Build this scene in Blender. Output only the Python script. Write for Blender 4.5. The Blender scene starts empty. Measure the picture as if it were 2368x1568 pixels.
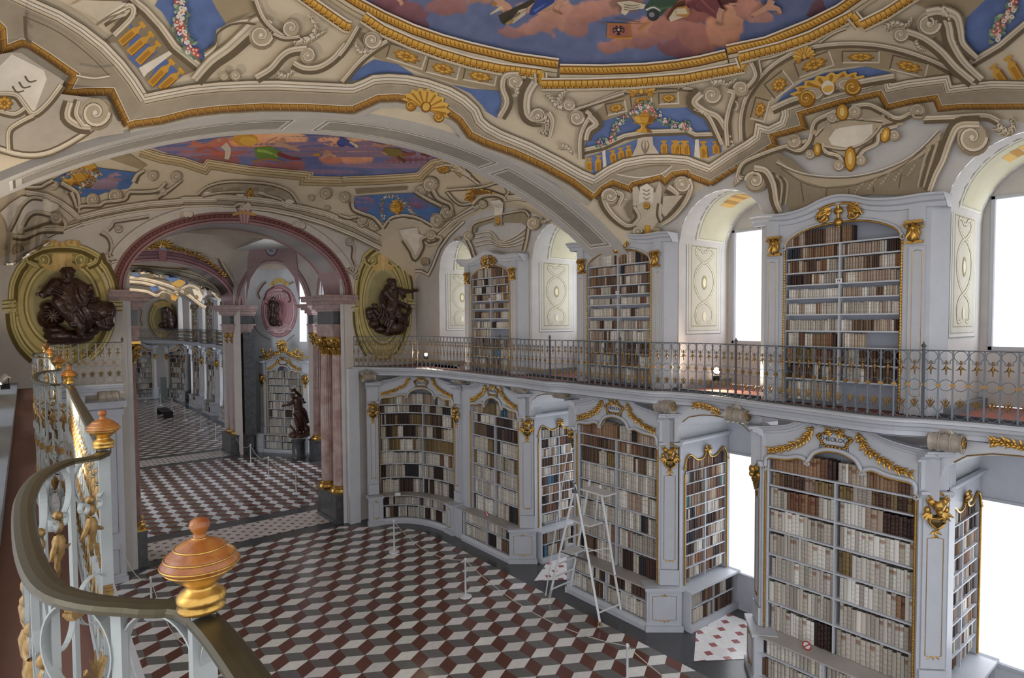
import bpy, bmesh, math, random
import numpy as np
from mathutils import Vector, Matrix
from mathutils.geometry import tessellate_polygon
PI = math.pi
rnd = random.Random(7)
SC = bpy.context.scene
COL = SC.collection
# ------------------------------------------------------------------ camera
# x: across the hall (towards the window wall), y: along the hall, z: up, eye at (0,0,6.6)
F_PX, PITCH, ROLL, CX, CY, AZ, EYE = 1411., math.radians(2.2), math.radians(-.33), 1184., 798., math.radians(38.57), 6.6
def _rot():
    cp, sp, cr, sr = math.cos(PITCH), math.sin(PITCH), math.cos(ROLL), math.sin(ROLL)
    A = np.array([[1,0,0],[0,-sp,-cp],[0,cp,-sp]]); B = np.array([[cr,-sr,0],[sr,cr,0],[0,0,1]])
    Z = np.array([[math.cos(AZ),-math.sin(AZ),0],[math.sin(AZ),math.cos(AZ),0],[0,0,1]])
    return B @ A @ Z
RM = _rot()
cam = bpy.data.objects.new('camera', bpy.data.cameras.new('camera')); COL.objects.link(cam)
cam.data.sensor_width = 36; cam.data.lens = F_PX*36/2368
cam.data.shift_y = (CY-784)/2368; cam.data.clip_start = .05; cam.data.clip_end = 300
cam.matrix_world = Matrix([[RM[0][i], -RM[1][i], -RM[2][i], (0,0,EYE)[i]] for i in range(3)] + [[0,0,0,1]])
SC.camera = cam
# ------------------------------------------------------------------ world, view, lights
SC.view_settings.view_transform = 'Standard'; SC.view_settings.look = 'None'
SC.view_settings.gamma = 1; SC.view_settings.exposure = -.44
try: SC.view_settings.use_curve_mapping = False
except Exception: pass
w = bpy.data.worlds.new('world'); SC.world = w; w.use_nodes = True
w.node_tree.nodes['Background'].inputs[0].default_value = (.97,.97,1,1)
w.node_tree.nodes['Background'].inputs[1].default_value = 2.2
def area(name, loc, rx, ry, sx, sy, power, col=(1,1,1)):
    l = bpy.data.lights.new(name, 'AREA'); l.shape = 'RECTANGLE'; l.size = sx; l.size_y = sy; l.energy = power; l.color = col
    o = bpy.data.objects.new(name, l); COL.objects.link(o); o.location = loc; o.rotation_euler = (rx, ry, 0); return o
WIN_Y = [2.15, 6.88, 11.63, 16.35]          # window centres of the near wing
BAY = [14.55, 4.75, 38.55, 48.35, 58.15]    # vault bays
FARW = [53.1-y for y in WIN_Y] + [53.1+2.6, 53.1+7.3]
WINPOW = 30
for y in WIN_Y + FARW:
    far = y > 30
    for z, h, e in ((7.4, 2.4, 1.0), (2.2, 2.6, 1.0)):
        area('daylight', (12.52, y, z), 0, math.radians(90), h, 1.7, WINPOW*e*(1.7 if far else 1), (.93,.96,1))
        area('daylight', (-2.32, y, z), 0, math.radians(-90), h, 1.7, WINPOW*e*(1.7 if far else 1.5), (.93,.96,1))
for x, y, z in ((13.0,26.9,7.8),(-2.8,26.9,7.8),(13.0,26.9,2.8),(-2.8,26.9,2.8)):
    area('daylight', (x, y, z), 0, math.radians(90 if x > 0 else -90), 3.0, 3.2, 300, (.93,.96,1))
# unseen warm spots, added along the near gallery to brighten the vaults
for x, y in ((-.42,-1.2),(-.42,4.2),(-.42,9.2),(-.42,13.0)):
    l = bpy.data.lights.new('added_vault_fill','SPOT'); l.energy = 330; l.color = (1,.86,.68); l.spot_size = 2.3; l.spot_blend = .8; l.shadow_soft_size = .08
    o = bpy.data.objects.new('added_vault_fill', l); COL.objects.link(o); o.location = (x,y,5.75)
    o.rotation_euler = Vector((.75,.12,.78)).to_track_quat('-Z','Y').to_euler()
# ------------------------------------------------------------------ materials
def lin(h):
    if not isinstance(h, str): return tuple(h[:3])
    v = [int(h[i:i+2],16)/255 for i in (0,2,4)]
    return tuple((c/12.92 if c <= .04045 else ((c+.055)/1.055)**2.4) for c in v)
def mat(name, col, rough=.6, metal=0., noise=0., scale=3., bump=0., attr=False, objcol=False, emit=0, col2=None, coat=0):
    m = bpy.data.materials.new(name); m.use_nodes = True; nt = m.node_tree; N = nt.nodes; L = nt.links; b = N['Principled BSDF']
    b.inputs['Roughness'].default_value = rough; b.inputs['Metallic'].default_value = metal
    if coat: b.inputs['Coat Weight'].default_value = coat; b.inputs['Coat Roughness'].default_value = .15
    c = lin(col)
    src = None
    if attr:
        a = N.new('ShaderNodeAttribute'); a.attribute_name = 'Col'; src = a.outputs['Color']
    elif objcol:
        a = N.new('ShaderNodeObjectInfo'); a2 = N.new('ShaderNodeAttribute'); a2.attribute_name = 'Col'
        mo = N.new('ShaderNodeMix'); mo.data_type = 'RGBA'; mo.blend_type = 'MULTIPLY'; mo.inputs[0].default_value = 1
        L.new(a.outputs['Color'], mo.inputs[6]); L.new(a2.outputs['Color'], mo.inputs[7]); src = mo.outputs[2]
    if noise or col2:
        t = N.new('ShaderNodeTexCoord'); n = N.new('ShaderNodeTexNoise'); n.inputs['Scale'].default_value = scale
        n.inputs['Detail'].default_value = 6; n.inputs['Roughness'].default_value = .62
        L.new(t.outputs['Object'], n.inputs['Vector'])
        if col2:
            r = N.new('ShaderNodeValToRGB'); r.color_ramp.elements[0].position = .36; r.color_ramp.elements[1].position = .64
            r.color_ramp.elements[0].color = (*lin(col2),1); r.color_ramp.elements[1].color = (*c,1)
            L.new(n.outputs['Fac'], r.inputs['Fac']); src = r.outputs['Color']
        else:
            mr = N.new('ShaderNodeMapRange'); mr.inputs[1].default_value = .25; mr.inputs[2].default_value = .75
            mr.inputs[3].default_value = 1-noise; mr.inputs[4].default_value = 1+noise*.6
            L.new(n.outputs['Fac'], mr.inputs[0])
            mx = N.new('ShaderNodeMix'); mx.data_type = 'RGBA'; mx.blend_type = 'MULTIPLY'; mx.inputs[0].default_value = 1
            if src: L.new(src, mx.inputs[6])
            else: mx.inputs[6].default_value = (*c,1)
            L.new(mr.outputs[0], mx.inputs[7]); src = mx.outputs[2]
        if bump:
            bp = N.new('ShaderNodeBump'); bp.inputs['Strength'].default_value = bump; bp.inputs['Distance'].default_value = .02
            L.new(n.outputs['Fac'], bp.inputs['Height']); L.new(bp.outputs[0], b.inputs['Normal'])
    if src: L.new(src, b.inputs['Base Color'])
    else: b.inputs['Base Color'].default_value = (*c,1)
    if emit:
        b.inputs['Emission Strength'].default_value = emit; b.inputs['Emission Color'].default_value = (*c,1)
    return m
M = dict(
 white=mat('white_joinery_paint','b9bdc5',.45,noise=.06,scale=5),
 plaster=mat('wall_plaster','cdc9c4',.9,noise=.10,scale=1.6),
 paint=mat('painted_plaster','ffffff',.85,attr=True,noise=.10,scale=2.2),
 fresco=mat('fresco_paint','ffffff',.85,attr=True,noise=.16,scale=3.5),
 floor=mat('polished_marble','ffffff',.22,attr=True,noise=.12,scale=9),
 gold=mat('gilding','c09850',.30,.9,noise=.35,scale=30),
 oldgold=mat('worn_gilding','94774a',.45,.65,noise=.45,scale=40),
 brass=mat('brass_handrail','484230',.34,.6,noise=.25,scale=12),
 wood=mat('turned_wood','a0662a',.27,scale=22,col2='7a3c18'),
 iron=mat('grey_painted_iron','989d9c',.45,noise=.08,scale=20),
 midiron=mat('mid_grey_painted_iron','666f78',.45),
 dkiron=mat('dark_iron','4a5058',.5),
 pink=mat('red_marble','c8b4ae',.35,noise=.15,scale=2.2,col2='a5847e'),
 pinkd=mat('dark_red_marble','a58882',.35,noise=.15,scale=2.2,col2='7f5a55'),
 pinkp=mat('red_marble_cornice','ab9692',.45,noise=.15,scale=5,col2='907672'),
 green=mat('grey_marble','5c5d60',.3,noise=.2,scale=5,col2='444547'),
 bronze=mat('dark_bronze_tone_wood','3c241c',.34,.2,noise=.3,scale=6,coat=.3),
 black=mat('black','101012',.5),
 boards=mat('floor_boards','8a5a4a',.5,noise=.25,scale=3),
 book=mat('book_binding','ffffff',.6,objcol=True,noise=.18,scale=18),
 books=mat('book_bindings','ffffff',.65,attr=True,noise=.15,scale=9),
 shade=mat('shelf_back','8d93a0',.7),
 blind=mat('window_blind','f4f8ff',.9,emit=1.25),
 lamp=mat('lamp_face','ffe2c0',.5,emit=60),
 ledge=mat('worn_ledge_paint','aca7a3',.5,noise=.12,scale=4),
 wht=mat('white_plastic','d8dadd',.4), red=mat('sign_red','b03030',.5), ink=mat('dark_lettering','20222c',.6),
 alu=mat('aluminium','c6c6c4',.35,.5), rope=mat('rope','c9c4bc',.8), shield=mat('shield_field','5a4c2c',.25,.7))
# ------------------------------------------------------------------ mesh builder
class MB:
    """collects polygons (with a colour each) and links them as one mesh object"""
    def __init__(s, fn=None): s.v=[]; s.f=[]; s.c=[]; s.sm=[]; s.fn=fn
    def P(s, p):
        return tuple(s.fn(*p)) if s.fn else tuple(p)
    def add(s, pts, faces, col=(1,1,1), smooth=False, cols=None):
        o = len(s.v); s.v += [s.P(p) for p in pts]
        col = lin(col)
        for i, f in enumerate(faces):
            s.f.append([k+o for k in f]); s.c.append(cols[i] if cols else col); s.sm.append(smooth)
    def face(s, pts, col=(1,1,1)): s.add(pts, [list(range(len(pts)))], col)
    def box(s, a, b, col=(1,1,1)):
        (x0,y0,z0),(x1,y1,z1) = a, b
        p=[(x0,y0,z0),(x1,y0,z0),(x1,y1,z0),(x0,y1,z0),(x0,y0,z1),(x1,y0,z1),(x1,y1,z1),(x0,y1,z1)]
        s.add(p,[(0,3,2,1),(4,5,6,7),(0,1,5,4),(1,2,6,5),(2,3,7,6),(3,0,4,7)],col)
    def grid(s, rows, col=(1,1,1), smooth=True, closed=False, colfn=None):
        n=len(rows[0]); pts=[p for r in rows for p in r]; fs=[]; cs=[]
        for i in range(len(rows)-1):
            for j in range(n if closed else n-1):
                k=(j+1)%n; fs.append((i*n+j,i*n+k,(i+1)*n+k,(i+1)*n+j))
                if colfn: cs.append(lin(colfn(i,j)))
        s.add(pts,fs,col,smooth,cs if colfn else None)
    def tube(s, pts, r, n=6, col=(1,1,1), closed=False, flat=1., cap=True, up=(0,0,1)):
        pts=[Vector(s.P(p)) for p in pts]; fn=s.fn; s.fn=None; m=len(pts); rows=[]
        rs = r if isinstance(r,(list,tuple)) else [r]*m
        up=Vector(up)
        for i,p in enumerate(pts):
            a=pts[(i-1)%m] if (closed or i>0) else p; b=pts[(i+1)%m] if (closed or i<m-1) else p
            t=(b-a); t = t.normalized() if t.length>1e-9 else Vector((0,0,1))
            u=up.cross(t)
            if u.length<1e-3: u=Vector((1,0,0)).cross(t)
            if u.length<1e-3: u=Vector((0,1,0)).cross(t)
            u.normalize(); v=t.cross(u)
            rows.append([tuple(p+rs[i]*(math.cos(2*PI*k/n)*u*flat+math.sin(2*PI*k/n)*v)) for k in range(n)])
        if closed: rows.append(rows[0])
        s.grid(rows,col,n>4,True)
        if cap and not closed:
            s.add(rows[0],[list(range(n))[::-1]],col); s.add(rows[-1],[list(range(n))],col)
        s.fn=fn
    def lathe(s, prof, c=(0,0,0), n=16, col=(1,1,1), sq=0, colfn=None):
        rows=[]
        for r,z in prof:
            row=[]
            for k in range(n):
                a=2*PI*k/n
                row.append((c[0]+r*math.cos(a),c[1]+r*math.sin(a),c[2]+z))
            rows.append(row)
        s.grid(rows,col,True,True,colfn)
    def blob(s, c, r, col=(1,1,1), n=8, m=5, rot=None):
        r = (r,r,r) if not isinstance(r,(tuple,list)) else r
        rows=[]
        for i in range(m+1):
            t=PI*i/m; row=[]
            for k in range(n):
                a=2*PI*k/n; q=Vector((r[0]*math.sin(t)*math.cos(a),r[1]*math.sin(t)*math.sin(a),r[2]*math.cos(t)))
                if rot is not None: q=rot@q
                row.append((c[0]+q[0],c[1]+q[1],c[2]+q[2]))
            rows.append(row)
        s.grid(rows,col,True,True)
    def prism(s, poly, h0, h1, col=(1,1,1), sides=True, back=False):
        """2-D polygon in (u,v), extruded in h (third local axis)"""
        n=len(poly)
        tri=tessellate_polygon([[Vector((p[0],p[1],0)) for p in poly]])
        s.add([(p[0],p[1],h1) for p in poly],[tuple(t) for t in tri],col)
        if back: s.add([(p[0],p[1],h0) for p in poly],[tuple(t) for t in tri],col)
        if sides:
            o=[(p[0],p[1],h0) for p in poly]+[(p[0],p[1],h1) for p in poly]
            s.add(o,[(i,(i+1)%n,n+(i+1)%n,n+i) for i in range(n)],col)
    def sweep(s, path, prof, col=(1,1,1), closed=False, colfn=None, zaxis=True):
        """profile [(offset, height)] swept along plan path [(x,y)] - offset to the left of travel"""
        n=len(path); rows=[]
        for i,(x,y) in enumerate(path):
            a=path[i-1] if (i>0 or closed) else path[i]; b=path[(i+1)%n] if (i<n-1 or closed) else path[i]
            d1=Vector((x-a[0],y-a[1])); d2=Vector((b[0]-x,b[1]-y))
            if d1.length<1e-9: d1=d2
            if d2.length<1e-9: d2=d1
            d1.normalize(); d2.normalize(); t=(d1+d2).normalized(); nrm=Vector((-t[1],t[0])); k=1/max(.35,nrm.dot(Vector((-d1[1],d1[0]))))
            rows.append([(x+nrm[0]*o*k,y+nrm[1]*o*k,z) for o,z in prof])
        if closed: rows.append(rows[0])
        s.grid(rows,col,False,False,colfn)
    def obj(s, name, material, parent=None, smooth=None, M4=None):
        me=bpy.data.meshes.new(name)
        me.from_pydata(s.v,[],s.f)
        if len(s.f):
            me.polygons.foreach_set('use_smooth',np.array(s.sm if smooth is None else [smooth]*len(s.f),dtype=bool))
            at=me.color_attributes.new('Col','FLOAT_COLOR','CORNER')
            cnt=[len(f) for f in s.f]; arr=np.ones((sum(cnt),4),dtype=np.float32)
            if any(isinstance(c,list) for c in s.c): arr[:,:3]=np.array([q for f,c in zip(s.f,s.c) for q in (c if isinstance(c,list) else [c]*len(f))],dtype=np.float32)
            else: arr[:,:3]=np.repeat(np.array(s.c,dtype=np.float32),cnt,axis=0)
            at.data.foreach_set('color',arr.ravel())
        me.update()
        o=bpy.data.objects.new(name,me); me.materials.append(M[material] if isinstance(material,str) else material)
        COL.objects.link(o)
        if parent: o.parent=parent
        if M4 is not None: o.matrix_local=M4
        return o
def tag(o, label=None, cat=None, group=None, kind=None):
    if label: o['label']=label
    if cat: o['category']=cat
    if group: o['group']=group
    if kind: o['kind']=kind
    return o
def struct(name, mb, m): return tag(mb.obj(name, m), kind='structure')
def thing(name, label, cat, loc=(0,0,0), rz=0, group=None):
    o=bpy.data.objects.new(name,None); COL.objects.link(o); o.location=loc; o.rotation_euler=(0,0,rz); o.empty_display_size=.1
    return tag(o,label,cat,group)
def dup(root, loc=None, rz=None, label=None, group=None, mat4=None):
    def cp(o,par):
        c=o.copy(); COL.objects.link(c); c.parent=par
        for ch in KIDS.get(o.name, [k for k in o.children]): cp(ch,c)
        return c
    r=cp(root,None)
    if mat4 is not None: r.matrix_world=mat4
    if loc is not None: r.location=loc
    if rz is not None: r.rotation_euler=(0,0,rz)
    if label: r['label']=label
    if group: r['group']=group
    return r
KIDS={}
def frame(o, ex, ey, ez):
    """local (u,v,h) -> world, axes given as vectors"""
    o,ex,ey,ez=map(Vector,(o,ex,ey,ez))
    return lambda u,v,h=0: o+ex*u+ey*v+ez*h
# wall facing -X (window side): u runs along +Y, v up, h out into the hall
def FX(X): return frame((X,0,0),(0,1,0),(0,0,1),(-1,0,0))
def FY(Y): return frame((0,Y,0),(1,0,0),(0,0,1),(0,-1,0))
# ------------------------------------------------------------------ sight lines: where a traced point of the photograph lies on a real surface
def ray(x,y):
    return RM.T @ np.array([(x-CX)/F_PX,(y-CY)/F_PX,1.])
def onX(x,y,X):
    d=ray(x,y); t=X/d[0]; return (X,d[1]*t,EYE+d[2]*t)
def onY(x,y,Y):
    d=ray(x,y); t=Y/d[1]; return (d[0]*t,Y,EYE+d[2]*t)
def onZ(x,y,z):
    d=ray(x,y); t=(z-EYE)/d[2]; return (d[0]*t,d[1]*t,z)
AXX=5.1
def vault_z(x,y,yc,b=4.35):
    dx=abs(x-AXX); g=1-((y-yc)/b)**2; g=max(g,-.6) if not isinstance(g,np.ndarray) else np.maximum(g,-.6)
    dx=min(dx,6.6) if not isinstance(dx,np.ndarray) else np.minimum(dx,6.6)
    fx=9.4-(9.4**2-dx*dx)**.5
    return 9.95+1.35*g-fx*(1-.25*g)
def on_vault(x,y,yc,h=0.,b=4.35):
    d=ray(x,y); o=np.array([0,0,EYE]); lo=.5; f=None; t=lo
    # march from inside, then bisect
    while t<60:
        p=o+d*t
        if p[2]>=vault_z(p[0],p[1],yc,b)-h and abs(p[1]-yc)<b+1.2: break
        t+=.25
    a,c=t-.25,t
    for _ in range(18):
        m=(a+c)/2; p=o+d*m
        if p[2]>=vault_z(p[0],p[1],yc,b)-h: c=m
        else: a=m
    return o+d*a
# ================================================================== SETTING
def clip(poly, a, b, c):           # keep a*x+b*y<=c
    out=[]
    for i in range(len(poly)):
        p,q=poly[i],poly[(i+1)%len(poly)]; dp=a*p[0]+b*p[1]-c; dq=a*q[0]+b*q[1]-c
        if dp<=0: out.append(p)
        if dp*dq<0: t=dp/(dp-dq); out.append((p[0]+(q[0]-p[0])*t,p[1]+(q[1]-p[1])*t))
    return out
def clip_convex(poly, reg):
    n=len(reg)
    for i in range(n):
        (x0,y0),(x1,y1)=reg[i],reg[(i+1)%n]; a,b=(y1-y0),-(x1-x0)
        poly=clip(poly,a,b,a*x0+b*y0)
        if len(poly)<3: return []
    return poly
def tint(c,k=.12,r=rnd):
    c=lin(c); f=1+r.uniform(-k,k); g=1+r.uniform(-k,k)*.3
    return (c[0]*f,c[1]*f*g,c[2]*f)
WH,GR,RD='ecebea','727170','6a4238'
def rhombille(mb, reg, o, rot=0., L=.621, cols=(WH,RD,GR), z=.0):
    a1=math.radians(rot); e1=Vector((math.cos(a1),math.sin(a1)))*L; e2=Vector((math.cos(a1-PI/3),math.sin(a1-PI/3)))*L
    xs=[p[0] for p in reg]; ys=[p[1] for p in reg]; cx=(min(xs)+max(xs))/2; cy=(min(ys)+max(ys))/2; R=max(max(xs)-min(xs),max(ys)-min(ys))
    n=int(R/L)+3
    B=Matrix(((e1[0],e2[0]),(e1[1],e2[1]))).inverted() @ Vector((cx-o[0],cy-o[1])); bi,bj=int(B[0]),int(B[1])
    for i in range(bi-n,bi+n):
        for j in range(bj-n,bj+n):
            p=Vector(o)+e1*i+e2*j
            e3=e1-e2
            for (u,v),c in zip(((e1,'x'),(e1,'x'),(e1,'x')),cols): pass
            # rhombus with long diagonal d: other corners at +-(perp)*L/(2*sqrt3)
            for d,c in ((e1,cols[0]),(e1-e2,cols[1]),(e2,cols[2])):
                d=Vector(d); pr=Vector((-d[1],d[0]))/(2*math.sqrt(3)); m=p+d/2
                q=[(p[0],p[1]),(m[0]-pr[0],m[1]-pr[1]),(p[0]+d[0],p[1]+d[1]),(m[0]+pr[0],m[1]+pr[1])]
                if max(abs(m[0]-cx),abs(m[1]-cy))>R: continue
                q=clip_convex(q,reg)
                if len(q)>2: mb.add([(x,y,z) for x,y in q],[list(range(len(q)))],(1,1,1),False,[tint(c)])
def octo(mb, reg, o, rot=0., s=.36, z=.003, c1='d8d2cf', c2='8a5550'):
    a=math.radians(rot); ex=Vector((math.cos(a),math.sin(a)))*s; ey=Vector((-ex[1],ex[0]))
    xs=[p[0] for p in reg]; ys=[p[1] for p in reg]; cx=(min(xs)+max(xs))/2; cy=(min(ys)+max(ys))/2; n=int(max(max(xs)-min(xs),max(ys)-min(ys))/s)+2
    cc=(cx-o[0],cy-o[1]); bi=round((cc[0]*ex[0]+cc[1]*ex[1])/s/s); bj=round((cc[0]*ey[0]+cc[1]*ey[1])/s/s)
    t=.27
    for i in range(bi-n,bi+n+1):
        for j in range(bj-n,bj+n+1):
            p=Vector(o)+ex*i+ey*j
            oc=[(p+ex*u+ey*v) for u,v in ((.5,-.5+t),(.5,.5-t),(.5-t,.5),(-.5+t,.5),(-.5,.5-t),(-.5,-.5+t),(-.5+t,-.5),(.5-t,-.5))]
            q=clip_convex([(v[0],v[1]) for v in oc],reg)
            if len(q)>2: mb.add([(x,y,z) for x,y in q],[list(range(len(q)))],(1,1,1),False,[tint(c1,.06)])
            p=p+ex*.5+ey*.5
            q=clip_convex([tuple((p+ex*u+ey*v)[:]) for u,v in ((t,0),(0,t),(-t,0),(0,-t))],reg)
            if len(q)>2: mb.add([(x,y,z+.0005) for x,y in q],[list(range(len(q)))],(1,1,1),False,[tint(c2,.1)])
fl=MB()
fl.face([(-8,-12,-.004),(20,-12,-.004),(20,70,-.004),(-8,70,-.004)],'4b4c50')
near_reg=[(.5,-1),(9.7,-1),(9.7,15.2),(9.62,16.7),(9.1,17.7),(8.0,18.6),(7.7,18.85),(2.5,18.85),(2.2,18.6),(1.1,17.7),(.58,16.7),(.5,15.2)]
rhombille(fl,near_reg,(4.47,13.27))
cen_reg=[(2.2,21.6),(8.0,21.6),(10.4,24.6),(10.4,28.0),(9.6,30.6),(7.6,31.9),(2.6,31.9),(.6,30.6),(-.2,28.0),(-.2,24.6)]
rhombille(fl,cen_reg,(4.9,22.0),90,.60,('d8d8dc','6b3b34','6f6a66'))
far_reg=[(2.5,34.6),(7.7,34.6),(9.1,35.6),(9.7,37.5),(9.7,58.8),(8.6,60.9),(1.6,60.9),(.5,58.8),(.5,37.5),(1.1,35.6)]
rhombille(fl,far_reg,(4.9,36.0),0,.72)
octo(fl,[(2.3,19.38),(7.9,19.38),(7.9,20.98),(2.3,20.98)],(5,19.4),45,.30)
octo(fl,[(2.3,32.4),(7.9,32.4),(7.9,34.0),(2.3,34.0)],(5,32.5),45,.30)
for yc in WIN_Y[:3]:
    octo(fl,[(10.98,yc-.72),(12.2,yc-.72),(12.2,yc+.66),(10.98,yc+.66)],(11,yc),20,.37,.003,'efeeee','a8686a')
    octo(fl,[(9.95,yc),(10.98,yc-.72),(10.98,yc+.66)],(11,yc),20,.37,.003,'efeeee','a8686a')
struct('floor',fl,'floor')
# ---- side walls (window side and its mirror)
XW=10.75
NH=.975                                       # half width of a window niche
ALLW=WIN_Y+FARW
def arch(yc,r,zs,n=14): return [(yc+r*math.cos(PI-PI*i/n),zs+r*math.sin(PI*i/n)) for i in range(n+1)]
def bay_of(y):
    for yc in BAY+[-5.05]:
        if abs(y-yc)<=4.9: return yc
    return None
def zv(x,y):
    yc=min(BAY+[-5.05],key=lambda c:abs(y-c))
    dy=max(-4.35,min(4.35,y-yc)); return vault_z(x,yc+dy,yc)
def side_wall(name,mir,ys0,ys1,winys):
    f=(lambda x,y,z:(10.2-x,y,z)) if mir else (lambda x,y,z:(x,y,z))
    mb=MB(f)
    # strips of upper wall between z=5.15 and the vault, niches cut out
    cuts=sorted(winys); y=ys0; P='c9c6c4'
    def strip(a,b,zb,zt=None,n=4):
        for i in range(n):
            p=a+(b-a)*i/n; q=a+(b-a)*(i+1)/n
            zb0=zb(p) if callable(zb) else zb; zb1=zb(q) if callable(zb) else zb
            mb.face([(XW,p,zb0),(XW,q,zb1),(XW,q,max(zb1,zv(XW,q)+.02)),(XW,p,max(zb0,zv(XW,p)+.02))],P)
    for yc in cuts:
        a,b=yc-NH,yc+NH
        strip(y,a,5.1,n=8)
        R=NH; zs=8.18
        strip(a,b,lambda t:zs+max(0,R*R-(t-yc)**2)**.5,n=24)
        y=b
        # niche: reveals, barrel head, back wall round the window
        for yy,s in ((a,1),(b,-1)):
            if s==1 or yc>13.1: mb.face([(XW,yy,0),(12.6,yy,0),(12.6,yy,4.3),(XW,yy,4.3)],P)
            else: mb.face([(XW,yy,3.72),(12.6,yy,3.72),(12.6,yy,4.3),(XW,yy,4.3)],P)
            mb.face([(XW,yy,5.15),(12.6,yy,5.15),(12.6,yy,zs),(XW,yy,zs)],P)
        pts=arch(yc,R,zs)
        for (y0,z0),(y1,z1) in zip(pts,pts[1:]):
            mb.face([(XW,y0,z0),(XW,y1,z1),(12.6,y1,z1),(12.6,y0,z0)],P)
        wy0,wy1=a+.12,b-.12
        for za,zb_ in ((5.15,6.08),):
            mb.face([(12.6,a,za),(12.6,b,za),(12.6,b,zb_),(12.6,a,zb_)],P)
        mb.face([(12.6,a,6.08),(12.6,wy0,6.08),(12.6,wy0,8.62),(12.6,a,8.62)],P)
        mb.face([(12.6,b,6.08),(12.6,wy1,6.08),(12.6,wy1,8.62),(12.6,b,8.62)],P)
        mb.face([(12.6,a,8.62),(12.6,b,8.62),(12.6,b,9.2),(12.6,a,9.2)],P)
        mb.face([(12.6,a,0),(12.6,b,0),(12.6,b,.78),(12.6,a,.78)],'c4c8d2')
        mb.face([(12.6,a,3.6),(12.6,b,3.6),(12.6,b,4.9),(12.6,a,4.9)],'c4c8d2')
        # coved head of the lower niche
        hp=[(a,4.05),(a+.1,4.4),(a+.35,4.62),(yc,4.72),(b-.35,4.62),(b-.1,4.4),(b,4.05)]
        for (y0,z0),(y1,z1) in zip(hp,hp[1:]): mb.face([(10.62,y0,z0),(10.62,y1,z1),(12.6,y1,z1-.1),(12.6,y0,z0)],'d3d6db')
        for (y0,z0),(y1,z1) in zip(hp,hp[1:]): mb.face([(10.62,y0,z0),(10.62,y1,z1),(10.62,y1,4.95),(10.62,y0,4.95)],'d3d6db')
    strip(y,ys1,5.1,n=10)
    # lower wall behind the bookcases
    y=ys0
    for yc in cuts+[None]:
        b=ys1 if yc is None else yc-NH
        mb.face([(11.2,y,0),(11.2,b,0),(11.2,b,5.1),(11.2,y,5.1)],P)
        if yc is not None: y=yc+NH
    struct(name,mb,'paint')
side_wall('wall_right',False,-2.5,18.9,WIN_Y)
side_wall('wall_left',True,3.6,18.9,WIN_Y[1:])
side_wall('wall_right_far',False,34.2,62.5,FARW)
side_wall('wall_left_far',True,34.2,62.5,FARW)
wn=0
for yc in ALLW:
    for z0,z1,a in ((6.08,8.62,.12),(.78,3.6,.0)):
        for mir in (0,1):
            if mir and (yc<3 or (yc>18 and False)): continue
            wn+=1; X=(lambda x:10.2-x) if mir else (lambda x:x)
            y0,y1=yc-NH+a,yc+NH-a
            mb=MB(); mb.face([(X(12.66),y0,z0),(X(12.66),y1,z0),(X(12.66),y1,z1),(X(12.66),y0,z1)])
            o=struct('window_%d'%wn,mb,'blind')
            fr=MB()
            for (ya,yb,za,zb) in ((y0,y0+.05,z0,z1),(y1-.05,y1,z0,z1),(y0,y1,z0,z0+.06),(y0,y1,z1-.05,z1)):
                fr.box((min(X(12.56),X(12.64)),ya,za),(max(X(12.56),X(12.64)),yb,zb))
            fo=fr.obj('window_frame','white',o)
# ---- vaults
for bi,yc in enumerate(BAY):
    mb=MB(); rows=[]; near=bi<2; nx=90 if near else 40; ny=70 if near else 24
    for i in range(nx+1):
        x=AXX-5.72+11.44*i/nx; rows.append([(x,yc-4.36+8.72*j/ny,vault_z(x,yc-4.36+8.72*j/ny,yc)) for j in range(ny+1)])
    mb.grid(rows,'d8cab0'); struct('ceiling' if bi==0 else 'ceiling_%d'%bi,mb,'paint')
# transverse arches between bays (soffit and the two thin faces)
def arc_z(x,drop=0): dx=min(abs(x-AXX),6.4); return 9.95-drop-(9.4-(9.4**2-dx*dx)**.5)
for k,(ya,yb) in enumerate(((9.1,10.2),(-.7,.4),(42.9,44.0),(52.7,53.8))):
    mb=MB(); n=48; xs=[AXX-5.68+11.36*i/n for i in range(n+1)]
    mb.grid([[(x,ya,arc_z(x,.0)+.12),(x,ya,arc_z(x,.10)),(x,yb,arc_z(x,.10)),(x,yb,arc_z(x,.0)+.12)] for x in xs],'bdb9b4',False)
    struct('trim_%d'%(k+1),mb,'paint')
# ---- end walls with the arched openings
def end_wall(name,Y,s,top,xr=(-.7,10.9)):
    """Y face, arch half width 3.02 springing 7.5, top(x) the vault line"""
    mb=MB(); n=80; a,b=3.02,2.02
    xs=sorted(set([xr[0]+(xr[1]-xr[0])*i/n for i in range(n+1)]+[AXX-a,AXX+a]+[AXX+a*math.cos(PI*i/40) for i in range(41)]))
    for x0,x1 in zip(xs,xs[1:]):
        m=(x0+x1)/2
        def lo(x): return 7.5+b*max(0,1-((x-AXX)/a)**2)**.5 if abs(m-AXX)<a else 0
        mb.face([(x0,Y,lo(x0)),(x1,Y,lo(x1)),(x1,Y,max(lo(x1),top(x1))),(x0,Y,max(lo(x0),top(x0)))],'cbc5be')
    struct(name,mb,'paint')
tv=lambda x: arc_z(x)+.25
end_wall('wall_north',18.9,1,tv)
end_wall('wall_north_inner',20.6,1,lambda x:12,(1.9,8.3))
end_wall('wall_centre_inner',32.5,1,lambda x:12,(1.9,8.25))
end_wall('wall_centre',34.2,1,tv)
mb=MB(); mb.face([(-3,62.5,0),(13,62.5,0),(13,62.5,11),(-3,62.5,11)],'c6bfb6'); struct('wall_end',mb,'paint')
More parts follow.
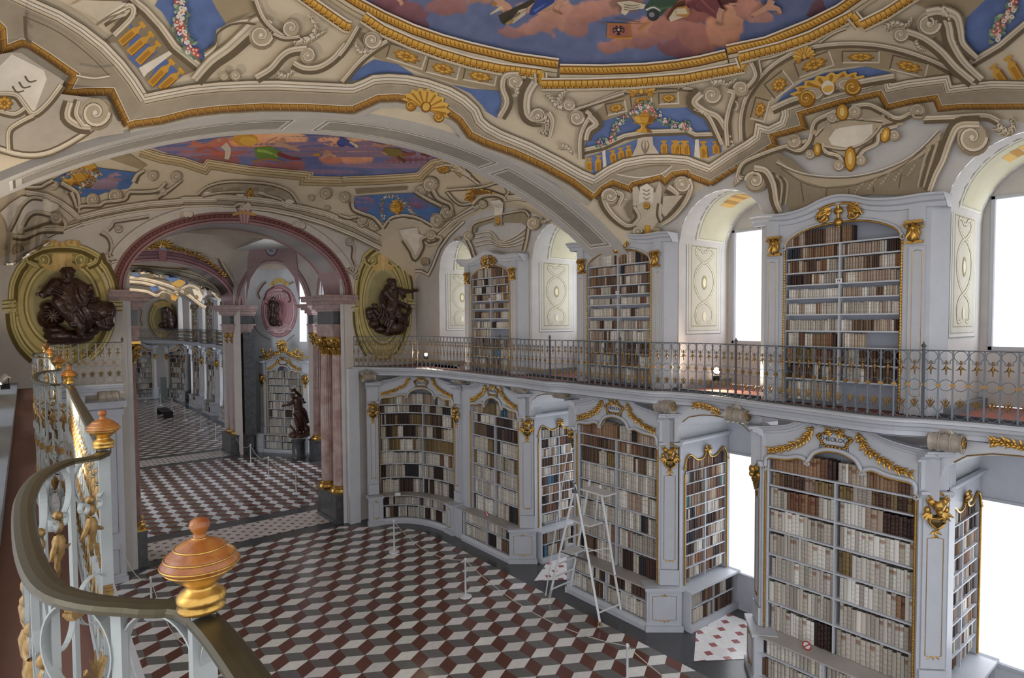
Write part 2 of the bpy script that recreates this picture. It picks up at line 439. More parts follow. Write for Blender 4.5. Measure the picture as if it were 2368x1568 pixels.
# soffits of the two great arches
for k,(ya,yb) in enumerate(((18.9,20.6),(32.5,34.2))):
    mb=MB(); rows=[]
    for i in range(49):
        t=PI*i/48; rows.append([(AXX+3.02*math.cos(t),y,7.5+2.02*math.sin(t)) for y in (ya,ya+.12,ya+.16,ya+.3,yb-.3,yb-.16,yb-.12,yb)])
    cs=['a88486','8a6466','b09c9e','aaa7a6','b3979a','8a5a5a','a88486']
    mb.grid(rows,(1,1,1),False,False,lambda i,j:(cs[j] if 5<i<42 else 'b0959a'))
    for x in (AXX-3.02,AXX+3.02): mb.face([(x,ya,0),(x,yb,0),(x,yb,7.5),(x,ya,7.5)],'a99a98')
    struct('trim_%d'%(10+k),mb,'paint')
# ---- central octagon
mb=MB(); P0=[(8.12,20.6),(10.95,24.2),(10.95,28.9),(8.12,32.5)]
def wallseg(mb,p,q,openw=None,zs=7.2,z1=11.0,col='c3bab4',pinkc='b58a8c'):
    p,q=Vector(p),Vector(q); L=(q-p).length; e=(q-p)/L; n=40
    a=(L/2-.42) if openw is None else openw
    xs=sorted(set([L*i/n for i in range(n+1)]+[L/2+a*math.cos(PI*i/32) for i in range(33)]))
    for u0,u1 in zip(xs,xs[1:]):
        m=(u0+u1)/2; inside=abs(m-L/2)<a
        lo=lambda u: (zs+1.25*a*max(0,1-((u-L/2)/a)**2)**.5) if inside else 0
        A,B=p+e*u0,p+e*u1
        mb.face([(A[0],A[1],lo(u0)),(B[0],B[1],lo(u1)),(B[0],B[1],z1),(A[0],A[1],z1)],col)
for sx in (0,1):
    f=(lambda x,y,z:(10.2-x,y,z)) if sx else None
    mb=MB(f)
    for p,q in zip(P0,P0[1:]): wallseg(mb,p,q)
    struct('wall_octagon_%s'%('left' if sx else 'right'),mb,'paint')
    mb=MB(f)   # outer niche walls behind the openings
    out=[(8.0,18.95),(10.2,18.95),(12.3,22.6),(13.2,24.0),(13.2,29.2),(12.6,31.0),(10.9,33.6),(9.0,34.15),(8.0,34.15)]
    for p,q in zip(out,out[1:]): mb.face([(p[0],p[1],0),(q[0],q[1],0),(q[0],q[1],11),(p[0],p[1],11)],'cfd0d0')
    struct('wall_niche_%s'%('left' if sx else 'right'),mb,'paint')
    mb=MB(f); mb.face([(8.1,18.95,10.2),(13.3,18.95,10.2),(13.3,34.1,10.2),(8.1,34.1,10.2)],'c8c6c4'); struct('ceiling_niche_%s'%('left' if sx else 'right'),mb,'paint')
mb=MB(); rows=[]
for i in range(13):
    t=i/12; row=[]
    for k in range(48):
        a=2*PI*k/48; r=1/((abs(math.cos(a))**3+abs(math.sin(a))**3)**(1/3)); row.append((AXX+6.1*t*r*math.cos(a),26.55+6.2*t*r*math.sin(a),9.3+3.2*(1-t**2.2)**.5 if t<1 else 9.3))
    rows.append(row)
mb.grid(rows,'c4b7a6',True,True); struct('ceiling_dome',mb,'paint')
for x in (13.1,-2.9):
        mb=MB(); mb.box((x-.02,25.2,6.1),(x+.02,28.6,9.4)); wn+=1; struct('window_%d'%wn,mb,'blind')
# ================================================================== BOOKCASES
def pathfn(pts):
    """plan polyline -> (u,v,h): u along the line, v up, h to the left of travel"""
    P=[Vector((x,y)) for x,y in pts]; S=[0]
    for a,b in zip(P,P[1:]): S.append(S[-1]+(b-a).length)
    T=[]
    for i in range(len(P)):
        a=P[max(0,i-1)]; b=P[min(len(P)-1,i+1)]; T.append((b-a).normalized())
    def f(u,v,h=0):
        i=0
        while i<len(S)-2 and u>S[i+1]: i+=1
        k=(u-S[i])/(S[i+1]-S[i]); kk=min(1,max(0,k)); p=P[i]+(P[i+1]-P[i])*k; t=(T[i]*(1-kk)+T[i+1]*kk).normalized()
        return Vector((p[0]-t[1]*h,p[1]+t[0]*h,v))
    return f,S[-1]
def spline(pts,n=6):
    out=[]
    for i in range(len(pts)-1):
        p0=Vector(pts[max(0,i-1)]);p1=Vector(pts[i]);p2=Vector(pts[i+1]);p3=Vector(pts[min(len(pts)-1,i+2)])
        for k in range(n):
            t=k/n; out.append(tuple(.5*((2*p1)+(p2-p0)*t+(2*p0-5*p1+4*p2-p3)*t*t+(3*p1-p0-3*p2+p3)*t**3)))
    out.append(tuple(pts[-1])); return out
def volute(c,r,a0,turns,k=.14,n=22):
    """inward spiral in the (u,v) plane"""
    return [(c[0]+r*(k+(1-k)*(1-i/n))*math.cos(a0+turns*2*PI*i/n), c[1]+r*(k+(1-k)*(1-i/n))*math.sin(a0+turns*2*PI*i/n)) for i in range(n+1)]
def leaf(mb,p,ang,L,W,h=.0,hh=.02,col=(1,1,1)):
    """a raised pointed leaf in the (u,v) plane"""
    ca,sa=math.cos(ang),math.sin(ang); q=lambda a,b,z:(p[0]+a*ca-b*sa,p[1]+a*sa+b*ca,z)
    mb.add([q(0,0,h),q(L*.35,W,h),q(L*.75,W*.6,h),q(L,0,h+hh),q(L*.75,-W*.6,h),q(L*.35,-W,h),q(L*.3,0,h+hh),q(L*.7,0,h+hh)],
       [(0,6,1),(1,6,7,2),(2,7,3),(0,5,6),(5,4,7,6),(4,3,7)],col,True)
def garland(mb,pts,h,s=1.,seed=1):
    r=random.Random(seed); pp=spline([(a,b,0) for a,b in pts],5)
    mb.tube([(a,b,h) for a,b,_ in pp],.012*s,5)
    d=0
    for i in range(1,len(pp)):
        a,b=Vector(pp[i-1]),Vector(pp[i]); ang=math.atan2(b[1]-a[1],b[0]-a[0]); d+=(b-a).length
        if d>.035*s:
            d=0; e=r.choice((-1,1))
            for sg in (-1,1):
                leaf(mb,(b[0],b[1]),ang+PI+sg*r.uniform(.5,1.1),.085*s,.02*s,h,.025*s)
            if r.random()<.55: mb.blob((b[0]+r.uniform(-.02,.02),b[1]+r.uniform(-.02,.02),h+.01),.026*s,n=6,m=4)
def scrolltube(mb,pts,h,r,n=6): mb.tube([(a,b,h) for a,b in pts],r,n)
PAL={'vellum':['c6c2ba','d2cfc8','b8b2a8','b0aaa2','dad8d2','a8a197','c0b8ac','9c958b'],
     'tan':['7e5a42','8c6a50','6e4a36','94745a','664a38','84694e'],'dark':['2e1c18','3a241e','241a18','46302a','1f2430','30201c'],
     'brown':['4e382c','5e4636','443026','6e5846'],'rose':['a08e80','968274','b0a090'],'blue':['2b4a6e','5a8aa0','3c6a68'],'gold':['7e6a42','6a583a','7a684a']}
def book_color(kind,r): return tint(r.choice(PAL[kind]),.14,r)
def runs(r,mix):
    """series of books of one binding stand together"""
    while True:
        k=r.choices(list(mix),list(mix.values()))[0]
        base=r.choice(PAL[k]); n=r.choice((1,1,2,3,4,6,8)); wv=r.uniform(.8,1.25); hv=r.uniform(-.04,.2)
        for _ in range(n): yield k,(tint(base,.1,r) if r.random()<.7 else book_color(k,r)),wv,hv
BOOKS=MB()                                   # every book beyond the 300 that show largest
def put_book(mb,fn,u,w,z,h,hf,dep,c,band=True):
    mb.fn=fn; r=w*.28; c=lin(c)
    us=[u+.001,u+w*.22,u+w*.5,u+w*.78,u+w-.001]; hs=[hf-r,hf-r*.25,hf,hf-r*.25,hf-r]
    rows=[[(a,z,b) for a,b in zip(us,hs)],[(a,z+h,b) for a,b in zip(us,hs)]]
    if band:
        zz=[0,.14,.17,.5,.53,.74,.80,.9,.93,1]; d=(c[0]*.62,c[1]*.6,c[2]*.55)
        rows=[[(a,z+h*t,b) for a,b in zip(us,hs)] for t in zz]; cc=[c,d,c,d,c,(c[0]*.7,c[1]*.5,c[2]*.4) if (hash((round(c[0]*99),round(u*50)))&3)==0 else c,c,d,c]
        mb.grid(rows,c,True,False,lambda i,j:cc[i])
    else: mb.grid(rows,c,True)
    mb.add([(us[0],z,hs[0]),(us[4],z,hs[4]),(us[4],z,hf-dep),(us[0],z,hf-dep),(us[0],z+h,hs[0]),(us[4],z+h,hs[4]),(us[4],z+h,hf-dep),(us[0],z+h,hf-dep)],
        [(4,5,6,7),(0,4,7,3),(1,2,6,5)],(1,1,1),False,[(.30,.26,.22),c,c])
    mb.fn=None
NBOOK=[]                                      # the individual books: (fn,u,w,z,h,hf,dep,colour,kind,row,half,rank)
def shelf_books(fn,u0,u1,z,top,mix,seed,w0=.055,fill=1.0,indiv=None,band=True,hf=-.05,dep=.2,gaps=0.):
    r=random.Random(seed); u=u0+.006; g=runs(r,mix); k=0
    end=u0+(u1-u0)*fill
    while u<end-.02:
        kd,c,wv,hv=next(g); w=w0*wv*r.uniform(.82,1.18); h=(top-z)*min(.97,max(.6,.86+hv*.5+r.uniform(-.03,.03)))
        if u+w>end: break
        f=hf-r.uniform(0,.025)
        if indiv is not None and len(NBOOK)<300: NBOOK.append((fn,u,w-.003,z,h,f,dep,c,kd,indiv[0],indiv[1],k)); k+=1
        else: put_book(BOOKS,fn,u,w-.003,z,h,f,dep,c,band)
        u+=w
        if gaps and r.random()<gaps: u+=w*r.uniform(.3,1.)
def segs(a,b,n): return [a+(b-a)*i/n for i in range(n+1)]
def ubox(mb,u0,u1,v0,v1,h0,h1,n=1,col=(1,1,1)):
    for a,b in zip(segs(u0,u1,n),segs(u0,u1,n)[1:]): mb.box((a,v0,h0),(b,v1,h1),col)
def mould(mb,u0,u1,z,prof,n=1,ends=True):
    """profile [(h,dz)] run along u"""
    us=segs(u0,u1,n); mb.grid([[(u,z+dz,h) for h,dz in prof] for u in us],(1,1,1),False)
    if ends:
        for u in (u0,u1): mb.add([(u,z+dz,h) for h,dz in prof]+[(u,z+prof[-1][1],prof[0][0])],[list(range(len(prof)+1))])
CORN=[(0,0),(.03,.0),(.03,.03),(.07,.05),(.11,.09),(.19,.11),(.19,.15),(.26,.17),(.26,.2),(0,.205)]
def bracket_mask(par,fn,u,z,s=1.,name='gilded_mask',gm='gold'):
    mb=MB(fn); 
    mb.blob((u,z+.12*s,.10*s),(.085*s,.10*s,.08*s)); mb.blob((u,z+.03*s,.12*s),(.05*s,.06*s,.06*s),n=7)
    for sg in (-1,1):
        mb.blob((u+sg*.085*s,z+.16*s,.07*s),(.06*s,.07*s,.05*s),n=7); mb.blob((u+sg*.13*s,z+.04*s,.05*s),(.045*s,.06*s,.04*s),n=6)
        for k in range(3): leaf(mb,(u+sg*.08*s,z+.02*s),-PI/2+sg*(.15+.45*k),.16*s,.035*s,.05*s,.05*s)
        mb.tube([(a,b,.08*s) for a,b in volute((u+sg*.13*s,z+.20*s),.05*s,PI/2,sg*1.1)],.012*s,5)
    mb.tube([(u-.09*s,z+.26*s,.05*s),(u-.03*s,z+.29*s,.09*s),(u+.03*s,z+.29*s,.09*s),(u+.09*s,z+.26*s,.05*s)],.02*s,6)
    hr=[(u+.115*s*math.sin(t)**3*1.0,z-.14*s+.10*s*(.8*math.cos(t)-.3*math.cos(2*t)-.1*math.cos(3*t))) for t in segs(0,2*PI,20)[:-1]]
    mb.tube([(a,b,.07*s) for a,b in hr],.018*s,6,closed=True)
    for k in (-1,0,1): leaf(mb,(u,z-.26*s),-PI/2+k*.9,.10*s,.02*s,.03*s,.03*s)
    o=mb.obj(name,gm,par); m2=MB(fn); m2.blob((u,z-.13*s,.05*s),(.10*s,.11*s,.035*s)); m2.obj('shield','shield',o); return o
def rail_lines(mb,u0,u1,z0,z1,h,r=.006):
    mb.tube([(u0,z0,h),(u0,z1,h),((u0+u1)/2,z1+.02,h),(u1,z1,h),(u1,z0,h),((u0+u1)/2,z0-.02,h)],r,4,closed=True)
def lower_case(path,W,label,seed,mix,rows,two=True,group='lower bookcases of the hall',nearest=False,nseg=1,pil=(1,1),plaque=None,detail=2,bench=True,w0=.055,benchmix=None,cut=0):
    """path: plan polyline of the front; opening centred on it"""
    fn0,L=pathfn(path); c=L/2; fn=lambda u,v,h=0: fn0(c+u,v,h); a=W/2
    t=thing('bookcase',label,'bookcase',tuple(fn(0,0,0)),0,group)
    t.location=(0,0,0)
    B=[]
    # carcass
    mb=MB(fn); ubox(mb,-a,a,.93,4.45,-.30,-.28,nseg); mb.obj('back_panel','shade',t)
    for s in (-1,1):
        mb=MB(fn); mb.box((s*a-.02,.93,-.30),(s*a+.02,4.2,.02)); mb.obj('side_panel','white',t)
    rowz=rows
    for i,z in enumerate(rowz):
        if i==len(rowz)-1: continue
        mb=MB(fn); ubox(mb,-a,a,z-.028,z,-.29,-.01,nseg*2 if nseg>1 else 1); mb.obj('shelf','white',t)
    div=[0] if two else []
    for u in div:
        mb=MB(fn); mb.box((u-.012,.95,-.29),(u+.012,rowz[0]-.02,-.012)); mb.obj('divider','white',t)
    # bench cabinet with its ledge
    if bench:
        mb=MB(fn); F=.34
        ubox(mb,-a-.02,a+.02,.0,.10,.0,F+.05,nseg); mould(mb,-a-.02,a+.02,.10,[(0,.0),(F+.05,.0),(F+.02,.05),(F,.08),(0,.08)],nseg,False)
        ubox(mb,-a,a,.18,.90,.02,.05,nseg)
        for s in (-1,1): mb.box((s*a-.03,.18,.03),(s*a+.03,.90,F))
        mb.box((-.014,.18,.05),(.014,.90,F-.02))
        bo=mb.obj('bench_cabinet','white',t)
        mb=MB(fn); ubox(mb,-a,a,.585,.61,.05,F-.02,nseg); mb.obj('shelf','white',t)
        mb=MB(fn); ubox(mb,-a-.03,a+.03,.90,.93,-.29,F+.03,nseg*3 if nseg>1 else 1); mb.obj('ledge','ledge',t)
        fb=lambda u,v,h=0: fn(u,v,h+F)
        for zi,(z,tp) in enumerate(((.20,.575),(.615,.885))):
            for hi,(x0,x1) in enumerate(((-a+.04,-.02),(.02,a-.04))):
                shelf_books(fb,x0,x1,z,tp,benchmix or (mix(7) if callable(mix) else mix),seed*97+zi*7+hi,w0*1.05,dep=.2,band=detail>1)
    # books
    for i,z in enumerate(rowz):
        top=(rowz[i-1]-.03) if i>0 else z+.36
        for hi,(x0,x1) in enumerate(((-a+.03,-.014),(.014,a-.03)) if two else ((-a+.03,a-.03),)):
            shelf_books(fn,x0,x1,z,top,mix if not callable(mix) else mix(i),seed*131+i*11+hi,w0*(.9 if i<2 else 1.0),indiv=(i,hi) if nearest else None,band=detail>1)
    # frieze board with the curving head of the opening
    k=a/1.2
    head=[(-1.2,3.92),(-1.19,4.05),(-1.12,4.11),(-1.0,4.12),(-.8,4.135),(-.62,4.19),(-.5,4.17),(-.44,4.13),(-.40,4.2),(-.32,4.31),(-.15,4.385),(0,4.40),(.15,4.385),(.32,4.31),(.40,4.2),(.44,4.13),(.5,4.17),(.62,4.19),(.8,4.135),(1.0,4.12),(1.12,4.11),(1.19,4.05),(1.2,3.92)]
    head=[(u*k,v) for u,v in head]
    top=[(-1.5,4.62),(-1.2,4.64),(-.95,4.68),(-.7,4.75),(-.5,4.86),(-.33,4.93),(-.2,4.92),(0,4.90),(.2,4.92),(.33,4.93),(.5,4.86),(.7,4.75),(.95,4.68),(1.2,4.64),(1.5,4.62)]
    top=[(u*k,v) for u,v in top]
    def interp(L_,u):
        for (u0,v0),(u1,v1) in zip(L_,L_[1:]):
            if u0<=u<=u1: return v0+(v1-v0)*(u-u0)/(u1-u0+1e-9)
        return L_[0][1] if u<L_[0][0] else L_[-1][1]
    us=sorted(set(segs(-1.5*k,1.5*k,48)+[u for u,_ in head]))
    mb=MB(fn)
    for u0,u1 in zip(us,us[1:]):
        m=(u0+u1)/2; lo=(lambda u:interp(head,u)) if abs(m)<a else (lambda u:3.9)
        mb.face([(u0,lo(u0),.015),(u1,lo(u1),.015),(u1,interp(top,u1),.015),(u0,interp(top,u0),.015)])
        if abs(m)<a: mb.face([(u0,lo(u0),.015),(u1,lo(u1),.015),(u1,lo(u1),-.05),(u0,lo(u0),-.05)])
    mb.obj('frieze','white',t)
    mb=MB(fn)
    tp=spline([(u,v,0) for u,v in top],3)
    mb.grid([[(u,v-.10,.015),(u,v-.09,.04),(u,v-.05,.05),(u,v-.03,.10),(u,v,.12),(u,v+.03,.16),(u,v+.045,.16),(u,v+.05,.0)] for u,v,_ in tp],(1,1,1),False)
    for s in (-1,1): mb.tube([(x,y,.12) for x,y in volute((s*.25*k,4.85),.085,PI/2,-s*1.2)],.02,6)
    mb.obj('pediment','white',t)
    # frame: white scrolls over a gilded rope
    mb=MB(fn)
    sp=spline([(u,v,0) for u,v in head],3); q=len(sp)
    i1=next(i for i,p in enumerate(sp) if p[0]>-.47*k); i2=next(i for i,p in enumerate(sp) if p[0]>.47*k)
    for seg,(A,B_) in enumerate(((0,i1),(i1+2,i2-2),(i2,q))):
        mb.tube([(u,v+.035,.05) for u,v,_ in sp[A:B_]],.036,6)
        for e,(j,sg) in enumerate(((A,1),(B_-1,-1))):
            u,v,_=sp[j]
            mb.tube([(x,y,.05) for x,y in volute((u+(.0),v-.015),.05,PI/2,sg*1.1)],.017,5)
    mb.obj('scroll_moulding','white',t)
    mb=MB(fn)
    mb.tube([(-a,.95,.03)]+[(-a,z,.03) for z in segs(1.1,3.8,10)]+[(u,v-.008,.045) for u,v,_ in sp]+[(a,z,.03) for z in segs(3.8,1.1,10)]+[(a,.95,.03)],.020,6)
    if detail>1:
        for s in (-1,1):
            for z in segs(.98,3.88,64): mb.blob((s*a,z,.045),(.019,.016,.014),n=5,m=3)
    mb.obj('gilded_frame','gold',t)
    # gilded carving
    mb=MB(fn)
    gl=[(-1.16,4.24),(-.98,4.28),(-.82,4.34),(-.66,4.42),(-.5,4.52),(-.42,4.66),(-.36,4.78)]
    garland(mb,[(u*k,v) for u,v in gl],.05,1.3,seed); mb.obj('gilded_garland','gold',t)
    mb=MB(fn); garland(mb,[(-u*k,v) for u,v in gl],.05,1.3,seed+5); mb.obj('gilded_garland','gold',t)
    mb=MB(fn)
    for j in range(26):
        an=2*PI*j/26; R=1+.12*math.sin(5*an)
        mb.blob((.25*R*math.cos(an),4.60+.125*R*math.sin(an),.05),(.032,.03,.03),n=6,m=4)
    mb.blob((0,4.86,.08),(.08,.08,.06)); 
    for s in (-1,1):
        mb.tube([(x,y,.07) for x,y in volute((s*.12,4.80),.06,0,s*1.2)],.016,5)
        for j in range(3): leaf(mb,(s*.05,4.74),-PI/2+s*(.4+.5*j),.12,.03,.05,.03)
    ca=mb.obj('cartouche','gold',t)
    mb=MB(fn); mb.prism([(.24*math.cos(x),4.60+.085*math.sin(x)) for x in segs(0,2*PI,20)[:-1]],.02,.045,sides=False); mb.obj('plaque','white',ca)
    if plaque and detail>1:
        cu=bpy.data.curves.new('inscription','FONT'); cu.body=plaque; cu.size=.095; cu.align_x='CENTER'; cu.align_y='CENTER'; cu.extrude=.002; cu.materials.append(M['ink'])
        io=bpy.data.objects.new('inscription',cu); me=bpy.data.meshes.new_from_object(io); bpy.data.objects.remove(io)
        io=bpy.data.objects.new('inscription',me); COL.objects.link(io)
        p=fn(0,4.60,.052 if nseg==1 else .09); ex=(fn(.05,4.6,0)-fn(-.05,4.6,0)).normalized(); ex=-ex; ez=ex.cross(Vector((0,0,1)))
        io.matrix_world=Matrix(((ex[0],0,ez[0],p[0]),(ex[1],0,ez[1],p[1]),(0,1,0,p[2]),(0,0,0,1)))
        io.parent=ca
        mb=MB(fn)
        for s in (-1,1):
            for d in (0,.028): mb.box((s*.22+d,4.42,.016),(s*.22+d+.010,4.49,.02))
        mb.obj('numeral','ink',t)
    # pilasters: set on the diagonal at free corners, flat where two cases meet
    for s in (-1,1):
        kd=pil[0 if s<0 else 1]
        if not kd: continue
        if kd==1:
            p,q=fn(s*(a+.05),0,.05),fn(s*(a+.36),0,-.28); pp,pq=fn(s*(a+.0),0,.37),fn(s*(a+.47),0,-.20)
        else:
            p,q=fn(s*(a+.05),0,.05),fn(s*(a+.42),0,.05); pp,pq=fn(s*(a+.0),0,.37),fn(s*(a+.45),0,.37)
        if s<0: p,q,pp,pq=q,p,pq,pp
        def mk(p,q):
            d=q-p; L=d.length; d.normalize(); m=(p+q)/2; n_=Vector((-d[1],d[0],0)); return (lambda u,v,h=0: m+d*u+n_*h+Vector((0,0,v))),L
        fp,Lp=mk(p,q); fq,Lq=mk(pp,pq)
        mb=MB(fp); w=Lp/2
        mb.box((-w,.95,-.12),(w,4.7,.0)); mb.box((-w+.02,.95,0),(w-.02,1.28,.05)); mb.box((-w+.05,1.3,0),(w-.05,3.9,.03)); mb.box((-w+.01,4.04,0),(w-.01,4.5,.02))
        mould(mb,-w-.04,w+.04,4.46,CORN); mould(mb,-w-.01,w+.01,3.93,[(0,0),(.04,0),(.08,.05),(.08,.09),(0,.09)])
        m2=mb; m2.fn=fq; w2=Lq/2
        mb.box((-w2,0,-.2),(w2,.92,0)); mb.box((-w2-.03,0,-.2),(w2+.03,.13,.05)); mb.box((-w2-.04,.88,-.4),(w2+.04,.94,.05)); mb.box((-w2+.05,.2,0),(w2-.05,.82,.012))
        e=s*(a+.36)
        if kd==1: mb.fn=fn; mb.box((min(e,e-s*.05),0,-.5),(max(e,e-s*.05),4.66,-.24))
        po=mb.obj('pilaster','white',t)
        mb=MB(fp); rail_lines(mb,-w+.11,w-.11,1.5,3.3,.034)
        for zz in (1.5,3.3):
            for j in (-1,0,1): leaf(mb,(j*.05,zz),PI/2*(1 if zz>2 else -1)+j*.6,.06,.018,.03,.02)
        mb.fn=fq; rail_lines(mb,-w2+.12,w2-.12,.26,.76,.016)
        for zz in (.26,.76):
            for j in (-1,0,1): leaf(mb,(j*.05,zz),PI/2*(1 if zz>.5 else -1)+j*.9,.06,.018,.02,.02)
        mb.obj('gilt_panel_line','gold',po)
        bracket_mask(t,fp,0,3.70,1.05)
    return t
ROWS=[3.89,3.61,3.21,2.79,2.34,1.91,1.45,.935]
MIX3=lambda i: [{'tan':3,'rose':3,'brown':2,'vellum':2,'dark':1},{'gold':2,'dark':2,'brown':2,'vellum':2,'tan':1,'rose':1},{'vellum':5,'tan':2,'dark':2,'rose':1}, {'vellum':9,'brown':.4,'gold':.3},{'vellum':9,'tan':.3,'gold':.3},{'vellum':8,'tan':1,'dark':.8},{'vellum':9,'tan':.8},{'vellum':8,'brown':1,'rose':.5,'dark':.6}][i]
MIXA=lambda i: [{'vellum':4,'rose':3,'tan':3,'dark':1},{'brown':3,'tan':3,'dark':1,'vellum':.6},{'brown':3,'vellum':3,'gold':1},{'vellum':5,'gold':2,'dark':1},{'vellum':8,'rose':1,'brown':.5},{'vellum':8,'dark':.6},{'vellum':7,'tan':1},{'vellum':5,'dark':2,'brown':2}][i]
MIXB=lambda i: [{'rose':4,'vellum':3,'gold':1,'blue':.4},{'vellum':3,'brown':3,'dark':2},{'gold':3,'brown':2,'dark':2,'vellum':2},{'vellum':3,'gold':3,'dark':2},{'gold':3,'vellum':3},{'vellum':5,'tan':2,'brown':1},{'vellum':7,'dark':1.5},{'vellum':6,'dark':1.5}][i]
XF=10.52
BM={'vellum':7,'brown':1.5,'dark':.6}
c3=lower_case([(XF,4.55-1.6),(XF,4.55+1.6)],2.4,'nearest lower bookcase, white with gilded frame, THEOLOGI plaque readable, by the right edge',3,MIX3,ROWS,nearest=True,plaque='THEOLOGI',w0=.062,benchmix=BM)
c2=lower_case([(XF,9.41-1.6),(XF,9.41+1.6)],2.44,'middle lower white bookcase with gilded frame directly behind the step ladder',5,MIXA,ROWS,plaque='THEOLOGI',w0=.058,benchmix=BM)
c1=lower_case([(XF,14.05-1.6),(XF,14.05+1.6)],2.3,'lower white bookcase between the ladder window and the curved corner bookcase',7,MIXB,ROWS,plaque='THEOLOGI',w0=.055,pil=(1,0),benchmix=BM)
CURV=spline([(XF,15.62,0),(XF,16.3,0),(10.36,17.1,0),(9.95,17.85,0),(9.3,18.3,0),(8.55,18.5,0)],4)
CURV=[(x,y) for x,y,_ in CURV]
cc=lower_case(CURV,2.9,'curved corner white bookcase with gilded frame beside the red marble columns',11,MIXB,ROWS,plaque='THEOLOGI',w0=.05,nseg=12,pil=(2,2),benchmix={'dark':2,'vellum':4,'brown':1})
mb=MB(FX(XF)); mb.box((15.2,0,-.3),(15.95,4.66,.0)); mb.box((15.2,0,0),(15.75,.9,.34)); mb.obj('corner_filler','white',c1)
# the 300 individual books
ORD=['first','second','third','fourth','fifth','sixth','seventh','eighth','ninth','tenth','eleventh','twelfth','thirteenth','fourteenth','fifteenth','sixteenth','seventeenth','eighteenth','nineteenth','twentieth','twenty-first','twenty-second','twenty-third','twenty-fourth','twenty-fifth','twenty-sixth','twenty-seventh','twenty-eighth','twenty-ninth','thirtieth']
def book_mesh(v):
    mb=MB(); zz=[0]; cc=[]
    bands={0:(.16,.36,.56,.76),1:(.2,.4,.6,.8),2:(),3:(.12,.3,.5,.7,.88)}[v]
    rows=[]; cs=[]
    def ring(z,b,):
        us=[0,.08,.25,.5,.75,.92,1]; hs=[-.30,-.13,-.04,0,-.04,-.13,-.30]
        return [(u,h*.0+hh*.16+b,z) for u,hh,h in zip(us,hs,us)]
    rows.append(ring(0,0)); last=0
    W1=(1,1,1); lab=(.62,.42,.34) if v in (0,3) else (1.0,1.0,1.0)
    for z in bands:
        rows+= [ring(z-.012,0),ring(z-.008,.012),ring(z+.008,.012),ring(z+.012,0)]; cs+=[W1,(.7,.68,.66),(.86,.84,.8),(.7,.68,.66)]
    rows.append(ring(1,0)); cs.append(W1)
    if v in (0,3): cs[-1]=W1; cs[-5 if len(cs)>5 else -1]=lab
    mb.grid(rows,(1,1,1),True,False,lambda i,j:cs[i])
    f=-.048
    mb.add([(0,f,0),(1,f,0),(1,-1,0),(0,-1,0),(0,f,1),(1,f,1),(1,-1,1),(0,-1,1)],[(0,3,7,4),(1,5,6,2),(0,1,2,3)],(1,1,1))
    mb.add([(.06,f,.985),(.94,f,.985),(.94,-1,.985),(.06,-1,.985)],[(0,1,2,3)],(.45,.40,.33))
    me=mb.obj('book','book'); d=me.data; bpy.data.objects.remove(me); return d
BM4=[book_mesh(i) for i in range(4)]
CN={'vellum':'cream vellum','tan':'tan leather','dark':'very dark leather','brown':'brown leather','rose':'pinkish paper','blue':'blue bound','gold':'golden brown leather'}
for i,(fn,u,w_,z,h,hf,dep,c,kd,row,half,rank) in enumerate(NBOOK):
    o=bpy.data.objects.new('book',BM4[rnd.choice((0,1,2,3,1,0)) if kd!='vellum' else rnd.choice((1,1,2,3))]); COL.objects.link(o)
    p=fn(u,z+.001,hf); ex=(fn(u+.01,z,hf)-p).normalized(); ex[2]=0; ex.normalize(); nrm=Vector((-ex[1],ex[0],0))
    # local: x along the shelf, y out of the case (spine at 0), z up
    o.matrix_world=Matrix(((ex[0]*w_,nrm[0]*dep,0,p[0]),(ex[1]*w_,nrm[1]*dep,0,p[1]),(0,0,h,p[2]),(0,0,0,1)))
    cl=lin(c); o.color=(cl[0],cl[1],cl[2],1)
    nleft=[b for b in NBOOK if b[9]==row and b[10]==half]; fromleft=len(nleft)-1-rank
    hn='left' if half==1 else 'right'
    tag(o,'%s book, %s from left on %s shelf down, %s half, nearest lower bookcase'%(CN[kd],ORD[fromleft],ORD[row],hn),'book','books on the nearest lower bookcase')
